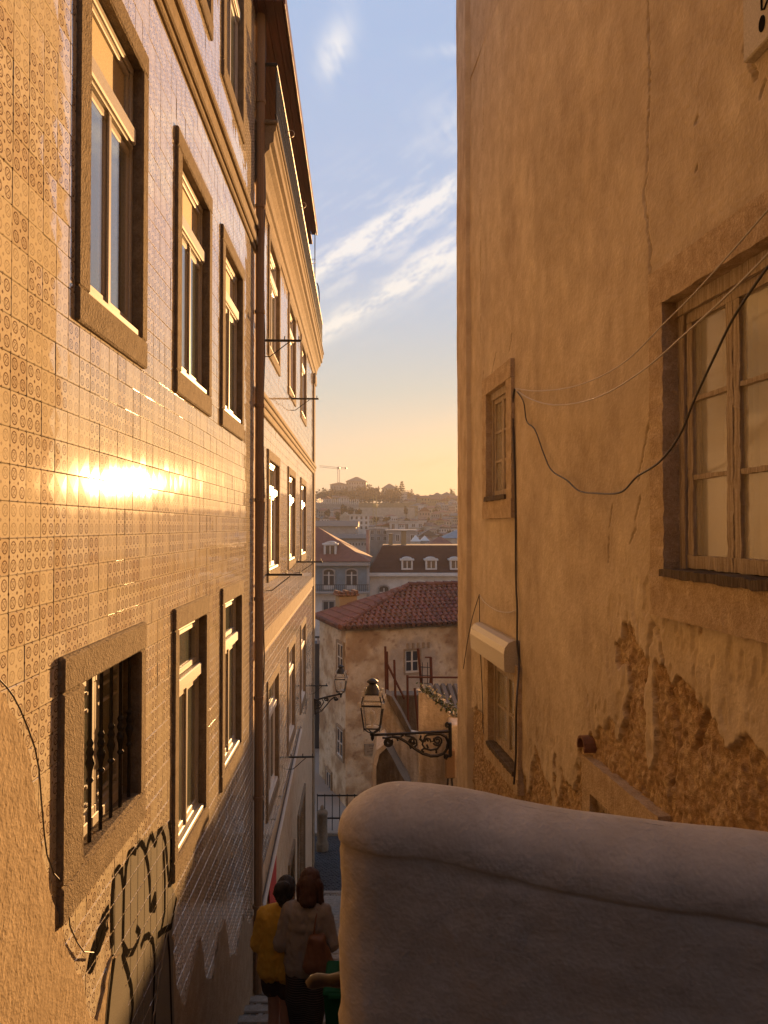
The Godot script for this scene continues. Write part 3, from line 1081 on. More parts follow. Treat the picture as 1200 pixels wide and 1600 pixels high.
func build_graffiti(h: Node, cells: Array):
	# sprayed on the glaze, so it breaks at every joint
	var fill := PackedVector2Array()
	for p in [[500, 1262], [502, 960], [524, 908], [556, 890], [572, 832], [625, 788], [676, 752], [716, 728], [742, 700], [764, 780], [770, 985], [786, 1040], [772, 1160], [762, 1330], [770, 1620], [455, 1620], [476, 1400], [500, 1300]]:
		fill.append(crop3(p[0], p[1]))
	var lines := []
	for l in [[[500, 1255], [498, 1100], [502, 1000], [510, 930], [526, 904], [541, 916], [550, 1000], [546, 1250]],
			[[555, 985], [560, 900], [574, 838], [592, 824], [606, 832]],
			[[610, 806], [625, 786], [642, 812], [660, 900], [668, 1000], [668, 1085], [692, 1086], [690, 1018], [672, 1078]],
			[[650, 834], [660, 790], [674, 752], [690, 800], [706, 742], [720, 730], [736, 780], [746, 900], [751, 964]],
			[[754, 690], [761, 780], [759, 900], [751, 990]],
			[[728, 822], [734, 960], [733, 1100], [716, 1190], [702, 1204], [728, 1182], [762, 1164], [786, 1036]],
			[[548, 1250], [566, 1284], [592, 1276], [614, 1226], [622, 1194], [606, 1170]],
			[[626, 1256], [640, 1216], [660, 1204], [680, 1230], [688, 1300], [684, 1450], [678, 1610]],
			[[738, 1196], [746, 1300], [750, 1420], [756, 1610]],
			[[500, 1290], [488, 1380], [476, 1480], [464, 1610]],
			[[542, 1286], [566, 1360], [584, 1440], [590, 1520], [580, 1610]],
			[[484, 1090], [462, 1130], [440, 1200], [410, 1290], [396, 1370]],
			[[478, 1150], [450, 1220], [428, 1290], [404, 1350]]]:
		var pl := PackedVector2Array()
		for p in l: pl.append(crop3(p[0], p[1]))
		lines.append(pl)
	var sf := mb()
	var sl := mb()
	var strokes := []
	for k in lines.size():
		var w := 0.042 if k < 11 else 0.07
		for q in Geometry2D.offset_polyline(lines[k], w * 0.5, Geometry2D.JOIN_ROUND, Geometry2D.END_ROUND):
			strokes.append(q)
	var lo := Vector2(3.4, -3.6)
	for r in cells:
		if r.position.x < lo.x or r.position.x > 6.0 or r.position.y > -1.2: continue
		var g: Rect2 = r.grow(-0.0045)
		var sq := PackedVector2Array([g.position, Vector2(g.end.x, g.position.y), g.end, Vector2(g.position.x, g.end.y)])
		for q in Geometry2D.intersect_polygons(sq, fill):
			flat(sf, q, 0.0028)
		for s in strokes:
			for q in Geometry2D.intersect_polygons(sq, s):
				flat(sl, q, 0.0044)
	# and on over the bare render at the foot of the wall
	for q in Geometry2D.intersect_polygons(plaster_patch, fill):
		flat(sf, q, 0.0150)
	for s in strokes:
		for q in Geometry2D.intersect_polygons(plaster_patch, s):
			flat(sl, q, 0.0166)
	var gr := group_node("graffiti", h)
	part("paint_fill", sf, M.silver, gr).set_meta("kind", "stuff")
	part("paint_line", sl, M.black_paint, gr).set_meta("kind", "stuff")

func flat(st: SurfaceTool, poly: PackedVector2Array, z: float):
	if poly.size() < 3: return
	var ix := Geometry2D.triangulate_polygon(poly)
	for k in range(0, ix.size(), 3):
		otri(st, Vector3(poly[ix[k]].x, poly[ix[k]].y, z - 1.0), Vector3(poly[ix[k]].x, poly[ix[k]].y, z), Vector3(poly[ix[k + 1]].x, poly[ix[k + 1]].y, z), Vector3(poly[ix[k + 2]].x, poly[ix[k + 2]].y, z))

# ------------------------------------------------------------------ the next house down, with balcony and red soffit
func build_next_house():
	var h := thing("corner_house", "tiled corner house with heavy cornice, balcony railing and red boarded eaves", "house", BW)
	var L := 12.6
	var wins := []
	var mk := func(x0, x1, y0, y1):
		var o := Rect2(x0, y0, x1 - x0, y1 - y0)
		wins.append([o, Rect2(x0 + 0.14, y0 + 0.15, x1 - x0 - 0.28, y1 - y0 - 0.29)])
	# distances along this wall from its start at 9.4 m
	var cols := [[0.95, 2.35], [3.55, 4.95], [6.0, 7.4]]
	var px_cols := [[417.5, 436.0], [449.7, 461.0], [469.5, 477.6]]
	for k in 3:
		cols[k] = [on_wall(BW, px_cols[k][0], 823.0).x, on_wall(BW, px_cols[k][1], 823.0).x]
	for c in cols: mk.call(c[0], c[1], 2.40, 4.24)
	for c in cols: mk.call(c[0], c[1], -0.78, 1.09)
	for c in cols: mk.call(c[0], c[1], -4.10, -2.15)
	var holes := []
	for w in wins: holes.append(w[1].grow(0.03))
	# doors at street level
	var doors := [Rect2(on_wall(BW, 453.0, 823.0).x, -9.4, on_wall(BW, 459.5, 823.0).x - on_wall(BW, 453.0, 823.0).x, 3.1), Rect2(on_wall(BW, 467.0, 823.0).x, -9.4, on_wall(BW, 476.0, 823.0).x - on_wall(BW, 467.0, 823.0).x, 3.2)]
	for d in doors: holes.append(d)
	var st := mb()
	wall_with_holes(st, 0.0, L, -9.9, 4.5, -0.32, -0.009, holes)
	part("wall", st, M.plaster_plain, h)
	var sh := mb()
	box(sh, Vector3(0, -9.9, -6.2), Vector3(L, 4.5, -6.0))
	box(sh, Vector3(L - 0.2, -9.9, -6.0), Vector3(L, 4.5, -0.33))
	box(sh, Vector3(0, 4.5, -6.2), Vector3(L, 4.7, -0.05))
	part("shell", sh, M.plaster_plain, h)
	# attic wall set back behind the balcony
	var at := mb()
	wall_with_holes(at, 0.0, 8.6, 4.7, 6.35, -0.75, -0.55, [Rect2(1.2, 4.75, 0.9, 1.4), Rect2(3.9, 4.75, 0.9, 1.4), Rect2(6.4, 4.75, 0.9, 1.4)])
	box(at, Vector3(8.4, 4.7, -5.0), Vector3(8.6, 6.35, -0.75))
	part("attic_wall", at, M.paint_cream, h)
	# tiles
	var cells := []
	for j in range(-32, 31):
		for i in 89:
			var r := Rect2(0.10 + i * TS, TILE_Y0 + j * TS, TS, TS)
			var c := r.get_center()
			if r.end.x > L - 0.55 or (c.y > 1.46 and c.y < 1.76) or (c.y > -1.66 and c.y < -1.38): continue
			var ok := true
			for w in wins:
				if w[1].grow(0.004).intersects(r): ok = false
			if ok: cells.append(r)
	var tr := RandomNumberGenerator.new()
	tr.seed = 5
	var o := mesh_node("tile_cladding", tile_field(cells, tr), M.tile_many, h)
	o.set_meta("kind", "stuff")
	# string courses, corner pilaster, cornice
	var sc := mb()
	for z in [[1.48, 1.58, 0.03], [1.58, 1.66, 0.05], [1.66, 1.73, 0.07]]:
		box(sc, Vector3(0.08, z[0], -0.05), Vector3(L + 0.02, z[1], z[2]), 0.012)
	box(sc, Vector3(0.08, -1.64, -0.05), Vector3(L + 0.02, -1.40, 0.022), 0.008)
	part("string_course", sc, M.trim, h)
	var pl := mb()
	box(pl, Vector3(L - 0.55, -9.9, -0.1), Vector3(L + 0.03, 4.2, 0.035), 0.02)
	box(pl, Vector3(L - 0.58, 4.02, -0.1), Vector3(L + 0.06, 4.3, 0.07), 0.02)
	part("pilaster", pl, M.trim, h)
	var co := mb()
	var prof := PackedVector2Array()   # (out, up)
	for p in [[-0.10, 4.24], [0.015, 4.24], [0.03, 4.30], [0.03, 4.38], [0.06, 4.40], [0.075, 4.50], [0.12, 4.60], [0.17, 4.65], [0.175, 4.72], [0.22, 4.74], [0.225, 4.86], [0.25, 4.88], [0.25, 4.95], [-0.6, 4.95], [-0.6, 4.70], [-0.10, 4.70]]:
		prof.append(Vector2(p[0], p[1]))
	prism(co, prof, -0.02, L + 0.20, Transform3D(Basis(Vector3(0, 0, 1), Vector3(0, 1, 0), Vector3(1, 0, 0)), Vector3.ZERO))
	part("cornice", co, M.trim, h)
	var slab := mb()
	box(slab, Vector3(-0.06, 4.951, -0.55), Vector3(L + 0.1, 5.0, 0.275), 0.012)
	part("balcony_slab", slab, M.limestone, h)
	# balcony railing
	var rl := mb()
	box(rl, Vector3(0.0, 5.70, 0.225), Vector3(L - 0.4, 5.735, 0.262), 0.006)
	box(rl, Vector3(0.0, 5.08, 0.232), Vector3(L - 0.4, 5.10, 0.255))
	box(rl, Vector3(-0.01, 5.70, -0.5), Vector3(0.03, 5.735, 0.25), 0.006)
	box(rl, Vector3(-0.01, 5.0, -0.1), Vector3(0.03, 5.72, -0.06), 0.004)
	part("railing_rail", rl, M.iron, h)
	var bl := mb()
	var x := 0.05
	while x < L - 0.5:
		box(bl, Vector3(x - 0.008, 5.0, 0.236), Vector3(x + 0.008, 5.70, 0.252))
		# a wrought ring and a leaf between bars
		for y in [5.22, 5.42, 5.60]:
			var ring := []
			for q in 7: ring.append(Vector3(x + 0.055 + cos(q * TAU / 6) * 0.035, y + sin(q * TAU / 6) * 0.05, 0.244))
			tube(bl, ring, 0.007, 4)
		x += 0.11
	part("railing_bars", bl, M.iron, h).set_meta("kind", "stuff")
	# iron rings that stand off the railing
	for k in 3:
		var px: float = [1.3, 3.7, 6.5][k]
		var rg := mb()
		var ring := []
		for q in 11: ring.append(Vector3(px, 5.52 + sin(q * TAU / 10) * 0.05, 0.315 + cos(q * TAU / 10) * 0.05))
		tube(rg, ring, 0.006, 5)
		part("iron_ring", rg, M.cable_pale, h)
	# the boarded soffit, round at its far end
	var so := group_node("eaves", h)
	var n := 9
	for k in n:
		var z0 := -0.60 + k * 0.955 / n
		var z1 := z0 + 0.955 / n - 0.006
		var d := maxf(0.0, (z1 - 0.05) / 0.31)
		var xe := 7.85 - 0.85 * d * d * d
		var bd := mb()
		box(bd, Vector3(-0.3, 6.30, z0), Vector3(xe, 6.325, z1), 0.004)
		part("soffit_board", bd, M.wood_red, so)
	var fa := mb()
	box(fa, Vector3(-0.3, 6.27, 0.357), Vector3(7.05, 6.46, 0.385), 0.006)
	part("fascia", fa, M.wood_red, so)
	var rf := mb()
	box(rf, Vector3(-0.3, 6.345, -5.5), Vector3(7.0, 6.60, 0.345))
	part("roof", rf, M.roof_far, so)
	var lp := mb()
	var arc := [Vector3(5.4, 6.12, -0.5), Vector3(5.4, 6.12, 0.12), Vector3(5.4, 6.14, 0.16), Vector3(5.4, 6.20, 0.18)]
	tube(lp, arc, 0.03, 8)
	part("spout", lp, M.cable_pale, h)
	# thin poles on the balcony
	var po := mb()
	tube(po, [Vector3(8.6, 5.0, 0.24), Vector3(8.6, 6.9, 0.24)], 0.012, 5)
	part("pole", po, M.iron, h)
	po = mb()
	tube(po, [Vector3(10.6, 5.0, 0.24), Vector3(10.6, 6.1, 0.24), Vector3(10.5, 6.25, 0.22), Vector3(10.3, 6.27, 0.2)], 0.016, 5)
	part("pole", po, M.iron, h)
	for k in wins.size():
		town_window(h, wins[k][0], wins[k][1], false, 0.022)
	for d in doors:
		var g := group_node("door", h)
		var fr := mb()
		box(fr, Vector3(d.position.x - 0.14, d.position.y, -0.2), Vector3(d.position.x, d.end.y, 0.03), 0.01)
		box(fr, Vector3(d.end.x, d.position.y, -0.2), Vector3(d.end.x + 0.14, d.end.y, 0.03), 0.01)
		box(fr, Vector3(d.position.x - 0.14, d.end.y, -0.2), Vector3(d.end.x + 0.14, d.end.y + 0.15, 0.032), 0.01)
		part("stone_surround", fr, M.limestone, g)
		var lf := mb()
		box(lf, Vector3(d.position.x, d.position.y, -0.2), Vector3(d.end.x, d.end.y, -0.14))
		for q in [0.25, 0.75]:
			box(lf, Vector3(d.position.x + d.size.x * q - 0.16, d.position.y + 0.4, -0.14), Vector3(d.position.x + d.size.x * q + 0.16, d.end.y - 0.3, -0.12), 0.01)
		part("door_leaf", lf, M.wood_rot, g)
	# white conduit that runs down the wall, and a second line beside it
	var cd := mb()
	var a := on_wall(BW, 403.0, 1438.0)
	var b := on_wall(BW, 468.0, 1140.0)
	tube(cd, [Vector3(a.x, a.y, 0.035), Vector3(b.x, b.y, 0.035)], 0.026, 6)
	part("conduit", cd, M.paint_white, h)
	var cd2 := mb()
	tube(cd2, [Vector3(a.x, a.y + 0.09, 0.02), Vector3(b.x, b.y + 0.07, 0.02)], 0.012, 5)
	part("cable", cd2, M.cable, h)
	# a red board fixed low on the wall
	var rs := mb()
	box(rs, Vector3(1.5, -6.3, 0.012), Vector3(2.35, -4.98, 0.03), 0.004)
	tag(part("red_notice_board", rs, M.red_sign, self, BW), "plain red board fixed low on the tiled corner house", "board")
	# clothes-line brackets
	for p in [[413.0, 532.0, 0.50, "clothes-line bracket before the top-floor window next to the drainpipe"], [455.0, 623.0, 0.52, "clothes-line bracket below the second top-floor window from the drainpipe"], [416.0, 898.0, 0.50, "clothes-line bracket below the middle-floor window next to the drainpipe"], [462.5, 878.0, 0.54, "clothes-line bracket below the second middle-floor window from the drainpipe"], [451.5, 1183.0, 0.46, "clothes-line bracket crossing the white conduit low on the tiled wall"], [485.0, 1071.5, 0.46, "clothes-line bracket on the corner pilaster just above the lantern arm"]]:
		var w := on_wall(BW, p[0], p[1])
		var lo: String = p[3]
		var t := thing("line_bracket", lo, "bracket", BW * Transform3D(Basis.IDENTITY, Vector3(w.x, w.y, 0)), "clothes-line brackets on the corner house")
		var br := mb()
		box(br, Vector3(-0.015, -0.015, 0.0), Vector3(0.015, 0.015, p[2]), 0.003)
		part("arm", br, M.iron, t)
		var sr := mb()
		tube(sr, [Vector3(0, -0.22, 0.0), Vector3(0, -0.215, 0.08), Vector3(0, -0.02, p[2] * 0.66)], 0.007, 5)
		part("strut", sr, M.iron, t)
		var pn := mb()
		for q in [0.08, 0.55, 0.93]:
			box(pn, Vector3(-0.008, 0.015, p[2] * q - 0.008), Vector3(0.008, 0.06, p[2] * q + 0.008))
		part("pin", pn, M.iron, t)

# ------------------------------------------------------------------ the plaster house
func rp(px: float, py: float, out := 0.0) -> Vector2:
	return on_wall(RW, px, py, out)

var cracks := []
var crack_w := []
func crack(pts: Array, w: float):
	var l := PackedVector2Array()
	for p in pts: l.append(rp(p[0], p[1]))
	cracks.append(l)
	crack_w.append(w)

func build_plaster_house():
	var h := thing("plaster_house", "tall house with cracked and peeling ochre plaster and old wooden windows", "house", RW)
	# openings (local x is minus the distance ahead)
	var big_o := Rect2(-4.36, -0.49, 1.32, 1.91)
	var big_i := Rect2(-4.20, -0.27, 1.01, 1.49)
	var sm_o := Rect2(-8.47, 0.085, 1.18, 1.51)
	var sm_i := Rect2(-8.30, 0.27, 0.82, 1.15)
	var lo_o := Rect2(-8.42, -2.45, 1.32, 1.17)
	var lo_i := Rect2(-8.25, -2.31, 1.04, 0.93)
	var dn_o := Rect2(-5.47, -3.7, 1.17, 2.10)
	var dn_i := Rect2(-5.33, -3.5, 0.89, 1.68)
	var inner := [big_i, sm_i, lo_i, dn_i]
	# cracks traced from the plaster
	crack([[1012, 0], [1015, 120], [1012, 230], [1012, 270], [1008, 300], [1012, 345], [1018, 395], [1014, 412], [1022, 450], [1022, 540], [1020, 620], [1016, 650], [1021, 600], [1024, 700], [1025, 840], [1024, 905], [1024, 960]], 0.007)
	crack([[1020, 640], [1014, 665], [1010, 690], [1001, 730], [999, 750]], 0.006)
	crack([[1000, 775], [996, 800], [992, 830], [985, 850]], 0.005)
	crack([[958, 790], [952, 830], [950, 880]], 0.005)
	crack([[758, 40], [755, 200], [753, 240]], 0.004)
	crack([[752, 290], [750, 320], [753, 345], [751, 420], [752, 540]], 0.005)
	crack([[800, 505], [799, 530], [795, 550]], 0.006)
	crack([[775, 552], [771, 572], [769, 585]], 0.006)
	crack([[757, 570], [754, 610], [757, 640]], 0.005)
	crack([[1016, 972], [1012, 1010], [1010, 1040], [1004, 1080], [1005, 1120], [1003, 1160], [1006, 1185]], 0.010)
	crack([[1018, 975], [1030, 1000], [1036, 1040], [1045, 1095], [1050, 1130], [1055, 1160], [1050, 1190], [1043, 1220], [1041, 1250], [1042, 1290]], 0.014)
	crack([[1103, 1112], [1095, 1135], [1086, 1160], [1080, 1175]], 0.022)
	crack([[990, 1185], [992, 1205], [1000, 1230], [1004, 1245]], 0.010)
	crack([[957, 1170], [956, 1185], [960, 1195]], 0.006)
	crack([[1180, 0], [1173, 20], [1170, 40], [1164, 73], [1169, 95], [1173, 103], [1182, 119]], 0.010)
	crack([[1195, 125], [1190, 150]], 0.007)
	crack([[918, 1088], [918, 1100]], 0.010)
	crack([[932, 1104], [931, 1116]], 0.010)
	crack([[1090, 183], [1088, 190]], 0.008)
	crack([[1089, 262], [1088, 266]], 0.008)
	crack([[905, 1165], [907, 1200], [908, 1225]], 0.008)
	var wide := noise(51, 0.55, 3)
	var mid := noise(52, 2.2, 3)
	var fine := noise(53, 9.0, 3)
	var rag := noise(54, 1.5, 4)
	var pit := noise(55, 16.0, 2)
	# where the paint coat has come off: below a ragged line, lower towards the street's end
	var peel := func(x: float, y: float) -> float:
		# > 0: bare rough render, < 0: skin of plaster
		var z := -x
		var edge := lerpf(-0.62, -2.1, smoothstep(4.3, 6.2, z))
		var d := edge - y
		var v := d + rag.get_noise_2d(x * 1.3, y * 0.8) * 0.62
		# islands of plaster that still hold
		v -= 0.9 * exp(-(pow((z - 3.6) / 0.35, 2.0) + pow((y + 0.72) / 0.22, 2.0)))
		v -= 0.9 * exp(-(pow((z - 4.50) / 0.09, 2.0) + pow((y + 1.25) / 0.45, 2.0)))
		v -= 0.5 * exp(-(pow((z - 3.75) / 0.15, 2.0) + pow((y + 1.35) / 0.15, 2.0)))
		return v
	var x0 := -9.82
	var x1 := -2.3
	var y0 := -3.2
	var y1 := 5.4
	var nu := 560
	var nv := 660
	# finer columns near the camera
	var xs := PackedFloat32Array()
	for i in nu + 1:
		var t := float(i) / nu
		xs.append(lerpf(x0, x1, t * 1.35 - 0.35 * t * t))
	for k in 9:  # land columns and rows on the openings' edges
		pass
	var ys := PackedFloat32Array()
	for j in nv + 1:
		ys.append(lerpf(y0, y1, float(j) / nv))
	for r in inner:
		for v in [r.position.x - 0.02, r.end.x + 0.02]: snap(xs, v)
		for v in [r.position.y - 0.02, r.end.y + 0.02]: snap(ys, v)
	# distance to cracks, spread into a grid
	var deep := PackedFloat32Array()
	deep.resize((nu + 1) * (nv + 1))
	for k in cracks.size():
		var l: PackedVector2Array = cracks[k]
		for q in l.size() - 1:
			var a := l[q]
			var b := l[q + 1]
			var w: float = crack_w[k]
			var m := w * 2.5 + 0.03
			var i0 := maxi(0, xs.bsearch(minf(a.x, b.x) - m) - 1)
			var i1 := mini(nu, xs.bsearch(maxf(a.x, b.x) + m))
			var j0 := maxi(0, ys.bsearch(minf(a.y, b.y) - m) - 1)
			var j1 := mini(nv, ys.bsearch(maxf(a.y, b.y) + m))
			for j in range(j0, j1 + 1):
				for i in range(i0, i1 + 1):
					var p := Vector2(xs[i], ys[j])
					p += Vector2(fine.get_noise_2d(p.x * 1.2, p.y * 1.2), 0) * 0.02
					var d := p.distance_to(Geometry2D.get_closest_point_to_segment(p, a, b))
					var dd := (1.0 - smoothstep(w * 0.5, w * 1.4, d)) * (0.016 + w)
					var id := j * (nu + 1) + i
					if dd > deep[id]: deep[id] = dd
	var skin_c := Color(0.70, 0.585, 0.43)
	var bare_c := Color(0.58, 0.40, 0.215)
	var at := func(i, j):
		var x := xs[i]
		var y := ys[j]
		var v: float = peel.call(x, y)
		var z := wide.get_noise_2d(x, y * 0.6) * 0.016 + mid.get_noise_2d(x * 0.7, y * 0.4) * 0.004 + fine.get_noise_2d(x, y * 0.4) * 0.0008
		var o := smoothstep(-0.010, 0.018, v)
		z -= o * (0.024 + 0.016 * mid.get_noise_2d(x * 2.0, y * 1.2) + 0.012 * fine.get_noise_2d(x * 0.9, y * 0.8) + 0.012 * pit.get_noise_2d(x * 1.2, y * 1.0))
		# blistered skin just above the line
		z += smoothstep(-1.0, -0.05, v) * (1.0 - o) * (0.003 + 0.006 * fine.get_noise_2d(x * 0.6 + 9.0, y * 0.25) - 0.011 * smoothstep(0.18, 0.30, fine.get_noise_2d(x * 0.9 + 30.0, y * 0.33)))
		z -= deep[j * (nu + 1) + i]
		return Vector3(x, y, z)
	var col := func(i, j):
		var x := xs[i]
		var y := ys[j]
		var v: float = peel.call(x, y)
		var o := smoothstep(-0.02, 0.02, v)
		var s := skin_c
		# old limewash in broad brushed drifts and run marks
		var br := mid.get_noise_2d(x * 0.42 + y * 0.16 + 70.0, y * 0.12 - x * 0.05)
		s = s.lerp(Color(0.81, 0.70, 0.52), clampf(br * 1.3, 0.0, 0.6))
		var run := fine.get_noise_2d(x * 0.16 + 31.0, y * 0.02)
		s = s.lerp(Color(0.52, 0.425, 0.315), clampf(run * 0.8 + wide.get_noise_2d(x + 8.0, y) * 0.7, 0.0, 0.5))
		var b := bare_c.lerp(Color(0.70, 0.53, 0.32), clampf(0.5 + fine.get_noise_2d(x * 0.7, y * 0.5 + 12.0) * 1.3, 0.0, 1.0))
		b = b.lerp(Color(0.34, 0.21, 0.105), clampf(pit.get_noise_2d(x * 0.8 + 5.0, y * 0.35) * 1.5 - 0.1, 0.0, 0.8))
		return s.lerp(b, o)
	var skip := func(i, j):
		var c := Vector2((xs[i] + xs[i + 1]) * 0.5, (ys[j] + ys[j + 1]) * 0.5)
		for r in inner:
			if r.grow(0.02).has_point(c): return true
		return false
	var off := PackedByteArray()      # 1: bare, 2: opening
	off.resize(nu * nv)
	for j in nv:
		for i in nu:
			off[j * nu + i] = 2 if skip.call(i, j) else (1 if peel.call((xs[i] + xs[i + 1]) * 0.5, (ys[j] + ys[j + 1]) * 0.5) > 0.0 else 0)
	mesh_node("plaster_face", grid_mesh(nu, nv, at, func(i, j): return off[j * nu + i] != 0, col), M.plaster, h)
	# the coarse render that shows where the skin has come off
	var j_top := 0
	for j in nv:
		for i in nu:
			if off[j * nu + i] == 1: j_top = j
	mesh_node("bare_render", grid_mesh(nu, j_top + 1, at, func(i, j): return off[j * nu + i] != 1, col), M.bare, h)
	# the masonry behind, and the rest of the house
	var holes := []
	for r in inner: holes.append(r.grow(0.021))
	var st := mb()
	wall_with_holes(st, -9.8, 8.0, -9.9, 9.0, -0.45, -0.075, holes)
	part("wall", st, M.plaster_plain, h)
	var up := mb()
	box(up, Vector3(-9.82, 5.4, -0.07), Vector3(-2.3, 9.0, 0.0))
	box(up, Vector3(-2.3, -9.9, -0.07), Vector3(8.0, 9.0, 0.0))
	box(up, Vector3(-9.82, -9.9, -0.07), Vector3(-2.3, -3.2, 0.0))
	part("outer_render", up, M.plaster_plain, h)
	var sh := mb()
	box(sh, Vector3(-9.8, -9.9, -8.0), Vector3(8.0, 9.0, -7.8))
	box(sh, Vector3(-9.8, -9.9, -7.8), Vector3(-9.5, 9.0, -0.46))
	box(sh, Vector3(7.8, -9.9, -7.8), Vector3(8.0, 9.0, -0.46))
	box(sh, Vector3(-9.9, 9.0, -8.0), Vector3(8.0, 9.2, 0.15))
	part("shell", sh, M.plaster_plain, h)
	# corner strip
	var ps := grid_mesh(14, 200, func(i, j):
		var t: float = i / 14.0
		var x := lerpf(-9.86, -9.20, t)
		var y := lerpf(-9.5, 9.0, j / 200.0)
		var edge := smoothstep(0.0, 0.07, t) * smoothstep(1.0, 0.96, t)
		return Vector3(x, y, -0.06 + 0.105 * edge + wide.get_noise_2d(x * 2.0, y * 0.7) * 0.012 + fine.get_noise_2d(x, y * 0.3) * 0.004), null, func(i, j):
		var y := lerpf(-9.5, 9.0, j / 200.0)
		return skin_c.lerp(Color(0.54, 0.42, 0.30), clampf(0.3 + mid.get_noise_2d(i * 0.1, y * 0.6) * 1.2, 0.0, 0.8)))
	mesh_node("corner_strip", ps, M.plaster, h)
	# ---- windows
	old_window(h, "casement_window", big_o, big_i, 2, 3, true)
	old_window(h, "small_window", sm_o, sm_i, 2, 3, false)
	old_window(h, "shuttered_window", lo_o, lo_i, 2, 2, false)
	old_window(h, "basement_window", dn_o, dn_i, 2, 3, false)
	# roller blind box over the lower window
	var rb := mb()
	var prof := PackedVector2Array()
	for p in [[0.0, -1.06], [0.05, -1.055], [0.10, -1.075], [0.135, -1.12], [0.145, -1.18], [0.14, -1.34], [0.0, -1.36]]:
		prof.append(Vector2(p[0], p[1]))
	prism(rb, prof, -8.62, -7.18, Transform3D(Basis(Vector3(0, 0, 1), Vector3(0, 1, 0), Vector3(1, 0, 0)), Vector3.ZERO))
	part("blind_box", rb, M.paint_cream, h)
	# clay drain stub in the wall
	var dr := mb()
	var c := rp(920.0, 1166.0)
	var p0 := Vector3(c.x, c.y, -0.10)
	for k in 9:
		var a0 := -0.35 + k * (PI + 0.7) / 9.0
		var a1 := -0.35 + (k + 1) * (PI + 0.7) / 9.0
		var e := func(a, r, z): return Vector3(p0.x + cos(a) * r, p0.y + sin(a) * r, z)
		quad(dr, e.call(a0, 0.075, 0.06), e.call(a1, 0.075, 0.06), e.call(a1, 0.075, -0.1), e.call(a0, 0.075, -0.1))
		quad(dr, e.call(a1, 0.06, 0.06), e.call(a0, 0.06, 0.06), e.call(a0, 0.06, -0.1), e.call(a1, 0.06, -0.1))
		quad(dr, e.call(a0, 0.06, 0.06), e.call(a1, 0.06, 0.06), e.call(a1, 0.075, 0.06), e.call(a0, 0.075, 0.06))
	part("drain_stub", dr, M.clay, h)
	# plaque high on the wall
	var pq := thing("wall_plaque", "cream ceramic plaque with dark marks, high on the plaster wall", "plaque", RW)
	var q := rp(1196.0, 35.0)
	var pb := mb()
	box(pb, Vector3(q.x - 0.09, q.y - 0.13, 0.0), Vector3(q.x + 0.22, q.y + 0.3, 0.05), 0.006)
	part("panel", pb, M.paint_cream, pq)
	var hl := mb()
	var q2 := rp(1191.0, 37.0, 0.05)
	lathe(hl, [[0.0, 0.0], [0.022, 0.0], [0.022, 0.003], [0.0, 0.003]], Vector3.ZERO, 12, Vector3(1, 1, 1.6), Transform3D(Basis(Vector3.RIGHT, PI / 2), Vector3(q2.x, q2.y, 0.0505)))
	part("hole", hl, M.black_paint, pq)
	var mk := mb()
	var q3 := rp(1190.5, 8.0, 0.05)
	tube(mk, [Vector3(q3.x, q3.y + 0.2, 0.051), Vector3(q3.x, q3.y - 0.02, 0.051), Vector3(q3.x + 0.02, q3.y - 0.03, 0.051), Vector3(q3.x + 0.05, q3.y, 0.051), Vector3(q3.x + 0.055, q3.y + 0.2, 0.051)], 0.006, 5)
	part("mark", mk, M.black_paint, pq)

func snap(a: PackedFloat32Array, v: float):
	var k := a.bsearch(v)
	if k > 0 and absf(a[k - 1] - v) < absf(a[mini(k, a.size() - 1)] - v):
		k -= 1
	a[k] = v

func ragged(st: SurfaceTool, lo: Vector3, hi: Vector3, amp: float, sd: int, cells := 0.04):
	# a bar whose faces are worn: long axis x or y
	var n := noise(sd, 7.0, 3)
	var ax := 0 if hi.x - lo.x >= hi.y - lo.y else 1
	var len := hi[ax] - lo[ax]
	var k := maxi(1, int(len / cells))
	var ring := func(q):
		var t := float(q) / k
		var out := []
		for s in [[0, 0], [0.12, -1], [0.88, -1], [1, 0], [1, 1]]:
			pass
		var cs := []
		for e in [[0, 0], [1, 0], [1, 1], [0, 1]]:
			var p := Vector3.ZERO
			var b := 1 - ax
			p[ax] = lerpf(lo[ax], hi[ax], t)
			p[b] = lo[b] if e[0] == 0 else hi[b]
			p.z = lo.z if e[1] == 0 else hi.z
			if e[1] == 1 or true:
				p.z += n.get_noise_3d(p.x * 2.0, p.y * 2.0, e[0] * 3.0) * amp * (1.0 if e[1] == 1 else 0.0)
				p[b] += n.get_noise_3d(p.x * 2.0 + 20.0, p.y * 2.0, e[0] * 5.0) * amp
			cs.append(p)
		return cs
	var prev: Array = ring.call(0)
	var c0: Vector3 = (prev[0] + prev[2]) * 0.5
	oquad(st, c0 + (hi - lo) * 0.5, prev[0], prev[1], prev[2], prev[3])
	for q in range(1, k + 1):
		var cur: Array = ring.call(q)
		var c: Vector3 = (prev[0] + prev[2] + cur[0] + cur[2]) * 0.25
		for e in 4:
			oquad(st, c, prev[e], prev[(e + 1) % 4], cur[(e + 1) % 4], cur[e])
		prev = cur
	oquad(st, (lo + hi) * 0.5, prev[0], prev[1], prev[2], prev[3])

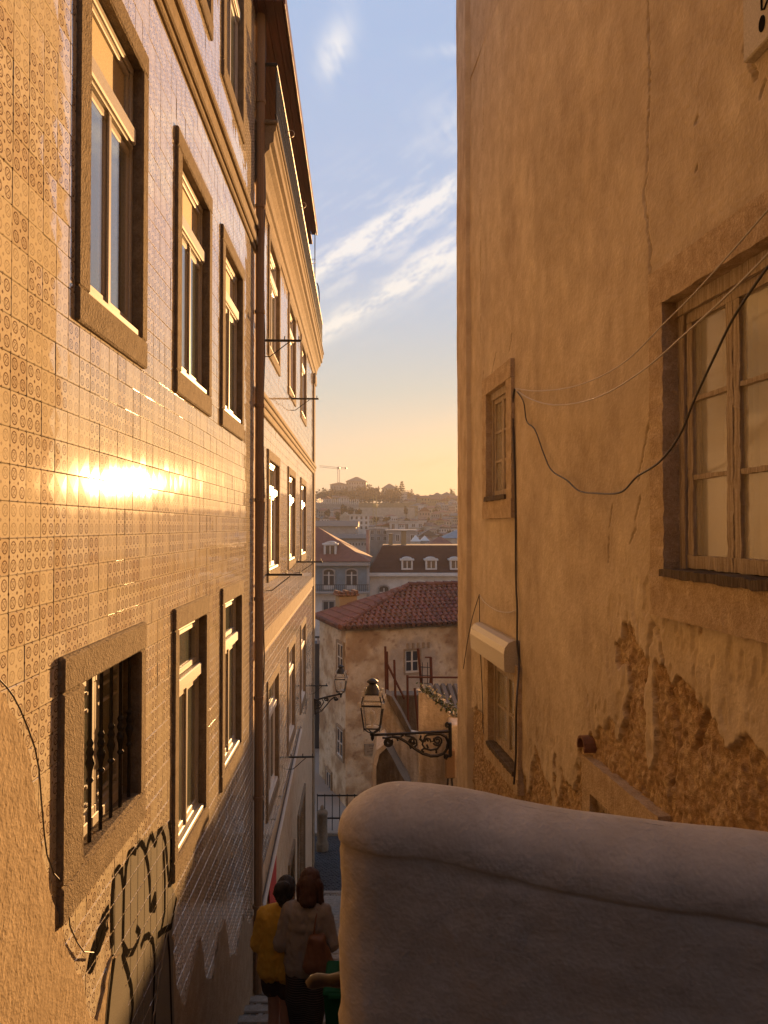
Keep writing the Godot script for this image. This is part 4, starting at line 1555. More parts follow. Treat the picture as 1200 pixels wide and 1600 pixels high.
func old_window(parent: Node, called: String, o: Rect2, i: Rect2, cols: int, rows: int, big: bool):
	var w := group_node(called, parent)
	var f := mb()
	var sd := int(absf(i.position.x) * 100)
	var pr := 0.05 if big else 0.042
	ragged(f, Vector3(o.position.x, i.end.y, -0.2), Vector3(o.end.x, o.end.y, pr), 0.008, sd)
	ragged(f, Vector3(o.position.x, o.position.y, -0.2), Vector3(o.end.x, i.position.y, pr + 0.003), 0.008, sd + 1)
	ragged(f, Vector3(o.position.x, i.position.y, -0.2), Vector3(i.position.x, i.end.y, pr - 0.003), 0.008, sd + 2)
	ragged(f, Vector3(i.end.x, i.position.y, -0.2), Vector3(o.end.x, i.end.y, pr - 0.003), 0.008, sd + 3)
	part("stone_surround", f, M.surround_old, w)
	var zf := -0.045 if big else -0.025
	var fr := mb()
	var fw := 0.06
	ragged(fr, Vector3(i.position.x, i.end.y - fw * 1.3, zf - 0.08), Vector3(i.end.x, i.end.y, zf + 0.012), 0.004, sd + 4)
	ragged(fr, Vector3(i.position.x, i.position.y, zf - 0.08), Vector3(i.position.x + fw, i.end.y - fw * 1.3, zf), 0.004, sd + 5)
	ragged(fr, Vector3(i.end.x - fw, i.position.y, zf - 0.08), Vector3(i.end.x, i.end.y - fw * 1.3, zf), 0.004, sd + 6)
	part("window_frame", fr, M.wood_old, w)
	var sl := mb()
	ragged(sl, Vector3(i.position.x - 0.0, i.position.y, zf - 0.08), Vector3(i.end.x + 0.0, i.position.y + 0.045, pr + 0.022), 0.012, sd + 7, 0.02)
	part("sill", sl, M.wood_rot, w)
	var inn := Rect2(i.position.x + fw, i.position.y + 0.05, i.size.x - 2 * fw, i.size.y - 0.05 - fw * 1.3)
	var cw := inn.size.x / cols
	for c in cols:
		var r := Rect2(inn.position.x + c * cw + 0.003, inn.position.y, cw - 0.006, inn.size.y)
		var sw := 0.055 if big else 0.045
		var cs := mb()
		ragged(cs, Vector3(r.position.x, r.end.y - sw, zf - 0.06), Vector3(r.end.x, r.end.y, zf - 0.014), 0.005, sd + 10 + c)
		ragged(cs, Vector3(r.position.x, r.position.y, zf - 0.06), Vector3(r.end.x, r.position.y + sw * 1.25, zf - 0.010), 0.008, sd + 12 + c, 0.02)
		ragged(cs, Vector3(r.position.x, r.position.y + sw * 1.25, zf - 0.06), Vector3(r.position.x + sw, r.end.y - sw, zf - 0.016), 0.006, sd + 14 + c, 0.025)
		ragged(cs, Vector3(r.end.x - sw, r.position.y + sw * 1.25, zf - 0.06), Vector3(r.end.x, r.end.y - sw, zf - 0.016), 0.006, sd + 16 + c, 0.025)
		part("casement", cs, M.wood_old, w)
		var g := Rect2(r.position.x + sw, r.position.y + sw * 1.25, r.size.x - 2 * sw, r.size.y - sw * 2.25)
		var ph := g.size.y / rows
		for k in rows:
			var gr := mb()
			var tl := rng.randfn(0.0, 0.004)
			var tx := Transform3D(Basis.from_euler(Vector3(tl, rng.randfn(0, 0.006), 0)), Vector3(g.get_center().x, g.position.y + (k + 0.5) * ph, zf - 0.036))
			box(gr, Vector3(-g.size.x * 0.5, -ph * 0.5, -0.0015), Vector3(g.size.x * 0.5, ph * 0.5, 0.0015))
			part("pane", gr, M.old_glass, w, tx)
			if k > 0:
				var mb_ := mb()
				ragged(mb_, Vector3(g.position.x - 0.003, g.position.y + k * ph - 0.012, zf - 0.052), Vector3(g.end.x + 0.003, g.position.y + k * ph + 0.012, zf - 0.018), 0.006, sd + 20 + k + c * 3, 0.02)
				part("glazing_bar", mb_, M.wood_old, w)
	# a drawn curtain inside
	var cu := mb()
	for k in 22:
		var xa := i.position.x + 0.03 + (i.size.x - 0.06) * k / 22.0
		var xb := i.position.x + 0.03 + (i.size.x - 0.06) * (k + 1) / 22.0
		var za := zf - 0.12 + 0.025 * sin(k * 1.1)
		var zb := zf - 0.12 + 0.025 * sin((k + 1) * 1.1)
		quad(cu, Vector3(xa, i.position.y, za), Vector3(xb, i.position.y, zb), Vector3(xb, i.end.y, zb), Vector3(xa, i.end.y, za))
	part("curtain", cu, M.curtain, w)

# ------------------------------------------------------------------ unseen house added behind the camera: warm bounce on the parapet, blocks blue sky
func build_bounce_house():
	var h := thing("added_bounce_house", "added unseen beige plastered house that throws warm light on the parapet", "house", Transform3D(Basis(Vector3.UP, PI), Vector3(0, 0, 7.6)))
	var st := mb()
	var holes := []
	for x in [-3.6, -1.2, 1.0]:
		for y in [-0.6, 2.6]:
			holes.append(Rect2(x, y, 0.95, 1.6))
	wall_with_holes(st, -5.5, 2.2, -2.0, 5.0, -0.4, 0.0, holes)
	part("wall", st, M.plaster_plain, h)
	for r in holes:
		var f := mb()
		frame_ring(f, r.grow(0.14), r, -0.2, 0.03, 0.01)
		part("stone_surround", f, M.limestone, h)
		var g := mb()
		box(g, Vector3(r.position.x, r.position.y, -0.2), Vector3(r.end.x, r.end.y, -0.15))
		part("shutter", g, M.paint_cream, h)
	var sh := mb()
	box(sh, Vector3(-5.5, 5.0, -5.0), Vector3(2.2, 5.2, 0.2))
	box(sh, Vector3(-5.5, -2.0, -5.0), Vector3(2.2, 5.0, -4.8))
	part("shell", sh, M.plaster_plain, h)

# ------------------------------------------------------------------ the rounded parapet in front
func build_parapet():
	# plan: a straight wall with a round end; (x, ahead)
	var c0 := Vector2(0.035, 1.80)
	var dir := Vector2(0.94, -0.335).normalized()
	var nrm := Vector2(dir.y, -dir.x)          # towards the camera
	if nrm.y > 0.0: nrm = -nrm
	var r0 := 0.135
	var L := 2.6
	# path round the foot: front side from the right to the round end, then the far side
	var plan := []      # [point, outward]
	var n1 := 150
	for k in n1:
		var t := L * (1.0 - float(k) / n1)
		plan.append([c0 + dir * t, nrm])
	var na := 46
	for k in na + 1:
		var a := PI * k / na
		plan.append([c0, nrm * cos(a) - dir * sin(a)])
	for k in 40:
		plan.append([c0 + dir * (L * (k + 1) / 40.0), -nrm])
	# profile from the foot up over the coping: [out factor, height]
	var prof := []
	for k in 46: prof.append([0.972, lerpf(-3.2 if k == 0 else -1.75, -0.745, k / 45.0)])
	prof.append([0.955, -0.738]); prof.append([0.955, -0.730]); prof.append([0.985, -0.722])
	for k in 27:
		var a := -0.12 + k * (PI / 2 + 0.12) / 26.0
		prof.append([cos(a) * 1.0, -0.712 + sin(a) * 0.098])
	var n_w := noise(61, 1.3, 3)
	var n_m := noise(62, 5.0, 3)
	var n_f := noise(63, 22.0, 3)
	var nu := plan.size() - 1
	var nv := prof.size() - 1
	var me := grid_mesh(nu, nv, func(i, j):
		var p: Array = plan[nu - i]
		var q: Array = prof[j]
		var base: Vector2 = p[0]
		var o: Vector2 = p[1]
		var v: Vector2 = base + o * (r0 * q[0])
		var y: float = q[1]
		var along: float = (base - c0).dot(dir) - o.dot(-dir) * 0.1 * q[0]
		var bump_ := n_w.get_noise_3d(v.x, y, v.y) * 0.014 + n_m.get_noise_3d(v.x, y, v.y) * 0.0065 + n_f.get_noise_3d(v.x, y, v.y) * (0.0014 if j > 49 else 0.0022)
		# trowel marks under the coping
		if j < 46:
			bump_ += 0.004 * clampf(n_m.get_noise_3d(v.x * 0.6, y * 3.0, 7.0) * 2.0, 0.0, 1.0)
		v += o * bump_ * minf(1.0, q[0] * 2.0)
		var lift := 0.0
		if j > 46:
			lift = n_w.get_noise_3d(v.x * 0.9, 3.0, v.y) * 0.012 + 0.018 * exp(-pow((along - 0.08) / 0.16, 2.0)) - 0.004 * smoothstep(0.35, 1.2, along)
		return Vector3(v.x, y + lift + n_m.get_noise_3d(v.x, y + 9.0, v.y) * 0.003, -v.y))
	var t := thing("parapet", "thick rounded parapet of grey painted masonry at the stair head", "parapet")
	mesh_node("masonry", me, M.parapet, t)
	# handrail end that sticks out past the parapet
	var hr := mb(true)
	var a := ahead(478.0, 1534.0, 1.95)
	var b := ahead(540.0, 1530.0, 1.90)
	var c := ahead(640.0, 1528.0, 1.86)
	var pts := []
	var rad := []
	for k in 15:
		var u := k / 14.0
		pts.append(a.lerp(b, minf(u * 1.6, 1.0)) if u < 0.625 else b.lerp(c, (u - 0.625) / 0.375))
		rad.append(0.019 * (1.0 - 0.25 * exp(-pow((u - 0.35) / 0.12, 2.0))) * sqrt(clampf(u * 9.0, 0.02, 1.0)))
	var d := (b - a).normalized()
	var s1 := d.cross(Vector3.UP).normalized()
	for k in 14:
		for q in 12:
			var w0 := TAU * q / 12.0
			var w1 := TAU * (q + 1) / 12.0
			var e := func(j, w): return pts[j] + (s1 * cos(w) + Vector3.UP * sin(w) * 1.0) * rad[j]
			oquad(hr, (pts[k] + pts[k + 1]) * 0.5, e.call(k, w0), e.call(k, w1), e.call(k + 1, w1), e.call(k + 1, w0))
	tag(part("handrail", hr, M.rail_wood), "worn brown handrail end sticking out beside the parapet", "handrail")
	# wheeled bin beyond the parapet
	var g := step_top(5.6)
	var bin := thing("wheelie_bin", "dark green wheeled rubbish bin standing behind the parapet", "bin", Transform3D(Basis.IDENTITY, Vector3(-0.20, g - 0.0, -5.6)))
	var bd := mb()
	for k in 6:
		var y0 := 0.08 + k * 0.12
		var y1 := y0 + 0.12
		var e := func(y): return 0.17 + 0.06 * y
		var p := []
		for yy in [y0, y1]:
			for sx in [[-1, -1], [1, -1], [1, 1], [-1, 1]]:
				p.append(Vector3(sx[0] * e.call(yy), yy, sx[1] * e.call(yy) * 0.9))
		for s in 4:
			oquad(bd, Vector3(0, (y0 + y1) * 0.5, 0), p[s], p[(s + 1) % 4], p[4 + (s + 1) % 4], p[4 + s])
	box(bd, Vector3(-0.17, 0.06, -0.19), Vector3(0.17, 0.09, 0.19))
	part("body", bd, M.bin, bin)
	var ld := mb()
	box(ld, Vector3(-0.225, 0.80, -0.19), Vector3(0.225, 0.84, 0.22), 0.015)
	box(ld, Vector3(-0.13, 0.84, -0.10), Vector3(0.13, 0.92, 0.20), 0.03)
	part("lid", ld, M.bin, bin)
	var hd := mb()
	tube(hd, [Vector3(-0.18, 0.83, 0.25), Vector3(0.18, 0.83, 0.25)], 0.02, 8)
	part("handle", hd, M.bin, bin)
	for s in [-1, 1]:
		var wh := mb()
		lathe(wh, [[0.0, -0.025], [0.09, -0.025], [0.1, -0.01], [0.1, 0.01], [0.09, 0.025], [0.0, 0.025]], Vector3.ZERO, 14, Vector3.ONE, Transform3D(Basis(Vector3(0, 0, 1), PI / 2), Vector3(s * 0.19, 0.1, 0.16)))
		part("wheel", wh, M.cable, bin)

# ------------------------------------------------------------------ what closes the street: old house, walls, poles
func poly_px(pts: Array, z: float) -> PackedVector2Array:
	# outline on the upright plane z metres ahead, in world x, y
	var out := PackedVector2Array()
	for p in pts:
		var q := ahead(p[0], p[1], z)
		out.append(Vector2(q.x, q.y))
	return out

func roof_slope(st: SurfaceTool, a: Vector3, b: Vector3, c: Vector3, d: Vector3, w := 0.21, row := 0.40, sd := 3, tint := 1.0):
	# barrel tiles on the sloping face a-b (eaves, left to right) c-d (ridge, right to left); a..d may taper
	var r := RandomNumberGenerator.new()
	r.seed = sd
	var up := (d - a)
	var nrm := (b - a).cross(d - a).normalized()
	if nrm.y < 0: nrm = -nrm
	var rows := maxi(1, int(maxf((d - a).length(), (c - b).length()) / row))
	for j in rows:
		var t0 := float(j) / rows
		var t1 := float(j + 1) / rows + 0.02
		var l0 := a.lerp(d, t0)
		var r0 := b.lerp(c, t0)
		var l1 := a.lerp(d, minf(t1, 1.0))
		var r1 := b.lerp(c, minf(t1, 1.0))
		var n := maxi(1, int((r0 - l0).length() / w))
		# rows of tiles run parallel to the slope's steepest line
		var dirx := (b - a).normalized()
		var down := nrm.cross(dirx).normalized()
		if down.y < 0: down = -down
		for k in n:
			var s0 := float(k) / n
			var p := l0.lerp(r0, s0 + 0.5 / n)
			var len := (l1 - l0).dot(down)
			var q := p + down * len
			# stay inside the taper
			var sl := (q - l1).dot(dirx)
			var sr := (r1 - q).dot(dirx)
			if sl < -w * 0.6 or sr < -w * 0.6: continue
			var f := r.randf_range(0.65, 1.25) * tint
			st.set_color(Color(f, f * r.randf_range(0.85, 1.1), f * r.randf_range(0.8, 1.1)))
			var hw := w * 0.5
			var lift := nrm * 0.028
			var e := [-1.0, -0.55, 0.0, 0.55, 1.0]
			var hh := [0.0, 0.052, 0.072, 0.052, 0.0]
			for m in 4:
				quad(st, p + dirx * hw * e[m] + nrm * hh[m] + lift, p + dirx * hw * e[m + 1] + nrm * hh[m + 1] + lift, q + dirx * hw * 0.92 * e[m + 1] + nrm * hh[m + 1] * 0.85, q + dirx * hw * 0.92 * e[m] + nrm * hh[m] * 0.85)
			# open end of the tile
			for m in 4:
				tri(st, p + lift - nrm * 0.01, p + dirx * hw * e[m + 1] + nrm * hh[m + 1] + lift, p + dirx * hw * e[m] + nrm * hh[m] + lift)

func build_far_end():
	# ---------------- the ochre house
	var ang := deg_to_rad(19.0)
	var along := Vector3(cos(ang), 0, -sin(ang))     # front runs right and away
	var corner := ahead(540.0, 980.0, 27.0)
	var hx := Transform3D(Basis(along, Vector3.UP, along.cross(Vector3.UP)), Vector3(corner.x, 0, corner.z))
	# local: x along the front, y up, z towards the camera (front face at z = 0)
	var ev := corner.y
	var D := 3.7
	var L := 4.95
	var gy := -10.4
	var h := thing("ochre_house", "weathered ochre house with hipped red tile roof closing the street", "house", hx)
	var nz := noise(71, 0.7, 4)
	var nf := noise(72, 3.0, 3)
	var wa := Rect2(2.26, -5.22, 0.62, 0.92)
	var inv := hx.affine_inverse()
	var wl := func(px, py): # a pixel on the front face
		var d := ray(px, py)
		var n := hx.basis.z
		var k := n.dot(hx.origin) / n.dot(d)
		var q: Vector3 = inv * (d * k)
		return Vector2(q.x, q.y)
	var wl2 := func(px, py): # a pixel on the left face
		var d := ray(px, py)
		var n := hx.basis.x
		var k := n.dot(hx.origin) / n.dot(d)
		var q: Vector3 = inv * (d * k)
		return Vector2(q.z, q.y)
	var q0: Vector2 = wl.call(633.0, 1052.0)
	var q1: Vector2 = wl.call(655.5, 1015.0)
	wa = Rect2(q0, q1 - q0)
	var tone := func(a: float, y: float) -> Color:
		var c := Color(0.64, 0.51, 0.33)
		var v := nz.get_noise_2d(a * 0.9, y * 1.1)
		c = c.lerp(Color(0.36, 0.22, 0.10), clampf(v * 2.4, 0.0, 0.7))
		c = c.lerp(Color(0.72, 0.62, 0.45), clampf(-v * 2.2 + nf.get_noise_2d(a, y) * 0.5, 0.0, 0.75))
		c = c.lerp(Color(0.24, 0.115, 0.06), clampf(nf.get_noise_2d(a * 0.8 + 20.0, y * 1.2) * 1.8 - 0.5, 0.0, 0.7))
		# grey cement patch round the window
		var g := 1.0 - smoothstep(0.75, 1.0, sqrt(pow((a - wa.get_center().x) / 1.15, 2.0) + pow((y - wa.get_center().y + 0.1) / 1.05, 2.0)) + nf.get_noise_2d(a, y) * 0.18)
		return c.lerp(Color(0.47, 0.41, 0.33), g * 0.9)
	var fx := PackedFloat32Array()
	for i in 141: fx.append(i * L / 140.0)
	var fy := PackedFloat32Array()
	for j in 121: fy.append(lerpf(gy, ev + 0.1, j / 120.0))
	for v in [wa.position.x, wa.end.x]: snap(fx, v)
	for v in [wa.position.y, wa.end.y]: snap(fy, v)
	var front := grid_mesh(140, 120, func(i, j):
		return Vector3(fx[i], fy[j], nz.get_noise_2d(fx[i], fy[j]) * 0.02 + nf.get_noise_2d(fx[i], fy[j]) * 0.012 + 0.02 if i > 0 else 0.0),
		func(i, j): return wa.has_point(Vector2((fx[i] + fx[i + 1]) * 0.5, (fy[j] + fy[j + 1]) * 0.5)),
		func(i, j): return tone.call(fx[i], fy[j]))
	mesh_node("front_wall", front, M.ochre, h)
	var side := grid_mesh(44, 120, func(i, j):
		var a: float = -D + i * D / 44.0
		return Vector3(-nz.get_noise_2d(a + 40.0, fy[j]) * 0.02 - nf.get_noise_2d(a + 40.0, fy[j]) * 0.012 if i < 44 else 0.0, fy[j], a if i < 44 else 0.0), null,
		func(i, j): return tone.call(i * 0.084 + 40.0, fy[j]))
	mesh_node("side_wall", side, M.ochre, h)
	var core := mb()
	wall_with_holes(core, 0.05, L, gy, ev + 0.1, -0.35, -0.04, [wa])
	box(core, Vector3(0.05, gy, -D), Vector3(0.3, ev + 0.1, -0.35))
	box(core, Vector3(0.05, gy, -D - 0.2), Vector3(L, ev + 0.1, -D))
	box(core, Vector3(L - 0.2, gy, -D), Vector3(L, ev + 0.1, -0.35))
	part("core", core, M.plaster_plain, h)
	# eaves and roof
	var rise := 1.24
	var ov := 0.28
	var e0 := Vector3(-ov, ev, ov)
	var e1 := Vector3(L + ov, ev, ov)
	var e2 := Vector3(L + ov, ev, -D - ov)
	var e3 := Vector3(-ov, ev, -D - ov)
	var g0 := Vector3(3.05, ev + rise, -D * 0.5)
	var g1 := Vector3(L + ov, ev + rise, -D * 0.5)
	var rb := mb()
	quad(rb, e0, e1, g1, g0); quad(rb, e2, e3, g0, g1); tri(rb, e3, e0, g0); tri(rb, e1, e2, g1)
	quad(rb, e0, e3, e2, e1)
	var roof := part("roof", rb, M.clay, h)
	var ro := mb()
	roof_slope(ro, e0, e1, g1, g0, 0.20, 0.36, 3)
	roof_slope(ro, e3, e0, g0, g0, 0.20, 0.36, 4, 1.15)
	var rt := part("roof_tiles", ro, M.roof, roof)
	rt.set_meta("kind", "stuff")
	var rc := mb()
	rc.set_color(Color(0.9, 0.8, 0.75))
	for s in [[e0, g0], [g0, g1]]:
		var n := int(s[0].distance_to(s[1]) / 0.34)
		for k in n:
			var f := rng.randf_range(0.6, 1.2)
			rc.set_color(Color(f, f * 0.92, f * 0.88))
			var p: Vector3 = s[0].lerp(s[1], float(k) / n)
			var q: Vector3 = s[0].lerp(s[1], (k + 1.12) / n)
			tube(rc, [p + Vector3.UP * 0.055, q + Vector3.UP * 0.04], 0.105, 8, 0.085)
	part("ridge_tiles", rc, M.roof, roof).set_meta("kind", "stuff")
	# mortar bedding and row of cover tiles along the eaves
	var ea := mb()
	ea.set_color(Color(0.5, 0.5, 0.45))
	var k := 0
	while k * 0.20 < L + 0.3:
		var f := rng.randf_range(0.25, 0.7)
		ea.set_color(Color(f, f * 1.0, f * 0.85))
		var p := e0 + Vector3(0.1 + k * 0.20, 0.03, 0.06)
		tube(ea, [p, p + Vector3(0, 0.02, -0.22)], 0.075, 7)
		k += 1
	for q in 19:
		var f := rng.randf_range(0.3, 0.7)
		ea.set_color(Color(f, f * 0.95, f * 0.8))
		var p := e0 + Vector3(-0.06, 0.03, -0.1 - q * 0.20)
		tube(ea, [p, p + Vector3(0.22, 0.02, 0)], 0.075, 7)
	part("eaves_tiles", ea, M.roof, roof).set_meta("kind", "stuff")
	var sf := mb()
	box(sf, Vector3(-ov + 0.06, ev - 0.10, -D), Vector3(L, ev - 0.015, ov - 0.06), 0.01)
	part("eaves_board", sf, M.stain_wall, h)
	# chimney on the left slope
	var ch := mb()
	var cp := Vector3(0.95, ev + 0.2, -D + 0.5)
	box(ch, cp + Vector3(-0.36, -0.2, -0.3), cp + Vector3(0.36, 0.62, 0.3), 0.02)
	var chn := part("chimney", ch, M.wall_ochre, h)
	var cc := mb()
	for x in 5:
		box(cc, cp + Vector3(-0.45 + x * 0.18, 0.62, -0.38), cp + Vector3(-0.29 + x * 0.18, 0.70, 0.38), 0.02)
		box(cc, cp + Vector3(-0.43 + x * 0.18, 0.70, -0.32), cp + Vector3(-0.31 + x * 0.18, 0.82 if x % 2 == 0 else 0.77, 0.32), 0.02)
	part("cap_tiles", cc, M.clay, chn)
	# front window
	house_window(h, wa, 2, 2, 0.0)
	# ragged brick teeth above the window
	for x in 5:
		var tb := mb()
		box(tb, Vector3(wa.position.x + 0.06 + x * 0.2, wa.end.y + 0.05, 0.0), Vector3(wa.position.x + 0.15 + x * 0.2, wa.end.y + 0.26, 0.05), 0.01)
		part("brick", tb, M.trim, h)
	# windows on the side face: local z runs along it
	for w in [[528.5, 537.5, 1008.0, 1046.0], [528.0, 537.5, 1143.0, 1177.0], [511.0, 518.5, 1210.0, 1251.0]]:
		var a: Vector2 = wl2.call(w[0], w[3])
		var b: Vector2 = wl2.call(w[1], w[2])
		var r := Rect2(minf(a.x, b.x), a.y, absf(b.x - a.x), absf(b.y - a.y)).abs()
		var g := group_node("side_window", h, Transform3D(Basis(Vector3(0, 0, 1), Vector3.UP, Vector3(-1, 0, 0)), Vector3.ZERO))
		var f := mb()
		frame_ring(f, r.grow(0.10), r, -0.05, 0.07, 0.01)
		part("stone_surround", f, M.trim, g)
		var s := mb()
		sash(s, r, 0.05, 0.005, 0.045)
		box(s, Vector3(r.get_center().x - 0.03, r.position.y, 0.005), Vector3(r.get_center().x + 0.03, r.end.y, 0.046))
		box(s, Vector3(r.position.x, r.get_center().y - 0.02, 0.005), Vector3(r.end.x, r.get_center().y + 0.02, 0.040))
		part("casement", s, M.paint_white, g)
		var p := mb()
		box(p, Vector3(r.position.x, r.position.y, 0.012), Vector3(r.end.x, r.end.y, 0.02))
		part("pane", p, M.far_glass, g)
	# street name plaque: three lines too small to read
	var pa: Vector2 = wl.call(568.5, 1179.0)
	var pb: Vector2 = wl.call(589.5, 1160.0)
	var pq := thing("street_plaque", "pale stone street name plaque with three worn lines of lettering", "sign", hx)
	var ps := mb()
	box(ps, Vector3(pa.x, pa.y, 0.02), Vector3(pb.x, pb.y, 0.075), 0.008)
	part("slab", ps, M.trim, pq)
	var ink := mb()
	var sz := pb - pa
	for l in [[0.36, 0.68, 0.79], [0.42, 0.60, 0.55], [0.22, 0.80, 0.30]]:
		var x: float = pa.x + sz.x * l[0]
		var e: float = pa.x + sz.x * l[1]
		while x < e:
			var w := 0.028
			box(ink, Vector3(x, pa.y + sz.y * l[2] - 0.022, 0.075), Vector3(x + w * 0.35, pa.y + sz.y * l[2] + 0.022, 0.0775))
			box(ink, Vector3(x, pa.y + sz.y * l[2] + (0.012 if int(x * 91) % 2 == 0 else -0.018), 0.075), Vector3(x + w, pa.y + sz.y * l[2] + (0.02 if int(x * 91) % 2 == 0 else -0.010), 0.0777))
			x += 0.042
	part("lettering", ink, M.black_paint, pq)
	# added unseen taller house behind the plaster house, keeps sun off the lower tiles
	var nb := thing("added_shade_house", "added unseen plain house with red gabled roof that shades the lower tiled wall", "house")
	var nw := mb()
	box(nw, Vector3(3.95, gy, -33.0), Vector3(14.0, -2.0, -27.6))
	part("wall", nw, M.plaster_plain, nb)
	var nr := mb()
	prism(nr, PackedVector2Array([Vector2(-27.2, -2.0), Vector2(-30.3, -1.2), Vector2(-33.4, -2.0)]), 3.9, 14.1, Transform3D(Basis(Vector3(0, 0, 1), Vector3.UP, Vector3(1, 0, 0)), Vector3.ZERO))
	part("roof", nr, M.roof_far, nb)
	# ---------------- walls in front of it
	var gw := mb()
	prism(gw, poly_px([[655, 1330], [655, 1083], [662, 1083], [690, 1104], [722, 1130], [760, 1160], [760, 1330]], 11.8), -12.05, -11.8)
	var gt := thing("gable_wall", "pale streaked wall with a sloping top grown with plants", "wall")
	part("wall", gw, M.pale_wall, gt)
	var gp := mb()
	box(gp, Vector3(ahead(704, 1330, 11.3).x, -9.5, -11.8), Vector3(ahead(704, 1330, 11.3).x + 0.9, ahead(704, 1133, 11.3).y, -11.3), 0.02)
	part("pier", gp, M.pale_wall, gt)
	var sw := mb()
	prism(sw, poly_px([[560, 1340], [596, 1240], [597, 1098], [604, 1086], [612, 1090], [626, 1116], [641, 1146], [657, 1149], [657, 1340]], 15.3), -15.6, -15.3)
	tag(part("stepped_wall", sw, M.pale_wall), "pale rendered garden wall with a dark sloping edge behind the lamp", "wall")
	var se := mb()
	prism(se, poly_px([[603, 1083], [612, 1087], [628, 1114], [643, 1144], [638, 1150], [622, 1122], [606, 1094]], 15.28), -15.66, -15.22)
	tag(part("wall_coping", se, M.stain_wall), "dark mossy coping on the sloping garden wall", "coping")
	var tw := mb()
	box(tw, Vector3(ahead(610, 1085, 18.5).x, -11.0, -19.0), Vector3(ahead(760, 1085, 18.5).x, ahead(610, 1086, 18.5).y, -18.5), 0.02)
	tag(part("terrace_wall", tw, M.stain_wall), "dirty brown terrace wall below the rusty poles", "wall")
	var bt := mb()
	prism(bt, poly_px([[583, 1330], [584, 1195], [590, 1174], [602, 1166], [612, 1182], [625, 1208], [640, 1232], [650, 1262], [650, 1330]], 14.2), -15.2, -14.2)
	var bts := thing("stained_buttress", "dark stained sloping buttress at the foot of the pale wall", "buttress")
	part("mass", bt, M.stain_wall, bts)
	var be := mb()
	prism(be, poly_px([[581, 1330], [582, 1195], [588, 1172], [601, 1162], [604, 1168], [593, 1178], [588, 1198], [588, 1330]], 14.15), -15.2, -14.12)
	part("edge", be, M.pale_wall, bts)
	# little lean-to roof behind the gable wall
	var lr := mb()
	var la := ahead(690, 1112, 13.0)
	for q in 12:
		lr.set_color(Color(0.55, 0.5, 0.5))
		var x := la.x - 0.10 + q * 0.12
		tube(lr, [Vector3(x, la.y + 0.10, -14.6), Vector3(x + 0.1, la.y - 0.22 - 0.035 * q, -12.1)], 0.06, 6)
	tag(part("lean_to_roof", lr, M.roof_grey), "grey tiled lean-to roof behind the gable wall", "roof")
	# plants along the sloping top
	var gpl := RandomNumberGenerator.new()
	gpl.seed = 4
	var lf := mb()
	for n in 30:
		var t := n / 29.0
		var c := ahead(lerpf(663, 722, t), lerpf(1082, 1128, t), 11.8)
		for m in 26:
			var o := Vector3(gpl.randfn(0, 0.06), absf(gpl.randfn(0, 0.05)) - 0.02, gpl.randfn(0, 0.07))
			leaf_quad(lf, c + o + Vector3(0, 0.02, -0.08), 0.03, gpl, Color(0.10, 0.12, 0.05) if gpl.randf() < 0.6 else Color(0.5, 0.46, 0.38))
	var wp := part("wall_plants", lf, M.leaf)
	tag(wp, "mat of small flowering plants along the sloping top of the gable wall", "plants")
	wp.set_meta("kind", "stuff")
	# rusty poles on the terrace
	var pole_no := -1
	var words := ["tall upright rusty pole at the street end of the terrace", "thinner rusty pole close beside the tall end pole", "short upright rusty pole behind the slanting brace", "slanting rusty brace leaning against the end poles", "upright rusty pole standing below the window's corner", "short leaning rusty pole in front of the terrace wall", "tall leaning rusty pole crossing the white window", "thick upright rusty pole with a rail end at its top", "short rusty prop leaning on the thick upright pole"]
	for p in [[602.0, 1010.0, 603.5, 1086.0, 0.05], [605.0, 1018.0, 606.5, 1086.0, 0.04], [616.0, 1031.0, 618.0, 1088.0, 0.05], [603.0, 1033.0, 632.0, 1084.0, 0.045], [636.5, 1055.0, 638.0, 1145.0, 0.05], [648.0, 1075.0, 655.0, 1142.0, 0.05], [653.0, 1013.0, 660.5, 1083.0, 0.055], [673.0, 1027.0, 675.0, 1084.0, 0.06], [674.0, 1050.0, 670.5, 1084.0, 0.05]]:
		var st := mb()
		var a := ahead(p[0], p[1], 18.2)
		var b := ahead(p[2], p[3] + 8.0, 18.2)
		tube(st, [b, a], p[4] * 0.62, 6)
		pole_no += 1
		tag(part("rusty_pole", st, M.rust), words[pole_no], "pole", "rusty poles on the terrace")
	var hb := mb()
	tube(hb, [ahead(637, 1058, 18.1), ahead(726, 1058.5, 18.1)], 0.022, 5)
	tube(hb, [ahead(664, 1027, 18.1), ahead(674, 1027, 18.1)], 0.018, 5)
	tag(part("rusty_rail", hb, M.rust), "thin horizontal rusty rail tied to the terrace poles", "rail")
	# wire mesh beside the window
	var wm := mb()
	for y in [1042, 1055, 1067]: tube(wm, [ahead(655, y, 18.15), ahead(674, y + 1, 18.15)], 0.008, 4)
	for x in [660, 668]: tube(wm, [ahead(x, 1035, 18.15), ahead(x, 1080, 18.15)], 0.008, 4)
	tag(part("wire_mesh", wm, M.iron), "scrap of dark wire mesh between two rusty poles", "mesh")
	# meter box on the pier
	var mx := thing("meter_box", "small brown meter box with cables below the near lantern bracket", "box")
	var m0 := ahead(696, 1216, 11.2)
	var m1 := ahead(711, 1172, 11.2)
	var mbx := mb()
	box(mbx, Vector3(m0.x, m0.y, -11.30), Vector3(m1.x, m1.y, -11.18), 0.012)
	part("case", mbx, M.pipe, mx)
	var mc := mb()
	for x in [700.0, 706.0]:
		mc = mb()
		tube(mc, [ahead(x, 1216, 11.22), ahead(x + (x - 703.0) * 0.6, 1240, 11.22), ahead(x, 1300, 11.22)], 0.014, 5)
		part("cable", mc, M.cable, mx)
	mc = mb()
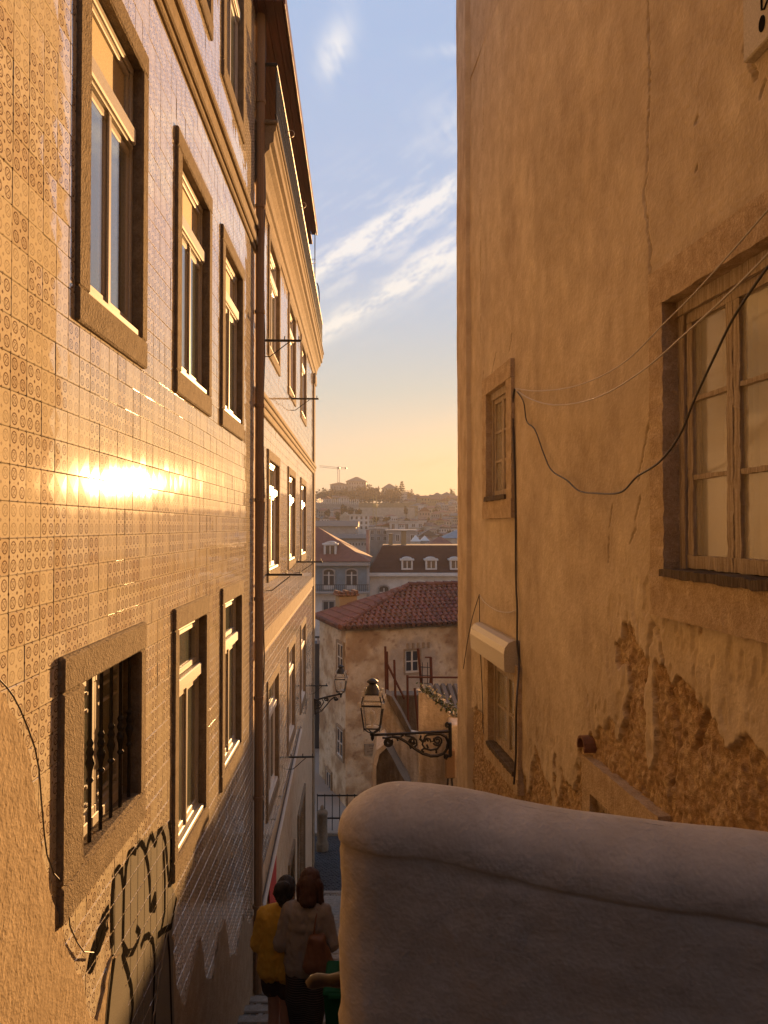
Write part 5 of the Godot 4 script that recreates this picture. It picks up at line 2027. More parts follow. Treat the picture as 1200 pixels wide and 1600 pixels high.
	var cu := []
	for q in 12: cu.append(ahead(702.0 + 2.6 * sin(q * 0.9), 1188.0 - 2.4 * q + 10.0, 11.22))
	tube(mc, cu, 0.01, 5)
	part("cable", mc, M.cable, mx)
	# ---------------- street level at the bottom: pillar, railing, dark terrace
	var bp := ahead(503.5, 1326.0, 22.9)
	var pil := thing("stone_bollard", "squat pale stone bollard with a domed cap at the kerb", "bollard", Transform3D(Basis.IDENTITY, Vector3(bp.x, bp.y, bp.z)))
	var pm := mb(true)
	var ht := ahead(503.5, 1258.0, 22.9).y - bp.y
	lathe(pm, [[0.0, -0.4], [0.185, -0.4], [0.185, ht * 0.13], [0.175, ht * 0.15], [0.155, ht * 0.17], [0.15, ht * 0.76], [0.165, ht * 0.78], [0.17, ht * 0.83], [0.135, ht * 0.875], [0.07, ht * 0.9], [0.06, ht * 0.92], [0.06, ht * 0.96], [0.03, ht], [0.0, ht]], Vector3.ZERO, 18)
	part("shaft", pm, M.limestone, pil)
	var fr := thing("iron_railing", "black iron street railing behind the stone bollard", "railing")
	var fz := 24.4
	var yb := -9.75
	var yt := ahead(520, 1243, fz).y
	var fl := mb()
	for y in [yt, lerpf(yb, yt, 0.45), yb + 0.12]:
		box(fl, Vector3(-2.1, y - 0.02, -fz - 0.02), Vector3(3.0, y + 0.02, -fz + 0.02))
	part("rail", fl, M.iron, fr)
	for n in 22:
		var ps2 := mb()
		var x := -2.1 + n * 0.235
		box(ps2, Vector3(x - 0.012, yb, -fz - 0.012), Vector3(x + 0.012, yt + 0.05, -fz + 0.012))
		part("baluster", ps2, M.iron, fr)
	var dk := thing("dark_terrace", "walled terrace with pale balustrade, shade of the gap between houses put into its dark colour", "wall")
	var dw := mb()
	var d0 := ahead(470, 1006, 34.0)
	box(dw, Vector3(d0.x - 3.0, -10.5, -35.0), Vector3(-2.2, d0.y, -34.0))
	part("wall", dw, M.wall_gap_shade, dk)  # painted dark to stand for the shadowed street in the gap
	for n in 14:
		var s := mb()
		var x := d0.x + n * 0.18
		if x > -2.3: break
		box(s, Vector3(x, d0.y, -34.1), Vector3(x + 0.07, d0.y + 0.25, -34.02))
		part("baluster", s, M.wall_grey, dk)
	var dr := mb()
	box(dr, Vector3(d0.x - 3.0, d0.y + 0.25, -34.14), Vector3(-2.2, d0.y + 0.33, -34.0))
	part("rail", dr, M.wall_gap_shade, dk)

func house_window(h: Node, r: Rect2, cols: int, rows: int, z: float):
	var g := group_node("window", h)
	var f := mb()
	frame_ring(f, r.grow(0.06), r, -0.1, z + 0.05, 0.01)
	part("stone_surround", f, M.trim, g)
	var s := mb()
	sash(s, r, 0.055, z - 0.09, z - 0.03)
	for c in range(1, cols):
		var x := r.position.x + r.size.x * c / cols
		box(s, Vector3(x - 0.03, r.position.y, z - 0.085), Vector3(x + 0.03, r.end.y, z - 0.028))
	for k in range(1, rows):
		var y := r.position.y + r.size.y * k / rows
		box(s, Vector3(r.position.x, y - 0.018, z - 0.08), Vector3(r.end.x, y + 0.018, z - 0.034))
	part("casement", s, M.paint_white, g)
	for c in cols:
		for k in rows:
			var p := mb()
			box(p, Vector3(r.position.x + r.size.x * c / cols + 0.025, r.position.y + r.size.y * k / rows + 0.015, z - 0.07), Vector3(r.position.x + r.size.x * (c + 1) / cols - 0.025, r.position.y + r.size.y * (k + 1) / rows - 0.015, z - 0.062))
			part("pane", p, M.far_glass, g)

func leaf_quad(st: SurfaceTool, p: Vector3, s: float, r: RandomNumberGenerator, c: Color):
	var b := Basis.from_euler(Vector3(r.randf() * TAU, r.randf() * TAU, r.randf() * TAU))
	var f := r.randf_range(0.6, 1.35)
	st.set_color(Color(c.r * f, c.g * f, c.b * f))
	var u := b.x * s * r.randf_range(0.7, 1.3)
	var v := b.y * s * r.randf_range(0.4, 0.8)
	quad(st, p - u, p - v, p + u, p + v)

# ------------------------------------------------------------------ the town beyond and the hill
func city_house(called: String, label: String, x0: float, x1: float, yt: float, yb: float, z: float, depth: float, wall: Material, roof: String, rm: Material, rh_px: float, rows: int, cols: int, grp := "", cat := "building", turn := 0.0) -> Node3D:
	# front face between the pixels x0..x1, eaves at pixel yt, lowest storey at yb; roof rises rh_px pixels
	var a := ahead(x0, yt, z)
	var b := ahead(x1, yt, z)
	var yb_w := ahead(x0, yb, z).y
	var k := z / F
	var w := b.x - a.x
	var t := thing(called, label, cat, Transform3D(Basis(Vector3.UP, turn), Vector3((a.x + b.x) * 0.5, 0, -z)), grp)
	var top := a.y
	var base := minf(yb_w, land_y(a.x, z)) - 3.0
	var s := mb()
	box(s, Vector3(-w * 0.5, base, -depth), Vector3(w * 0.5, top, 0))
	part("wall", s, wall, t)
	var rh := rh_px * k
	var o := minf(0.4, w * 0.05)
	var r := mb()
	if roof == "flat":
		box(r, Vector3(-w * 0.5 - o, top, -depth - o), Vector3(w * 0.5 + o, top + maxf(rh, 0.15), o))
	elif roof == "gable":     # ridge runs left to right
		var p := PackedVector2Array([Vector2(o, top), Vector2(-depth * 0.5, top + rh), Vector2(-depth - o, top), Vector2(-depth - o, top - 0.15), Vector2(o, top - 0.15)])
		prism(r, p, -w * 0.5 - o, w * 0.5 + o, Transform3D(Basis(Vector3(0, 0, 1), Vector3.UP, Vector3(1, 0, 0)), Vector3.ZERO))
	elif roof == "front":     # gable towards the camera
		prism(r, PackedVector2Array([Vector2(-w * 0.5 - o, top), Vector2(w * 0.5 + o, top), Vector2(0, top + rh)]), -depth - o, o)
	elif roof == "hip":
		var e := [Vector3(-w * 0.5 - o, top, o), Vector3(w * 0.5 + o, top, o), Vector3(w * 0.5 + o, top, -depth - o), Vector3(-w * 0.5 - o, top, -depth - o)]
		var in_ := minf(depth * 0.5, w * 0.45)
		var g := [Vector3(-w * 0.5 + in_, top + rh, -depth * 0.5), Vector3(w * 0.5 - in_, top + rh, -depth * 0.5)]
		quad(r, e[0], e[1], g[1], g[0]); quad(r, e[2], e[3], g[0], g[1]); tri(r, e[3], e[0], g[0]); tri(r, e[1], e[2], g[1]); quad(r, e[0], e[3], e[2], e[1])
	elif roof == "pyramid":
		var e := [Vector3(-w * 0.5 - o, top, o), Vector3(w * 0.5 + o, top, o), Vector3(w * 0.5 + o, top, -depth - o), Vector3(-w * 0.5 - o, top, -depth - o)]
		var g := Vector3(0, top + rh, -depth * 0.5)
		for q in 4: tri(r, e[q], e[(q + 1) % 4], g)
		quad(r, e[0], e[3], e[2], e[1])
	if roof != "none":
		part("roof", r, rm, t)
	# windows: set into shallow surrounds
	var h_px := (yb - yt)
	for j in rows:
		for i in cols:
			var cx := lerpf(-w * 0.5, w * 0.5, (i + 0.5) / cols)
			var ch := h_px * k / rows
			var cy := top - ch * (j + 0.55)
			var ww := minf(w / cols * 0.42, ch * 0.45)
			var wh := minf(ch * 0.58, ww * 1.9)
			var g := mb()
			box(g, Vector3(cx - ww * 0.5, cy - wh * 0.5, -0.05), Vector3(cx + ww * 0.5, cy + wh * 0.5, 0.03))
			var wn := part("window", g, M.far_glass, t)
			if ww * F / z > 4.0:
				var f := mb()
				frame_ring(f, Rect2(cx - ww * 0.66, cy - wh * 0.58, ww * 1.32, wh * 1.16), Rect2(cx - ww * 0.5, cy - wh * 0.5, ww, wh), -0.02, 0.12, 0.0)
				part("surround", f, M.wall_white, wn)
				var mn := mb()
				box(mn, Vector3(cx - ww * 0.05, cy - wh * 0.5, 0.03), Vector3(cx + ww * 0.05, cy + wh * 0.5, 0.07))
				part("mullion", mn, M.wall_white, wn)
	return t

func dormer(parent: Node, cx: float, y0: float, y1: float, w: float, z: float):
	# local to a city house
	var d := group_node("dormer", parent)
	var s := mb()
	box(s, Vector3(cx - w * 0.5, y0, z - 1.6), Vector3(cx + w * 0.5, y1, z))
	part("cheeks", s, M.wall_white, d)
	var f := mb()
	frame_ring(f, Rect2(cx - w * 0.5, y0, w, y1 - y0), Rect2(cx - w * 0.34, y0 + 0.12, w * 0.68, (y1 - y0) * 0.76), z - 0.1, z + 0.1)
	box(f, Vector3(cx - w * 0.62, y1 - 0.10, z - 1.6), Vector3(cx + w * 0.62, y1 + 0.04, z + 0.16), 0.02)
	var cap := PackedVector2Array()
	for k in 9:
		var a := PI * k / 8.0
		cap.append(Vector2(cx + cos(a) * w * 0.45, y1 + 0.04 + sin(a) * w * 0.16))
	prism(f, cap, z - 1.6, z + 0.1)
	part("frame", f, M.wall_white, d)
	var g := mb()
	box(g, Vector3(cx - w * 0.34, y0 + 0.12, z - 0.02), Vector3(cx + w * 0.34, y0 + (y1 - y0) * 0.88, z + 0.02))
	part("pane", g, M.far_glass, d)
	var m := mb()
	box(m, Vector3(cx - 0.04, y0 + 0.12, z + 0.02), Vector3(cx + 0.04, y1 - 0.15, z + 0.07))
	part("mullion", m, M.wall_white, d)

func build_city():
	var Z := 60.0
	# ---- the blue house with balconies
	var bh := city_house("blue_house", "blue-grey town house with arched balcony windows and red roof", 440.0, 577.0, 880.0, 960.0, Z, 9.0, M.wall_blue, "none", M.roof_far, 0.0, 0, 0)
	var k := Z / F
	var bx := func(px): return ahead(px, 823.0, Z).x - bh.position.x
	var by := func(py): return ahead(600.0, py, Z).y
	var rf := mb()
	var e := [Vector3(bx.call(438), by.call(877), 0.5), Vector3(bx.call(579), by.call(877), 0.5), Vector3(bx.call(579), by.call(877), -9.5), Vector3(bx.call(438), by.call(877), -9.5)]
	var g := [Vector3(bx.call(452), by.call(824), -4.5), Vector3(bx.call(490), by.call(824), -4.5)]
	quad(rf, e[0], e[1], g[1], g[0]); quad(rf, e[2], e[3], g[0], g[1]); tri(rf, e[3], e[0], g[0]); tri(rf, e[1], e[2], g[1]); quad(rf, e[0], e[3], e[2], e[1])
	part("roof", rf, M.roof_far, bh)
	var cn := mb()
	box(cn, Vector3(bx.call(438), by.call(884), -0.2), Vector3(bx.call(578.5), by.call(878), 0.45), 0.03)
	box(cn, Vector3(bx.call(573), by.call(960), -0.1), Vector3(bx.call(577.4), by.call(884), 0.15))
	part("cornice", cn, M.wall_grey, bh)
	dormer(bh, bx.call(515), by.call(872), by.call(850), 1.0, -0.6)
	dormer(bh, bx.call(470), by.call(872), by.call(850), 1.0, -0.6)
	for px in [478.0, 514.0, 549.5]:
		arched_window(bh, bx.call(px), by.call(921), by.call(889), 16.0 * k, 0.0)
	var bal := mb()
	box(bal, Vector3(bx.call(440), by.call(926), 0), Vector3(bx.call(577), by.call(923), 0.9), 0.02)
	part("balcony", bal, M.wall_grey, bh)
	var rl := mb()
	box(rl, Vector3(bx.call(440), by.call(913), 0.82), Vector3(bx.call(577), by.call(912), 0.86))
	var x: float = bx.call(440)
	while x < bx.call(577):
		box(rl, Vector3(x, by.call(923), 0.825), Vector3(x + 0.03, by.call(912.5), 0.855))
		x += 0.16
	part("railing", rl, M.iron, bh).set_meta("kind", "stuff")
	var lw := mb()
	box(lw, Vector3(bx.call(440), by.call(1030), 0.0), Vector3(bx.call(577), by.call(926.5), 0.10))
	part("lower_wall", lw, M.wall_white, bh)
	for px in [478.0, 514.0, 546.0]:
		var f := group_node("window", bh)
		var r := Rect2(bx.call(px - 8.0), by.call(966), 16.0 * k, by.call(940) - by.call(966))
		var s := mb()
		frame_ring(s, r.grow(0.12), r, 0.0, 0.18)
		box(s, Vector3(r.get_center().x - 0.05, r.position.y, 0.1), Vector3(r.get_center().x + 0.05, r.end.y, 0.16))
		part("surround", s, M.wall_grey, f)
		var p := mb()
		box(p, Vector3(r.position.x, r.position.y, 0.05), Vector3(r.end.x, r.end.y, 0.13))
		part("pane", p, M.far_glass, f)
	# ---- the long house with the steep brown roof
	var z2 := 61.5
	var lh := city_house("long_house", "long pale house with steep brown tiled roof and white dormers", 577.5, 790.0, 900.0, 960.0, z2, 9.0, M.wall_white, "none", M.roof_dark, 0.0, 0, 0)
	var cx := func(px): return ahead(px, 823.0, z2).x - lh.position.x
	var cy := func(py): return ahead(600.0, py, z2).y
	var lr := mb()
	var yE: float = cy.call(894)
	var yR: float = cy.call(853)
	var xe := [cx.call(575), cx.call(792)]
	quad(lr, Vector3(xe[0], yE, 0.4), Vector3(xe[1], yE, 0.4), Vector3(xe[1] - 1.0, yR, -2.2), Vector3(cx.call(598), yR, -2.2))
	quad(lr, Vector3(cx.call(598), yR, -2.2), Vector3(xe[1] - 1.0, yR, -2.2), Vector3(xe[1] - 1.0, yR, -7.0), Vector3(cx.call(598), yR, -7.0))
	quad(lr, Vector3(xe[0], yE, -9.4), Vector3(xe[0], yE, 0.4), Vector3(cx.call(598), yR, -2.2), Vector3(cx.call(598), yR, -7.0))
	quad(lr, Vector3(xe[1], yE, -9.4), Vector3(xe[0], yE, -9.4), Vector3(cx.call(598), yR, -7.0), Vector3(xe[1] - 1.0, yR, -7.0))
	part("roof", lr, M.roof_dark, lh)
	# courses of tiles on the slope
	var co := mb()
	for q in 22:
		var t := q / 22.0
		var yy := lerpf(yE, yR, t)
		var zz := lerpf(0.4, -2.2, t)
		var xl := lerpf(xe[0], cx.call(598), t)
		box(co, Vector3(xl, yy, zz - 0.05), Vector3(xe[1] - 1.0, yy + 0.03, zz + 0.04))
	part("tile_courses", co, M.roof_dark, lh).set_meta("kind", "stuff")
	var lc := mb()
	box(lc, Vector3(xe[0] + 0.1, cy.call(900), -0.1), Vector3(xe[1], cy.call(894.5), 0.5), 0.03)
	part("cornice", lc, M.wall_white, lh)
	for px in [636.0, 673.5, 711.5, 749.0]:
		dormer(lh, cx.call(px), cy.call(890), cy.call(874), 0.92, 0.12)
	for px in [600.0, 636.0, 673.5, 711.5]:
		arched_window(lh, cx.call(px), cy.call(950), cy.call(915), 14.0 * z2 / F, 0.0)
	# chimneys on its ridge
	for c in [[611.0, 6.5, 836.0, 853.0], [632.5, 8.0, 831.0, 853.0]]:
		var s := mb()
		var w: float = c[1] * z2 / F * 0.5
		box(s, Vector3(cx.call(c[0]) - w, cy.call(c[3]) - 0.6, -4.0), Vector3(cx.call(c[0]) + w, cy.call(c[2]), -3.2), 0.02)
		box(s, Vector3(cx.call(c[0]) - w * 1.1, cy.call(c[2]), -4.05), Vector3(cx.call(c[0]) + w * 1.1, cy.call(c[2]) + 0.08, -3.15), 0.02)
		part("chimney", s, M.wall_ochre, lh)
	# ---- nearer roofs between
	city_house("brown_roof_house", "low house under a dark red hipped roof beside white tents", 668.0, 712.0, 853.0, 870.0, 82.0, 5.0, M.wall_beige, "hip", M.roof_far, 14.0, 0, 0)
	city_house("glass_roof_pavilion", "pavilion with a pale blue pyramid roof", 693.0, 740.0, 841.0, 860.0, 96.0, 6.0, M.wall_beige, "pyramid", M.wall_blue, 13.0, 0, 0)
	city_house("tent_pavilion", "cream pavilion with a white peaked tent top", 643.0, 657.0, 846.0, 858.0, 98.0, 3.0, M.wall_beige, "pyramid", M.paint_white, 10.0, 0, 0)
	city_house("tent_pavilion", "smaller grey pavilion with a white peaked tent top and dark posts", 658.0, 671.0, 845.0, 858.0, 99.0, 3.0, M.wall_grey, "pyramid", M.paint_white, 8.0, 0, 0)
	var py := mb()
	var pp := ahead(574.5, 868.0, 70.0)
	box(py, Vector3(pp.x - 0.14, pp.y - 4.0, -70.3), Vector3(pp.x + 0.14, ahead(574.5, 829.0, 70.0).y, -70.0), 0.02)
	box(py, Vector3(pp.x - 0.18, ahead(574.5, 829.0, 70.0).y, -70.34), Vector3(pp.x + 0.18, ahead(574.5, 827.6, 70.0).y, -69.96), 0.01)
	tag(part("brick_chimney", py, M.wall_pink), "tall slender pinkish chimney beside the red roof", "chimney")
	city_house("arcade_block", "low block with a row of tall windows under a dark roof", 508.0, 573.0, 841.0, 858.0, 108.0, 8.0, M.wall_grey, "gable", M.roof_grey, 6.0, 1, 14)
	city_house("warehouse", "long plain grey-green warehouse with a flat roof", 470.0, 556.0, 822.0, 840.0, 150.0, 12.0, M.wall_grey, "gable", M.roof_grey, 9.0, 0, 0)
	city_house("white_block", "white apartment block with two rows of dark windows", 546.0, 576.0, 805.0, 828.0, 185.0, 8.0, M.wall_white, "flat", M.wall_white, 1.2, 3, 4)
	city_house("gable_house", "pale house with a pointed gable beside the white block", 531.0, 547.0, 808.0, 822.0, 188.0, 8.0, M.wall_beige, "front", M.wall_beige, 8.0, 0, 0)
	city_house("low_block", "low grey flat-roofed block with wide windows below the hill", 577.0, 606.0, 826.0, 846.0, 120.0, 8.0, M.wall_grey, "flat", M.wall_white, 1.0, 2, 3)
	city_house("grey_block", "broad lilac-grey block behind the ridge chimneys", 604.0, 650.0, 829.0, 850.0, 112.0, 8.0, M.wall_grey, "flat", M.wall_white, 1.0, 1, 4)
	city_house("terrace_block", "white terraced block with a roof slab and dark wide windows", 609.0, 662.0, 815.0, 829.0, 165.0, 8.0, M.wall_white, "flat", M.wall_white, 1.0, 1, 5)
	city_house("dark_gable_house", "greenish gabled house above the white tents", 655.0, 684.0, 838.0, 850.0, 130.0, 8.0, M.wall_grey, "front", M.roof_grey, 10.0, 0, 0)
	city_house("pale_tower_block", "tall pale blue-white block high on the right of the hill", 691.0, 700.5, 789.0, 806.0, 270.0, 7.0, M.wall_blue, "flat", M.wall_white, 0.6, 4, 3)
	city_house("pink_tower_block", "tall pinkish block beside the pale blue-white block", 701.5, 711.0, 791.0, 808.0, 268.0, 7.0, M.wall_pink, "flat", M.wall_white, 0.6, 4, 3)
	city_house("brown_mansion", "brown mansion with a dark gable in the middle of the hill", 655.0, 672.0, 799.0, 815.0, 235.0, 10.0, M.wall_pink, "front", M.roof_far, 7.0, 2, 4)
	city_house("hilltop_palace", "large hilltop building with a curved grey roofline and turrets", 541.0, 572.0, 752.0, 764.0, 385.0, 12.0, M.wall_grey, "hip", M.roof_grey, 8.0, 2, 8)
	city_house("hilltop_house", "long low hilltop house left of the palace", 516.0, 543.0, 757.0, 766.0, 380.0, 8.0, M.wall_grey, "hip", M.roof_dark, 4.0, 1, 6)
	city_house("hilltop_villa", "hilltop villa with a hipped roof among dark trees", 597.0, 620.0, 763.0, 775.0, 378.0, 9.0, M.wall_beige, "hip", M.roof_grey, 8.0, 2, 5)
	city_house("white_villa", "white villa with a flat top below the pine tree", 623.0, 636.0, 770.0, 779.0, 330.0, 8.0, M.wall_white, "flat", M.wall_white, 0.5, 2, 4)
	city_house("ridge_house", "beige house with a humped roof on the right of the ridge", 674.0, 694.0, 776.0, 786.0, 345.0, 9.0, M.wall_beige, "hip", M.roof_grey, 7.0, 2, 5)
	# ---- retaining walls and the white balustrade
	for w in [["long pale retaining wall across the hillside", 556.0, 648.0, 793.0, 806.0, 240.0, M.wall_beige], ["upper retaining wall below the trees", 560.0, 640.0, 785.5, 790.5, 262.0, M.wall_ochre], ["short retaining wall above the warehouse", 486.0, 560.0, 785.0, 790.0, 258.0, M.wall_grey], ["broad pale retaining wall on the right slope", 636.0, 700.0, 785.0, 791.0, 290.0, M.wall_ochre]]:
		var s := mb()
		var a := ahead(w[1], w[4], w[5])
		var b := ahead(w[2], w[3], w[5])
		box(s, Vector3(a.x, a.y - 3.0, -w[5] - 1.0), Vector3(b.x, b.y, -w[5]))
		tag(part("retaining_wall", s, w[6]), w[0], "wall")
	var bs := thing("balustrade", "white pillared balustrade along the hill terrace", "balustrade")
	for q in 26:
		var s := mb()
		var a := ahead(486.0 + q * 2.95, 784.0 + q * 0.06, 256.0)
		box(s, Vector3(a.x - 0.12, a.y - 0.6, a.z - 0.12), Vector3(a.x + 0.12, a.y + 1.1, a.z + 0.12))
		part("pillar", s, M.paint_white, bs)
	# ---- many small houses on the slope
	var r := RandomNumberGenerator.new()
	r.seed = 21
	var walls := [M.wall_white, M.wall_beige, M.wall_ochre, M.wall_grey, M.wall_pink]
	var words := ["white", "beige", "ochre", "grey", "pink"]
	for row in [[812.0, 205.0, 640.0, 735.0, 7], [822.0, 160.0, 640.0, 740.0, 6], [834.0, 135.0, 676.0, 745.0, 4], [801.0, 240.0, 672.0, 740.0, 4], [792.0, 275.0, 640.0, 690.0, 4], [781.0, 310.0, 640.0, 735.0, 6], [798.0, 228.0, 486.0, 532.0, 4], [808.0, 205.0, 488.0, 528.0, 3], [809.0, 214.0, 578.0, 642.0, 6], [820.0, 172.0, 577.0, 645.0, 6], [787.0, 292.0, 655.0, 735.0, 6], [806.0, 226.0, 690.0, 745.0, 4], [828.0, 148.0, 652.0, 700.0, 3], [776.0, 325.0, 646.0, 735.0, 6], [779.0, 318.0, 492.0, 545.0, 4], [840.0, 122.0, 640.0, 668.0, 2]]:
		for q in row[4]:
			var wpx: float = (row[3] - row[2]) / row[4]
			var x0: float = row[2] + q * wpx + r.randf_range(-2.0, 2.0)
			var wi := r.randi_range(0, 4)
			var kind: String = ["hip", "gable", "front", "flat", "gable"][r.randi_range(0, 4)]
			var y: float = row[0] + r.randf_range(-3.0, 3.0)
			var roofs := {"hip": "hipped roof", "gable": "ridged roof", "front": "front gable", "flat": "flat roof"}
			var ri := r.randi_range(0, 3)
			var nr := r.randi_range(1, 2)
			var nc := r.randi_range(3, 4)
			var rw: String = ["red", "red", "dark brown", "grey"][ri] if kind != "flat" else "white"
			var say := "small %s hillside house with %s %s and %s of %s windows" % [words[wi], rw, roofs[kind], ["one row", "two rows"][nr - 1], ["three", "four"][nc - 3]]
			city_house("hillside_house", say, x0, x0 + wpx * r.randf_range(0.72, 1.05), y, y + r.randf_range(9.0, 13.0), row[1] + r.randf_range(-8.0, 8.0), 7.0, walls[wi], kind, [M.roof_far, M.roof_far, M.roof_dark, M.roof_grey][ri] if kind != "flat" else M.wall_white, r.randf_range(2.5, 5.0) if kind != "flat" else 0.6, nr, nc, "small houses on the hillside", "house", r.randf_range(-0.35, 0.35))
	# ---- trees
	var tn := 0
	var spots := []
	# crest and slope: [x, y of the foot, distance, width, height] in photo pixels
	for q in 15: spots.append([492 + q * 9.0 + (q * 37 % 5), 785 - (q % 3), 352.0 - (q * 53 % 30), 19 + q * 7 % 7, 15 + q * 5 % 9])
	for q in 5: spots.append([500 + q * 26.0, 783, 372.0, 16, 15 + q * 3 % 5])
	for p in [[565, 783, 350, 18, 23], [577, 783, 345, 20, 23], [588, 784, 345, 18, 21], [611, 786, 335, 18, 22], [619, 786, 335, 14, 18], [640, 785, 352, 18, 19], [633, 785, 350, 14, 17], [652, 786, 345, 12, 13], [664, 787, 345, 12, 12], [707, 783, 345, 11, 19], [718, 788, 330, 14, 16], [684, 785, 352, 10, 9], [492, 803, 235, 12, 8], [512, 805, 225, 11, 8], [537, 803, 228, 15, 13], [548, 804, 226, 14, 12], [560, 805, 224, 12, 9], [527, 814, 196, 9, 15], [634, 806, 232, 8, 14], [636, 818, 200, 9, 8], [668, 818, 212, 9, 9], [588, 815, 195, 12, 6], [604, 814, 195, 11, 6], [700, 838, 150, 10, 9], [680, 803, 250, 9, 7], [724, 806, 240, 12, 10]]:
		spots.append(p)
	for p in spots:
		tn += 1
		var up: bool = p[4] > p[3] * 1.3
		far_tree(p[0], p[1], p[2], p[3], p[4], tn, "tall narrow dark tree on the hillside" if up else ("broad dark tree on the wooded crest of the hill" if p[2] > 320 else "rounded dark tree among the hillside houses"), "narrow trees on the hillside" if up else ("trees on the wooded crest" if p[2] > 320 else "trees among the hillside houses"))
	# the tiered pine
	var pb := ahead(628.0, 775.0, 348.0)
	var pt := thing("norfolk_pine", "tiered pine tree standing up above the ridge", "tree", Transform3D(Basis.IDENTITY, pb))
	var tk := mb()
	tube(tk, [Vector3(0, -3, 0), Vector3(0, 6.6, 0)], 0.25, 6, 0.05)
	part("trunk", tk, M.bark, pt)
	var lf := mb()
	var lr2 := RandomNumberGenerator.new()
	lr2.seed = 3
	for tier in 7:
		var yy := 0.6 + tier * 0.95
		var rad := 2.6 * (1.0 - tier / 7.5)
		for m in 60:
			var an := lr2.randf() * TAU
			var d := sqrt(lr2.randf()) * rad
			leaf_quad(lf, Vector3(cos(an) * d, yy + lr2.randfn(0, 0.12) - d * 0.08, sin(an) * d), 0.38, lr2, Color(0.05, 0.055, 0.025))
	part("crown", lf, M.leaf, pt)
	# ---- cranes
	var ck := 360.0 / F
	var cb := ahead(529.0, 757.0, 360.0)
	var cr := thing("tower_crane", "slim tower crane standing on the skyline", "crane", Transform3D(Basis.IDENTITY, cb))
	var mt := mb()
	lattice(mt, Vector3(0, -4, 0), Vector3(0, 26.0 * ck, 0), 0.45)
	part("mast", mt, M.steel, cr)
	var jb := mb()
	lattice(jb, Vector3(0, 25.5 * ck, 0), Vector3(-30.0 * ck, 28.5 * ck, 0), 0.35)
	part("jib", jb, M.steel, cr)
	var cj := mb()
	lattice(cj, Vector3(0, 25.5 * ck, 0), Vector3(12.0 * ck, 25.5 * ck, 0), 0.35)
	part("counter_jib", cj, M.steel, cr)
	var cw := mb()
	box(cw, Vector3(10.0 * ck, 24.0 * ck, -0.4), Vector3(13.0 * ck, 26.5 * ck, 0.4))
	part("counterweight", cw, M.steel, cr)
	var cab := mb()
	box(cab, Vector3(-0.6, 24.0 * ck, -0.5), Vector3(0.6, 27.5 * ck, 0.5))
	part("cab", cab, M.steel, cr)
	var yk := 190.0 / F
	var yb := ahead(585.5, 820.0, 190.0)
	var yc := thing("yellow_crane", "yellow crane mast standing among the houses", "crane", Transform3D(Basis.IDENTITY, yb))
	var ym := mb()
	lattice(ym, Vector3(0, -3, 0), Vector3(0, 46.0 * yk, 0), 0.40)
	part("mast", ym, M.crane, yc)
	var yj := mb()
	lattice(yj, Vector3(0, 31.0 * yk, 0), Vector3(0.6, 31.0 * yk, -14.0), 0.35)
	box(yj, Vector3(-0.55, 28.0 * yk, -0.5), Vector3(0.55, 32.0 * yk, 0.5))
	part("jib", yj, M.crane, yc)

func lattice(st: SurfaceTool, a: Vector3, b: Vector3, w: float):
	var d := (b - a).normalized()
	var s := d.cross(Vector3(0, 0, 1)).normalized() * w
	if s.length() < 0.01: s = Vector3.RIGHT * w
	var t := d.cross(s).normalized() * w
	var n := maxi(2, int(a.distance_to(b) / (w * 2.2)))
	for c in [s + t, s - t, -s - t, -s + t]:
		tube(st, [a + c, b + c], w * 0.16, 4)
	for k in n:
		var p := a.lerp(b, float(k) / n)
		var q := a.lerp(b, float(k + 1) / n)
		tube(st, [p + s + t, q - s + t], w * 0.10, 3)
		tube(st, [p + s - t, q + s + t], w * 0.10, 3)

func arched_window(parent: Node, cx: float, y0: float, y1: float, w: float, z: float):
	var g := group_node("arched_window", parent)
	var s := mb()
	box(s, Vector3(cx - w * 0.62, y0, z - 0.1), Vector3(cx - w * 0.5, y1 - w * 0.3, z + 0.18))
	box(s, Vector3(cx + w * 0.5, y0, z - 0.1), Vector3(cx + w * 0.62, y1 - w * 0.3, z + 0.18))
	var outer := PackedVector2Array()
	for k in 9: outer.append(Vector2(cx + cos(PI * k / 8.0) * w * 0.66, y1 - w * 0.3 + sin(PI * k / 8.0) * w * 0.40))
	for k in 9: outer.append(Vector2(cx - cos(PI * k / 8.0) * w * 0.5, y1 - w * 0.3 + sin(PI * k / 8.0) * w * 0.26))
	prism(s, outer, z - 0.1, z + 0.20)
	part("surround", s, M.wall_grey, g)
	var p := mb()
	var pl := PackedVector2Array([Vector2(cx - w * 0.5, y0), Vector2(cx + w * 0.5, y0)])
	for k in 9: pl.append(Vector2(cx + cos(PI * k / 8.0) * w * 0.5, y1 - w * 0.3 + sin(PI * k / 8.0) * w * 0.26))
	prism(p, pl, z - 0.05, z + 0.04)
	part("pane", p, M.far_glass, g)
	var m := mb()
	box(m, Vector3(cx - w * 0.06, y0, z + 0.04), Vector3(cx + w * 0.06, y1 - w * 0.28, z + 0.10))
	box(m, Vector3(cx - w * 0.5, y0 + (y1 - y0) * 0.68, z + 0.04), Vector3(cx + w * 0.5, y0 + (y1 - y0) * 0.72, z + 0.09))
	box(m, Vector3(cx - w * 0.5, y0, z + 0.04), Vector3(cx + w * 0.5, y0 + (y1 - y0) * 0.2, z + 0.085))
	part("casement", m, M.wall_white, g)

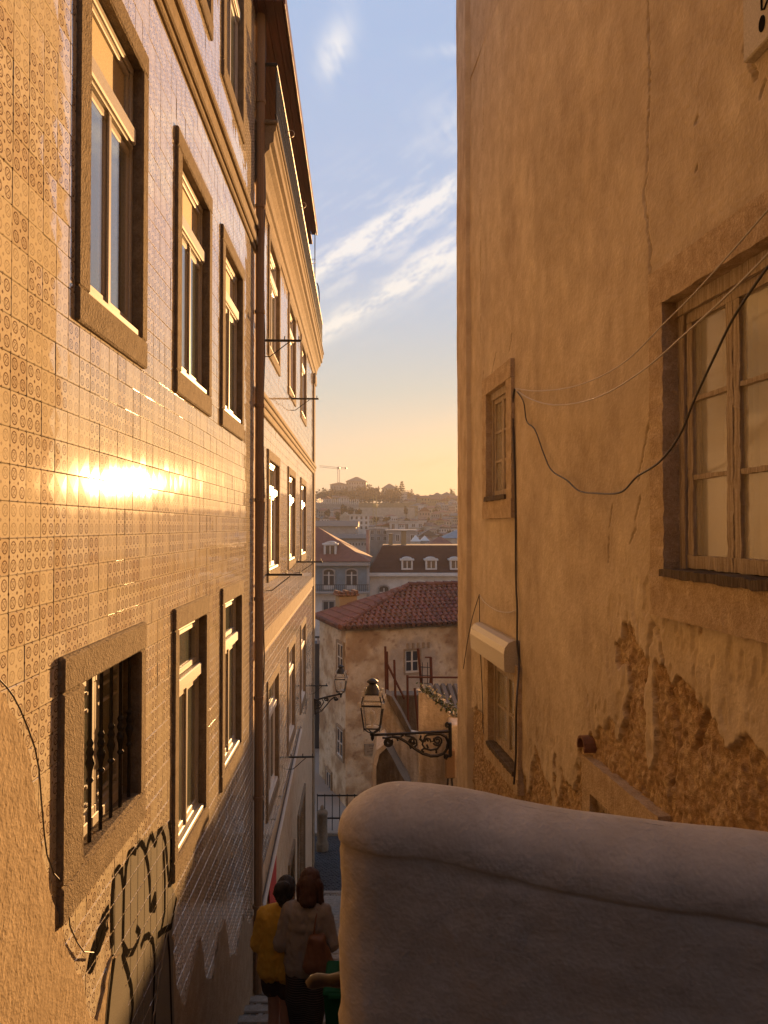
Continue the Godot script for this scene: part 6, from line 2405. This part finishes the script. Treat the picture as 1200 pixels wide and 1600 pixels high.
func far_tree(px: float, py: float, z: float, w_px: float, h_px: float, sd: int, label: String, grp: String):
	# py is the foot of the crown
	var k := z / F
	var p := ahead(px, py, z)
	var t := thing("hill_tree", label, "tree", Transform3D(Basis.IDENTITY, p), grp)
	var r := RandomNumberGenerator.new()
	r.seed = sd * 17
	var w := w_px * k * 0.5
	var h := h_px * k
	var tk := mb()
	tube(tk, [Vector3(0, minf(-3.0, land_y(p.x, z) - p.y - 1.0), 0), Vector3(0.1, h * 0.3, 0), Vector3(0, h * 0.7, 0)], 0.16 * w * 0.5 + 0.08, 5, 0.05)
	for q in 4:
		var an := q * 1.7 + sd
		tube(tk, [Vector3(0, h * 0.2, 0), Vector3(cos(an) * w * 0.6, h * 0.55, sin(an) * w * 0.6)], 0.09, 4, 0.03)
	part("trunk", tk, M.bark, t)
	var lf := mb()
	var lobes := []
	for q in 9:
		var an := r.randf() * TAU
		var d := sqrt(r.randf()) * 0.72
		lobes.append([Vector3(cos(an) * d * w, (0.2 + r.randf() * 0.62) * h, sin(an) * d * w), r.randf_range(0.28, 0.5)])
	var c := Color(0.040, 0.042, 0.018)
	for q in 520:
		var l: Array = lobes[r.randi_range(0, 8)]
		var o: Vector3 = Vector3(r.randfn(0, 1), r.randfn(0, 1), r.randfn(0, 1)).normalized() * pow(r.randf(), 0.4) * l[1]
		leaf_quad(lf, l[0] + Vector3(o.x * w, o.y * h * 0.9, o.z * w), 0.11 * w + 0.14, r, c)
	part("crown", lf, M.leaf, t)

# ------------------------------------------------------------------ lanterns
func build_lanterns():
	# near lantern: bracket on the pier, lamp out over the street. c(x, y): tracing of the photograph at 6x
	var z := 11.0
	var c := func(x: float, y: float, dz := 0.0) -> Vector3:
		return ahead(540.0 + x / 6.0, 1030.0 + y / 6.0, z) + Vector3(0, 0, dz)
	var t := thing("street_lantern", "large black iron lantern with glass sides on a scrolled bracket by the pale pier", "lantern")
	var arm := mb()
	tube(arm, [c.call(240, 712), c.call(990, 676)], 0.019, 8)
	tube(arm, [c.call(978, 596), c.call(982, 905)], 0.028, 6)
	box(arm, c.call(965, 915) + Vector3(0, 0, -0.03), c.call(990, 660) + Vector3(0, 0, 0.03))
	part("arm", arm, M.iron, t)
	var sc := mb()
	var curves := []
	curves.append([[430, 724], [500, 735], [570, 775], [640, 832], [720, 882], [800, 908], [860, 905], [920, 882], [950, 840], [962, 780], [940, 725], [890, 700], [830, 700], [770, 705]])
	curves.append(spiral2(398, 778, 44, 2.2, -0.6, 1))
	curves.append(spiral2(862, 762, 48, 1.9, 2.6, -1))
	curves.append(spiral2(622, 768, 34, 1.7, 0.4, 1))
	curves.append(spiral2(945, 910, 22, 1.6, 1.2, 1))
	curves.append(spiral2(958, 618, 24, 1.5, -1.4, -1))
	curves.append([[890, 800], [860, 840], [800, 852], [745, 838], [720, 800], [730, 755], [760, 745], [775, 770]])
	curves.append([[770, 705], [745, 725], [735, 760], [720, 770], [700, 745], [706, 715]])
	curves.append([[690, 742], [716, 770], [745, 768], [760, 740], [790, 748], [800, 775], [825, 770], [830, 738]])
	curves.append([[640, 832], [668, 800], [664, 760], [640, 735], [600, 722], [556, 712]])
	curves.append([[520, 742], [520, 722], [545, 712]])
	curves.append([[480, 730], [490, 765]])
	curves.append([[600, 805], [612, 838]])
	curves.append([[760, 800], [775, 832]])
	curves.append([[850, 880], [850, 845], [835, 850]])
	curves.append([[735, 872], [712, 850], [735, 838]])
	curves.append([[345, 736], [380, 740], [430, 728]])
	for l in curves:
		var pts := []
		for p in l: pts.append(c.call(p[0], p[1]))
		var thick := 0.022 if l == curves[0] else 0.015
		tube(sc, pts, thick, 6)
	part("scrollwork", sc, M.iron, t)
	lantern_head(t, c.call(252, 700), 0.001525)
	# far lantern on the corner of the tiled house
	var z2 := 20.5
	var d := func(x: float, y: float) -> Vector3:
		return ahead(480.0 + x * 80.0 / 582.0, 1020.0 + y * 80.0 / 582.0, z2)
	var t2 := thing("street_lantern", "smaller looking lantern on a curved bracket at the tiled house corner", "lantern")
	var a2 := mb()
	tube(a2, [d.call(85, 540), d.call(230, 500), d.call(382, 466)], 0.025, 6)
	tube(a2, [d.call(88, 520), d.call(92, 700)], 0.03, 6)
	part("arm", a2, M.iron, t2)
	var s2 := mb()
	for l in [[[160, 665], [215, 600], [260, 540], [310, 500]], spiral2(325, 520, 26, 1.6, 0.0, 1), spiral2(215, 530, 26, 1.6, 1.0, -1), spiral2(130, 580, 36, 1.8, 2.0, 1), [[95, 640], [150, 620], [190, 560], [170, 530]], [[100, 690], [160, 665], [120, 600], [150, 560]]]:
		var pts := []
		for p in l: pts.append(d.call(p[0], p[1]))
		tube(s2, pts, 0.016, 5)
	part("scrollwork", s2, M.iron, t2)
	lantern_head(t2, d.call(382, 470), 0.0015)

func spiral2(cx: float, cy: float, r: float, turns: float, start: float, dirn: int) -> Array:
	var out := []
	var n := int(turns * 12)
	for k in n + 1:
		var u := float(k) / n
		var a := start + dirn * turns * TAU * u
		var rr := r * (1.0 - 0.82 * u)
		out.append([cx + cos(a) * rr, cy + sin(a) * rr])
	return out

func lantern_head(t: Node, foot: Vector3, s: float):
	# s: metres per unit; foot is where the lamp sits on its arm. Square, turned a little.
	var turn := deg_to_rad(5.0)
	var ring := func(hw: float, y: float) -> Array:
		var o := []
		for k in 4:
			var a := turn + PI / 4 + k * PI / 2
			o.append(foot + Vector3(cos(a) * hw * 1.414 * s, y * s, sin(a) * hw * 1.414 * s))
		return o
	var r0: Array = ring.call(72, 62)
	var r1: Array = ring.call(100, 278)
	var r2: Array = ring.call(72, 378)
	var fr := mb()
	for k in 4:
		var n := (k + 1) % 4
		tube(fr, [r0[k], r1[k]], 6.5 * s, 5)
		tube(fr, [r1[k], r2[k]], 6.0 * s, 5)
		tube(fr, [r0[k], r0[n]], 6.5 * s, 5)
		tube(fr, [r1[k], r1[n]], 9.5 * s, 5)
		tube(fr, [r2[k], r2[n]], 7.0 * s, 5)
		# feet that carry the lamp
		tube(fr, [r0[k], foot + (r0[k] - foot) * Vector3(0.55, 0.45, 0.55), foot + Vector3(0, 5 * s, 0)], 6.0 * s, 5)
		var tip: Vector3 = r0[k]
		tube(fr, [tip, tip - Vector3(0, 26 * s, 0)], 5.0 * s, 4, 2.0 * s)
	part("frame", fr, M.iron, t)
	for k in 4:
		var n := (k + 1) % 4
		for pr in [[r0, r1], [r1, r2]]:
			var g := mb()
			var a: Vector3 = pr[0][k]
			var b: Vector3 = pr[0][n]
			var c: Vector3 = pr[1][n]
			var d: Vector3 = pr[1][k]
			var mid := foot + Vector3(0, (a.y + c.y) * 0.5 - foot.y, 0)
			oquad(g, mid, a.lerp(mid, 0.02), b.lerp(mid, 0.02), c.lerp(mid, 0.02), d.lerp(mid, 0.02))
			part("pane", g, M.lamp_glass, t)
	var cap := mb(true)
	var pr := []
	for p in [[0, 372], [82, 374], [80, 384], [68, 396], [60, 420], [48, 446], [34, 458], [32, 470], [52, 478], [56, 488], [44, 500], [24, 512], [8, 518], [0, 518]]:
		pr.append([p[0] * s, p[1] * s])
	lathe(cap, pr, foot, 14)
	part("cap", cap, M.iron, t)
	for k in 4:
		for pq in [[r1, 0.0], [r2, 0.0]]:
			var e := mb()
			var p: Vector3 = pq[0][k]
			var o: Vector3 = (p - foot) * Vector3(1, 0, 1)
			var q := p + o.normalized() * 10 * s
			box(e, q + Vector3(-13, -16, -7) * s, q + Vector3(13, 34, 7) * s, 4 * s)
			part("corner_leaf", e, M.paint_white, t)
	var bt := mb(true)
	lathe(bt, [[0, -66 * s], [8 * s, -62 * s], [17 * s, -40 * s], [15 * s, -18 * s], [24 * s, -14 * s], [26 * s, 6 * s], [18 * s, 14 * s], [0, 16 * s]], foot, 12)
	part("socket", bt, M.iron, t)
	var bu := mb(true)
	lathe(bu, [[0, 62 * s], [60 * s, 62 * s], [60 * s, 70 * s], [14 * s, 74 * s], [14 * s, 110 * s], [22 * s, 130 * s], [30 * s, 170 * s], [24 * s, 205 * s], [0, 220 * s]], foot, 12)
	part("bulb_holder", bu, M.paint_white, t)

# ------------------------------------------------------------------ wires on the plaster house
func wire(called: String, label: String, pts: Array, r: float, m: Material, grp := ""):
	# pts: [px, py, distance off the plaster wall]; smoothed
	var ctl := []
	for p in pts:
		var q := on_wall(RW, p[0], p[1], p[2])
		ctl.append(RW * Vector3(q.x, q.y, p[2]))
	var out := []
	for k in ctl.size() - 1:
		var a: Vector3 = ctl[maxi(k - 1, 0)]
		var b: Vector3 = ctl[k]
		var c: Vector3 = ctl[k + 1]
		var d: Vector3 = ctl[mini(k + 2, ctl.size() - 1)]
		for s in 8: out.append(b.cubic_interpolate(c, a, d, s / 8.0))
	out.append(ctl[ctl.size() - 1])
	var st := mb(true)
	tube(st, out, r, 6)
	tag(part(called, st, m), label, "wire", grp)

func build_wires():
	wire("strung_wire", "upper thin wire strung from the small window towards the big one", [[805, 607, 0.03], [840, 611, 0.05], [900, 603, 0.08], [970, 570, 0.11], [1040, 503, 0.14], [1100, 442, 0.17], [1220, 305, 0.22]], 0.0042, M.cable_pale)
	wire("strung_wire", "lower thin wire sagging from the small window across the big window head", [[806, 609, 0.03], [830, 624, 0.05], [870, 633, 0.07], [930, 622, 0.10], [1000, 582, 0.13], [1080, 513, 0.16], [1150, 448, 0.19], [1230, 365, 0.22]], 0.0048, M.cable_pale)
	wire("hanging_cable", "dark slack cable hanging in a deep loop below the two wires", [[808, 612, 0.02], [818, 628, 0.03], [823, 658, 0.03], [836, 672, 0.03], [850, 710, 0.035], [862, 735, 0.04], [885, 750, 0.05], [905, 767, 0.06], [935, 771, 0.07], [970, 769, 0.09], [995, 745, 0.10], [1030, 722, 0.11], [1062, 680, 0.12], [1085, 625, 0.13], [1115, 560, 0.14], [1150, 490, 0.15], [1215, 395, 0.17]], 0.0062, M.cable)
	wire("clipped_cable", "dark cable clipped down the wall beside the small window", [[804, 607, 0.015], [801, 640, 0.02], [805, 760, 0.015], [806, 900, 0.015], [808, 950, 0.02], [808, 1000, 0.02], [811, 1040, 0.02], [807, 1100, 0.16], [806, 1180, 0.12], [803, 1225, 0.10]], 0.010, M.cable)
	wire("sagging_wire", "short pale wire sagging above the roller blind box", [[749, 929, 0.05], [758, 942, 0.05], [776, 954, 0.04], [795, 957, 0.03], [808, 952, 0.02]], 0.005, M.cable_pale)
	wire("thin_wire", "thin dark wire dropping from the corner strip past the roller blind box", [[749, 929, 0.06], [738, 965, 0.07], [730, 1005, 0.08], [724, 1045, 0.09]], 0.005, M.cable)
	wire("looped_cable", "thin dark cable looped down the wall left of the lower window", [[749, 931, 0.05], [750, 1000, 0.04], [754, 1090, 0.03], [755, 1140, 0.03], [762, 1163, 0.03], [770, 1168, 0.03]], 0.005, M.cable)

# ------------------------------------------------------------------ people
func sdf(bones: Array, cell: float, k: float) -> Array:
	# tapered capsules joined with a smooth minimum, meshed as surface nets; returns surface arrays
	var lo := Vector3.INF
	var hi := -Vector3.INF
	for b in bones:
		var r: float = maxf(b[2], b[3]) + k + cell * 3
		for q in 2:
			lo = lo.min(b[q] - Vector3.ONE * r)
			hi = hi.max(b[q] + Vector3.ONE * r)
	var n := Vector3i(((hi - lo) / cell).ceil()) + Vector3i.ONE
	var f := PackedFloat32Array()
	f.resize(n.x * n.y * n.z)
	f.fill(10.0)
	for b in bones:
		var a: Vector3 = b[0]
		var c: Vector3 = b[1]
		var ra: float = b[2]
		var rb: float = b[3]
		var r := maxf(ra, rb) + k + cell * 2
		var i0 := Vector3i(((a.min(c) - Vector3.ONE * r - lo) / cell).floor())
		var i1 := Vector3i(((a.max(c) + Vector3.ONE * r - lo) / cell).ceil())
		var ac := c - a
		var l2 := maxf(ac.length_squared(), 1e-9)
		for z in range(maxi(i0.z, 0), mini(i1.z + 1, n.z)):
			for y in range(maxi(i0.y, 0), mini(i1.y + 1, n.y)):
				for x in range(maxi(i0.x, 0), mini(i1.x + 1, n.x)):
					var p := lo + Vector3(x, y, z) * cell
					var t := clampf((p - a).dot(ac) / l2, 0.0, 1.0)
					var d := p.distance_to(a + ac * t) - lerpf(ra, rb, t)
					var id := (z * n.y + y) * n.x + x
					var e := f[id]
					if absf(e - d) >= k:
						f[id] = minf(e, d)
					else:
						var h := 0.5 + 0.5 * (e - d) / k
						f[id] = lerpf(e, d, h) - k * h * (1.0 - h)
	var idx := {}
	var v := PackedVector3Array()
	var nr := PackedVector3Array()
	var sy := n.x
	var sz := n.x * n.y
	for z in n.z - 1:
		for y in n.y - 1:
			for x in n.x - 1:
				var id := z * sz + y * sy + x
				var c := [f[id], f[id + 1], f[id + sy], f[id + sy + 1], f[id + sz], f[id + sz + 1], f[id + sz + sy], f[id + sz + sy + 1]]
				var inside := 0
				for q in 8:
					if c[q] < 0.0: inside += 1
				if inside == 0 or inside == 8: continue
				var s := Vector3.ZERO
				var m := 0
				for e in [[0, 1], [2, 3], [4, 5], [6, 7], [0, 2], [1, 3], [4, 6], [5, 7], [0, 4], [1, 5], [2, 6], [3, 7]]:
					var u: float = c[e[0]]
					var w: float = c[e[1]]
					if (u < 0.0) == (w < 0.0): continue
					var t := u / (u - w)
					var pa := Vector3(e[0] & 1, (e[0] >> 1) & 1, e[0] >> 2)
					var pb := Vector3(e[1] & 1, (e[1] >> 1) & 1, e[1] >> 2)
					s += pa.lerp(pb, t)
					m += 1
				idx[id] = v.size()
				v.append(lo + (Vector3(x, y, z) + s / m) * cell)
				nr.append(Vector3(c[1] + c[3] + c[5] + c[7] - c[0] - c[2] - c[4] - c[6], c[2] + c[3] + c[6] + c[7] - c[0] - c[1] - c[4] - c[5], c[4] + c[5] + c[6] + c[7] - c[0] - c[1] - c[2] - c[3]).normalized())
	var ix := PackedInt32Array()
	for id in idx:
		for ax in 3:
			var st: int = [1, sy, sz][ax]
			var s1: int = [sy, sz, 1][ax]
			var s2: int = [sz, 1, sy][ax]
			var a := f[id] < 0.0
			if a == (f[id + st] < 0.0): continue
			if not (idx.has(id - s1) and idx.has(id - s2) and idx.has(id - s1 - s2)): continue
			var q := [idx[id], idx[id - s1], idx[id - s1 - s2], idx[id - s2]]
			if a:
				ix.append_array([q[0], q[2], q[1], q[0], q[3], q[2]])
			else:
				ix.append_array([q[0], q[1], q[2], q[0], q[2], q[3]])
	var arr := []
	arr.resize(Mesh.ARRAY_MAX)
	arr[Mesh.ARRAY_VERTEX] = v
	arr[Mesh.ARRAY_NORMAL] = nr
	arr[Mesh.ARRAY_INDEX] = ix
	return arr

func sdf_part(called: String, parent: Node, m: Material, groups: Array, folds := 0.0, across := 14.0, down := 5.0) -> MeshInstance3D:
	# groups: [bones, cell, k]; joined into one mesh. folds: depth of creases or strands
	var me := ArrayMesh.new()
	var n := noise(called.length() * 7 + int(folds * 9999), 1.0, 3)
	for g in groups:
		var arr := sdf(g[0], g[1], g[2])
		if folds > 0.0:
			var v: PackedVector3Array = arr[Mesh.ARRAY_VERTEX]
			var nr: PackedVector3Array = arr[Mesh.ARRAY_NORMAL]
			for q in v.size():
				var p := v[q]
				var k := n.get_noise_3d(p.x * across + p.y * 3.0, p.y * down, p.z * across)
				v[q] = p + nr[q] * (folds * (1.0 - 2.2 * absf(k)))
			arr[Mesh.ARRAY_VERTEX] = v
			var st := SurfaceTool.new()
			st.create_from_arrays(arr)
			st.generate_normals()
			arr = st.commit_to_arrays()
		me.add_surface_from_arrays(Mesh.PRIMITIVE_TRIANGLES, arr)
	return mesh_node(called, me, m, parent)

func V(x: float, y: float, z: float) -> Vector3:
	return Vector3(x, y, z)

func hand_bones(w: Vector3, d: Vector3, side: Vector3) -> Array:
	# palm from the wrist along d; five fingers, half curled towards the palm's inside
	var pn := d.cross(side).normalized()
	var out := [[w - d * 0.03, w + d * 0.02, 0.024, 0.026]]
	for k in 4:
		var o := side * (k - 1.5) * 0.019
		var b := w + d * 0.075 + o
		out.append([w + o * 0.6, b, 0.017, 0.011])
		var l: float = [0.034, 0.040, 0.038, 0.028][k]
		var e := b + d * l + pn * 0.010
		var g := e + (d * 0.45 + pn * 0.85).normalized() * l * 0.75
		out.append([b, e, 0.0095, 0.0085])
		out.append([e, g, 0.0085, 0.0075])
	var th := w + d * 0.015 - side * 0.03
	out.append([th, th + (d * 0.7 - side * 0.6).normalized() * 0.04, 0.013, 0.010])
	out.append([th + (d * 0.7 - side * 0.6).normalized() * 0.04, th + (d * 0.7 - side * 0.6).normalized() * 0.04 + (d + pn * 0.4).normalized() * 0.03, 0.010, 0.008])
	return out

func build_people():
	# both walk away down the stairs; local y = 0 is the tread they stand on, -z is the way they face
	var z := 6.7
	var foot := step_top(z)
	var p2 := thing("person", "woman in a faded denim jacket and striped skirt with a brown shoulder bag", "person", Transform3D(Basis(Vector3.UP, deg_to_rad(-4.0)), Vector3(ahead(479.0, 1500.0, z).x, foot, -z)))
	var sc := (ahead(479.0, 1360.0, z).y - foot) / 1.66
	p2.scale = Vector3(0.92, 1.0, 0.95) * sc
	var body := [[V(0.02, 1.36, 0), V(0.025, 1.46, -0.01), 0.052, 0.05], [V(0.025, 1.52, -0.03), V(0.025, 1.565, -0.02), 0.076, 0.088], [V(0.025, 1.475, -0.06), V(0.025, 1.50, -0.055), 0.045, 0.055],
		[V(0.025, 1.515, -0.105), V(0.025, 1.50, -0.122), 0.012, 0.014],
		[V(-0.06, 1.30, 0), V(-0.06, 0.98, 0), 0.085, 0.10], [V(0.06, 1.30, 0), V(0.06, 0.98, 0), 0.085, 0.10], [V(-0.14, 1.33, 0), V(0.14, 1.33, 0), 0.05, 0.05],
		[V(-0.15, 1.32, 0), V(-0.215, 1.08, 0.02), 0.044, 0.036], [V(-0.215, 1.08, 0.02), V(-0.10, 1.02, -0.18), 0.035, 0.026],
		[V(0.15, 1.32, 0), V(0.215, 1.09, 0.02), 0.044, 0.036], [V(0.215, 1.09, 0.02), V(0.20, 1.00, -0.18), 0.035, 0.026],
		[V(-0.075, 0.93, 0), V(-0.075, 0.52, -0.02), 0.09, 0.055], [V(0.075, 0.93, 0), V(0.07, 0.52, 0.0), 0.09, 0.055],
		[V(-0.075, 0.50, -0.02), V(-0.07, 0.34, 0.015), 0.052, 0.054], [V(-0.07, 0.34, 0.015), V(-0.065, 0.09, 0.0), 0.054, 0.034],
		[V(0.07, 0.50, 0.0), V(0.065, 0.34, 0.04), 0.052, 0.054], [V(0.065, 0.34, 0.04), V(0.06, 0.10, 0.05), 0.054, 0.034],
		[V(-0.065, 0.08, 0.01), V(-0.07, 0.035, -0.14), 0.036, 0.028], [V(0.06, 0.09, 0.06), V(0.06, 0.035, -0.07), 0.036, 0.028]]
	sdf_part("body", p2, M.skin, [[body, 0.014, 0.03], [hand_bones(V(-0.10, 1.02, -0.18), V(0.8, -0.1, -0.6).normalized(), V(0, 1, 0)), 0.005, 0.006], [hand_bones(V(0.20, 1.00, -0.18), V(-0.5, 0.0, -0.85).normalized(), V(0, 1, 0)), 0.005, 0.006]])
	sdf_part("jacket", p2, M.denim, [[[[V(-0.065, 1.315, 0.005), V(-0.07, 0.93, 0.01), 0.098, 0.112], [V(0.065, 1.315, 0.005), V(0.07, 0.93, 0.01), 0.098, 0.112], [V(-0.135, 1.335, 0.0), V(0.135, 1.335, 0.0), 0.062, 0.062],
		[V(-0.06, 1.385, 0.03), V(0.09, 1.385, 0.03), 0.032, 0.032], [V(-0.045, 1.39, -0.04), V(-0.06, 1.385, 0.03), 0.03, 0.03], [V(0.09, 1.385, 0.03), V(0.08, 1.39, -0.04), 0.03, 0.03],
		[V(-0.155, 1.33, 0), V(-0.225, 1.085, 0.025), 0.062, 0.054], [V(-0.225, 1.085, 0.025), V(-0.11, 1.025, -0.16), 0.053, 0.042],
		[V(0.155, 1.33, 0), V(0.225, 1.10, 0.025), 0.062, 0.054], [V(0.225, 1.10, 0.025), V(0.205, 1.01, -0.16), 0.053, 0.042],
		[V(-0.10, 1.24, 0.08), V(0.10, 1.24, 0.08), 0.022, 0.022], [V(-0.08, 0.925, 0.012), V(0.08, 0.925, 0.012), 0.108, 0.108]], 0.014, 0.025]], 0.012, 9.0, 6.0)
	var seam := mb()
	var sp := []
	for k in 13:
		var u := k / 12.0
		sp.append(V(lerpf(-0.135, 0.135, u), 1.262 - 0.012 * sin(u * PI), 0.103 - 0.022 * pow(absf(u - 0.5) * 2.0, 3.0)))
	tube(seam, sp, 0.006, 5)
	part("yoke_seam", seam, M.denim, p2)
	sdf_part("skirt", p2, M.stripe, [[[[V(-0.07, 0.90, 0.01), V(-0.072, 0.66, 0.005), 0.108, 0.108], [V(0.07, 0.90, 0.01), V(0.072, 0.66, 0.005), 0.108, 0.108], [V(-0.072, 0.66, 0.005), V(-0.065, 0.49, 0.0), 0.106, 0.088], [V(0.072, 0.66, 0.005), V(0.06, 0.49, 0.01), 0.106, 0.088]], 0.014, 0.03]], 0.005, 8.0, 2.0)
	sdf_part("hair", p2, M.hair_red, [[[[V(0.025, 1.555, 0.0), V(0.025, 1.58, -0.025), 0.092, 0.086], [V(0.02, 1.50, 0.045), V(0.02, 1.455, 0.055), 0.066, 0.056], [V(-0.04, 1.53, 0.01), V(-0.048, 1.435, 0.02), 0.05, 0.032], [V(0.09, 1.53, 0.01), V(0.112, 1.43, 0.01), 0.056, 0.032], [V(0.0, 1.45, 0.07), V(0.05, 1.45, 0.07), 0.045, 0.045], [V(0.105, 1.45, 0.0), V(0.135, 1.40, -0.02), 0.030, 0.014]], 0.012, 0.022]], 0.009, 34.0, 5.0)
	for s in [[-0.068, -0.065], [0.06, 0.0]]:
		var sh := mb(true)
		lathe(sh, [[0.0, -0.012], [0.042, -0.012], [0.045, 0.01], [0.04, 0.04], [0.034, 0.055], [0.0, 0.06]], V(s[0], 0.012 if s[0] < 0 else 0.014, s[1]), 12, V(1, 1, 2.6))
		part("shoe", sh, M.leather, p2, Transform3D(Basis.IDENTITY, V(0, 0, 0)) if true else Transform3D.IDENTITY)
	# bag: soft tapering leather body and strap; carried, so a thing of its own
	var bag := thing("shoulder_bag", "soft brown leather shoulder bag hanging from the denim jacket", "bag", p2.transform)
	sdf_part("bag_body", bag, M.leather, [[[[V(0.075, 1.19, 0.15), V(0.155, 1.19, 0.14), 0.03, 0.03], [V(0.055, 0.99, 0.165), V(0.21, 0.985, 0.14), 0.052, 0.05], [V(0.075, 1.18, 0.15), V(0.06, 1.0, 0.165), 0.032, 0.055], [V(0.155, 1.18, 0.14), V(0.205, 1.0, 0.14), 0.032, 0.052], [V(0.115, 1.15, 0.15), V(0.13, 1.02, 0.155), 0.04, 0.06]], 0.012, 0.03]], 0.007, 8.0, 6.0)
	var stp := mb(true)
	tube(stp, [V(0.085, 1.20, 0.15), V(0.095, 1.30, 0.125), V(0.105, 1.385, 0.07), V(0.11, 1.405, 0.01), V(0.12, 1.37, -0.07), V(0.17, 1.20, -0.05), V(0.165, 1.19, 0.12)], 0.008, 6)
	part("strap", stp, M.leather, bag)
	# ---- the other woman
	var z1 := 6.85
	var foot1 := step_top(z1)
	var p1 := thing("person", "woman in a loose yellow jacket and dark patterned shorts with hair pinned up", "person", Transform3D(Basis(Vector3.UP, deg_to_rad(-10.0)), Vector3(ahead(437.0, 1500.0, z1).x, foot1, -z1)))
	var s1 := (ahead(450.0, 1371.0, z1).y - foot1) / 1.66
	p1.scale = Vector3(0.92, 1.0, 0.95) * s1
	var b1 := [[V(0.045, 1.34, 0), V(0.055, 1.46, -0.01), 0.05, 0.05], [V(0.06, 1.52, -0.035), V(0.06, 1.555, -0.02), 0.075, 0.086], [V(0.075, 1.475, -0.065), V(0.075, 1.50, -0.06), 0.044, 0.054], [V(0.10, 1.51, -0.10), V(0.11, 1.498, -0.115), 0.012, 0.014], [V(0.135, 1.51, -0.02), V(0.138, 1.53, -0.015), 0.012, 0.014],
		[V(-0.06, 1.30, 0), V(-0.06, 0.98, 0), 0.085, 0.10], [V(0.06, 1.30, 0), V(0.06, 0.98, 0), 0.085, 0.10], [V(-0.14, 1.32, 0), V(0.14, 1.32, 0), 0.05, 0.05],
		[V(-0.15, 1.31, 0), V(-0.20, 1.07, 0.0), 0.044, 0.036], [V(-0.20, 1.07, 0.0), V(-0.10, 1.00, -0.20), 0.035, 0.026],
		[V(0.15, 1.31, 0), V(0.20, 1.07, 0.0), 0.044, 0.036], [V(0.20, 1.07, 0.0), V(0.10, 1.00, -0.20), 0.035, 0.026],
		[V(-0.075, 0.93, 0), V(-0.07, 0.50, -0.05), 0.09, 0.055], [V(0.075, 0.93, 0), V(0.07, 0.50, 0.02), 0.09, 0.055],
		[V(-0.07, 0.50, -0.05), V(-0.065, 0.34, -0.01), 0.053, 0.055], [V(-0.065, 0.34, -0.01), V(-0.06, 0.09, -0.02), 0.055, 0.034],
		[V(0.07, 0.50, 0.02), V(0.07, 0.34, 0.05), 0.053, 0.055], [V(0.07, 0.34, 0.05), V(0.06, 0.09, 0.06), 0.055, 0.034],
		[V(-0.06, 0.08, -0.01), V(-0.065, 0.035, -0.15), 0.036, 0.028], [V(0.06, 0.08, 0.07), V(0.06, 0.035, -0.07), 0.036, 0.028]]
	sdf_part("body", p1, M.skin, [[b1, 0.014, 0.03], [hand_bones(V(-0.10, 1.00, -0.20), V(0.85, 0.0, -0.5).normalized(), V(0, 1, 0)), 0.005, 0.006], [hand_bones(V(0.10, 1.00, -0.20), V(-0.85, 0.0, -0.5).normalized(), V(0, -1, 0)), 0.005, 0.006]])
	sdf_part("jacket", p1, M.yellow_cloth, [[[[V(-0.065, 1.30, 0.005), V(-0.085, 0.88, 0.015), 0.110, 0.125], [V(0.065, 1.30, 0.005), V(0.085, 0.88, 0.015), 0.110, 0.125], [V(-0.14, 1.325, 0.0), V(0.14, 1.325, 0.0), 0.065, 0.065],
		[V(-0.03, 1.385, 0.035), V(0.12, 1.385, 0.035), 0.032, 0.032], [V(0.12, 1.385, 0.03), V(0.12, 1.39, -0.04), 0.03, 0.03], [V(-0.03, 1.385, 0.03), V(-0.02, 1.39, -0.04), 0.03, 0.03],
		[V(-0.16, 1.31, 0), V(-0.215, 1.07, 0.005), 0.068, 0.064], [V(-0.215, 1.07, 0.005), V(-0.12, 1.01, -0.17), 0.062, 0.05],
		[V(0.16, 1.31, 0), V(0.215, 1.07, 0.005), 0.068, 0.064], [V(0.215, 1.07, 0.005), V(0.12, 1.01, -0.17), 0.062, 0.05]], 0.014, 0.03]], 0.012, 9.0, 6.0)
	sdf_part("shorts", p1, M.print_cloth, [[[[V(-0.07, 0.90, 0.0), V(-0.085, 0.70, -0.03), 0.115, 0.098], [V(0.07, 0.90, 0.0), V(0.085, 0.70, 0.01), 0.115, 0.098]], 0.014, 0.02]], 0.010, 9.0, 4.0)
	sdf_part("hair", p1, M.hair_dark, [[[[V(0.055, 1.56, 0.005), V(0.055, 1.58, -0.025), 0.093, 0.086], [V(0.05, 1.50, 0.045), V(0.05, 1.47, 0.045), 0.062, 0.045], [V(0.02, 1.60, 0.075), V(0.075, 1.615, 0.07), 0.045, 0.042], [V(0.0, 1.56, 0.08), V(0.01, 1.50, 0.075), 0.035, 0.02]], 0.012, 0.018]], 0.009, 34.0, 5.0)
	for s in [[-0.063, -0.075], [0.06, 0.0]]:
		var sh := mb(true)
		lathe(sh, [[0.0, -0.012], [0.042, -0.012], [0.045, 0.01], [0.04, 0.04], [0.034, 0.055], [0.0, 0.06]], V(s[0], 0.012, s[1]), 12, V(1, 1, 2.6))
		part("shoe", sh, M.black_cloth, p1)

func step_top(z: float) -> float:
	# height of the tread that lies z metres ahead
	var q := 1.25
	while q < 19.3:
		var run := 0.314 if q < 6.5 else 0.42
		if z >= q and z < q + run: return ground_y(q + run) + 0.004
		q += run
	return ground_y(z)
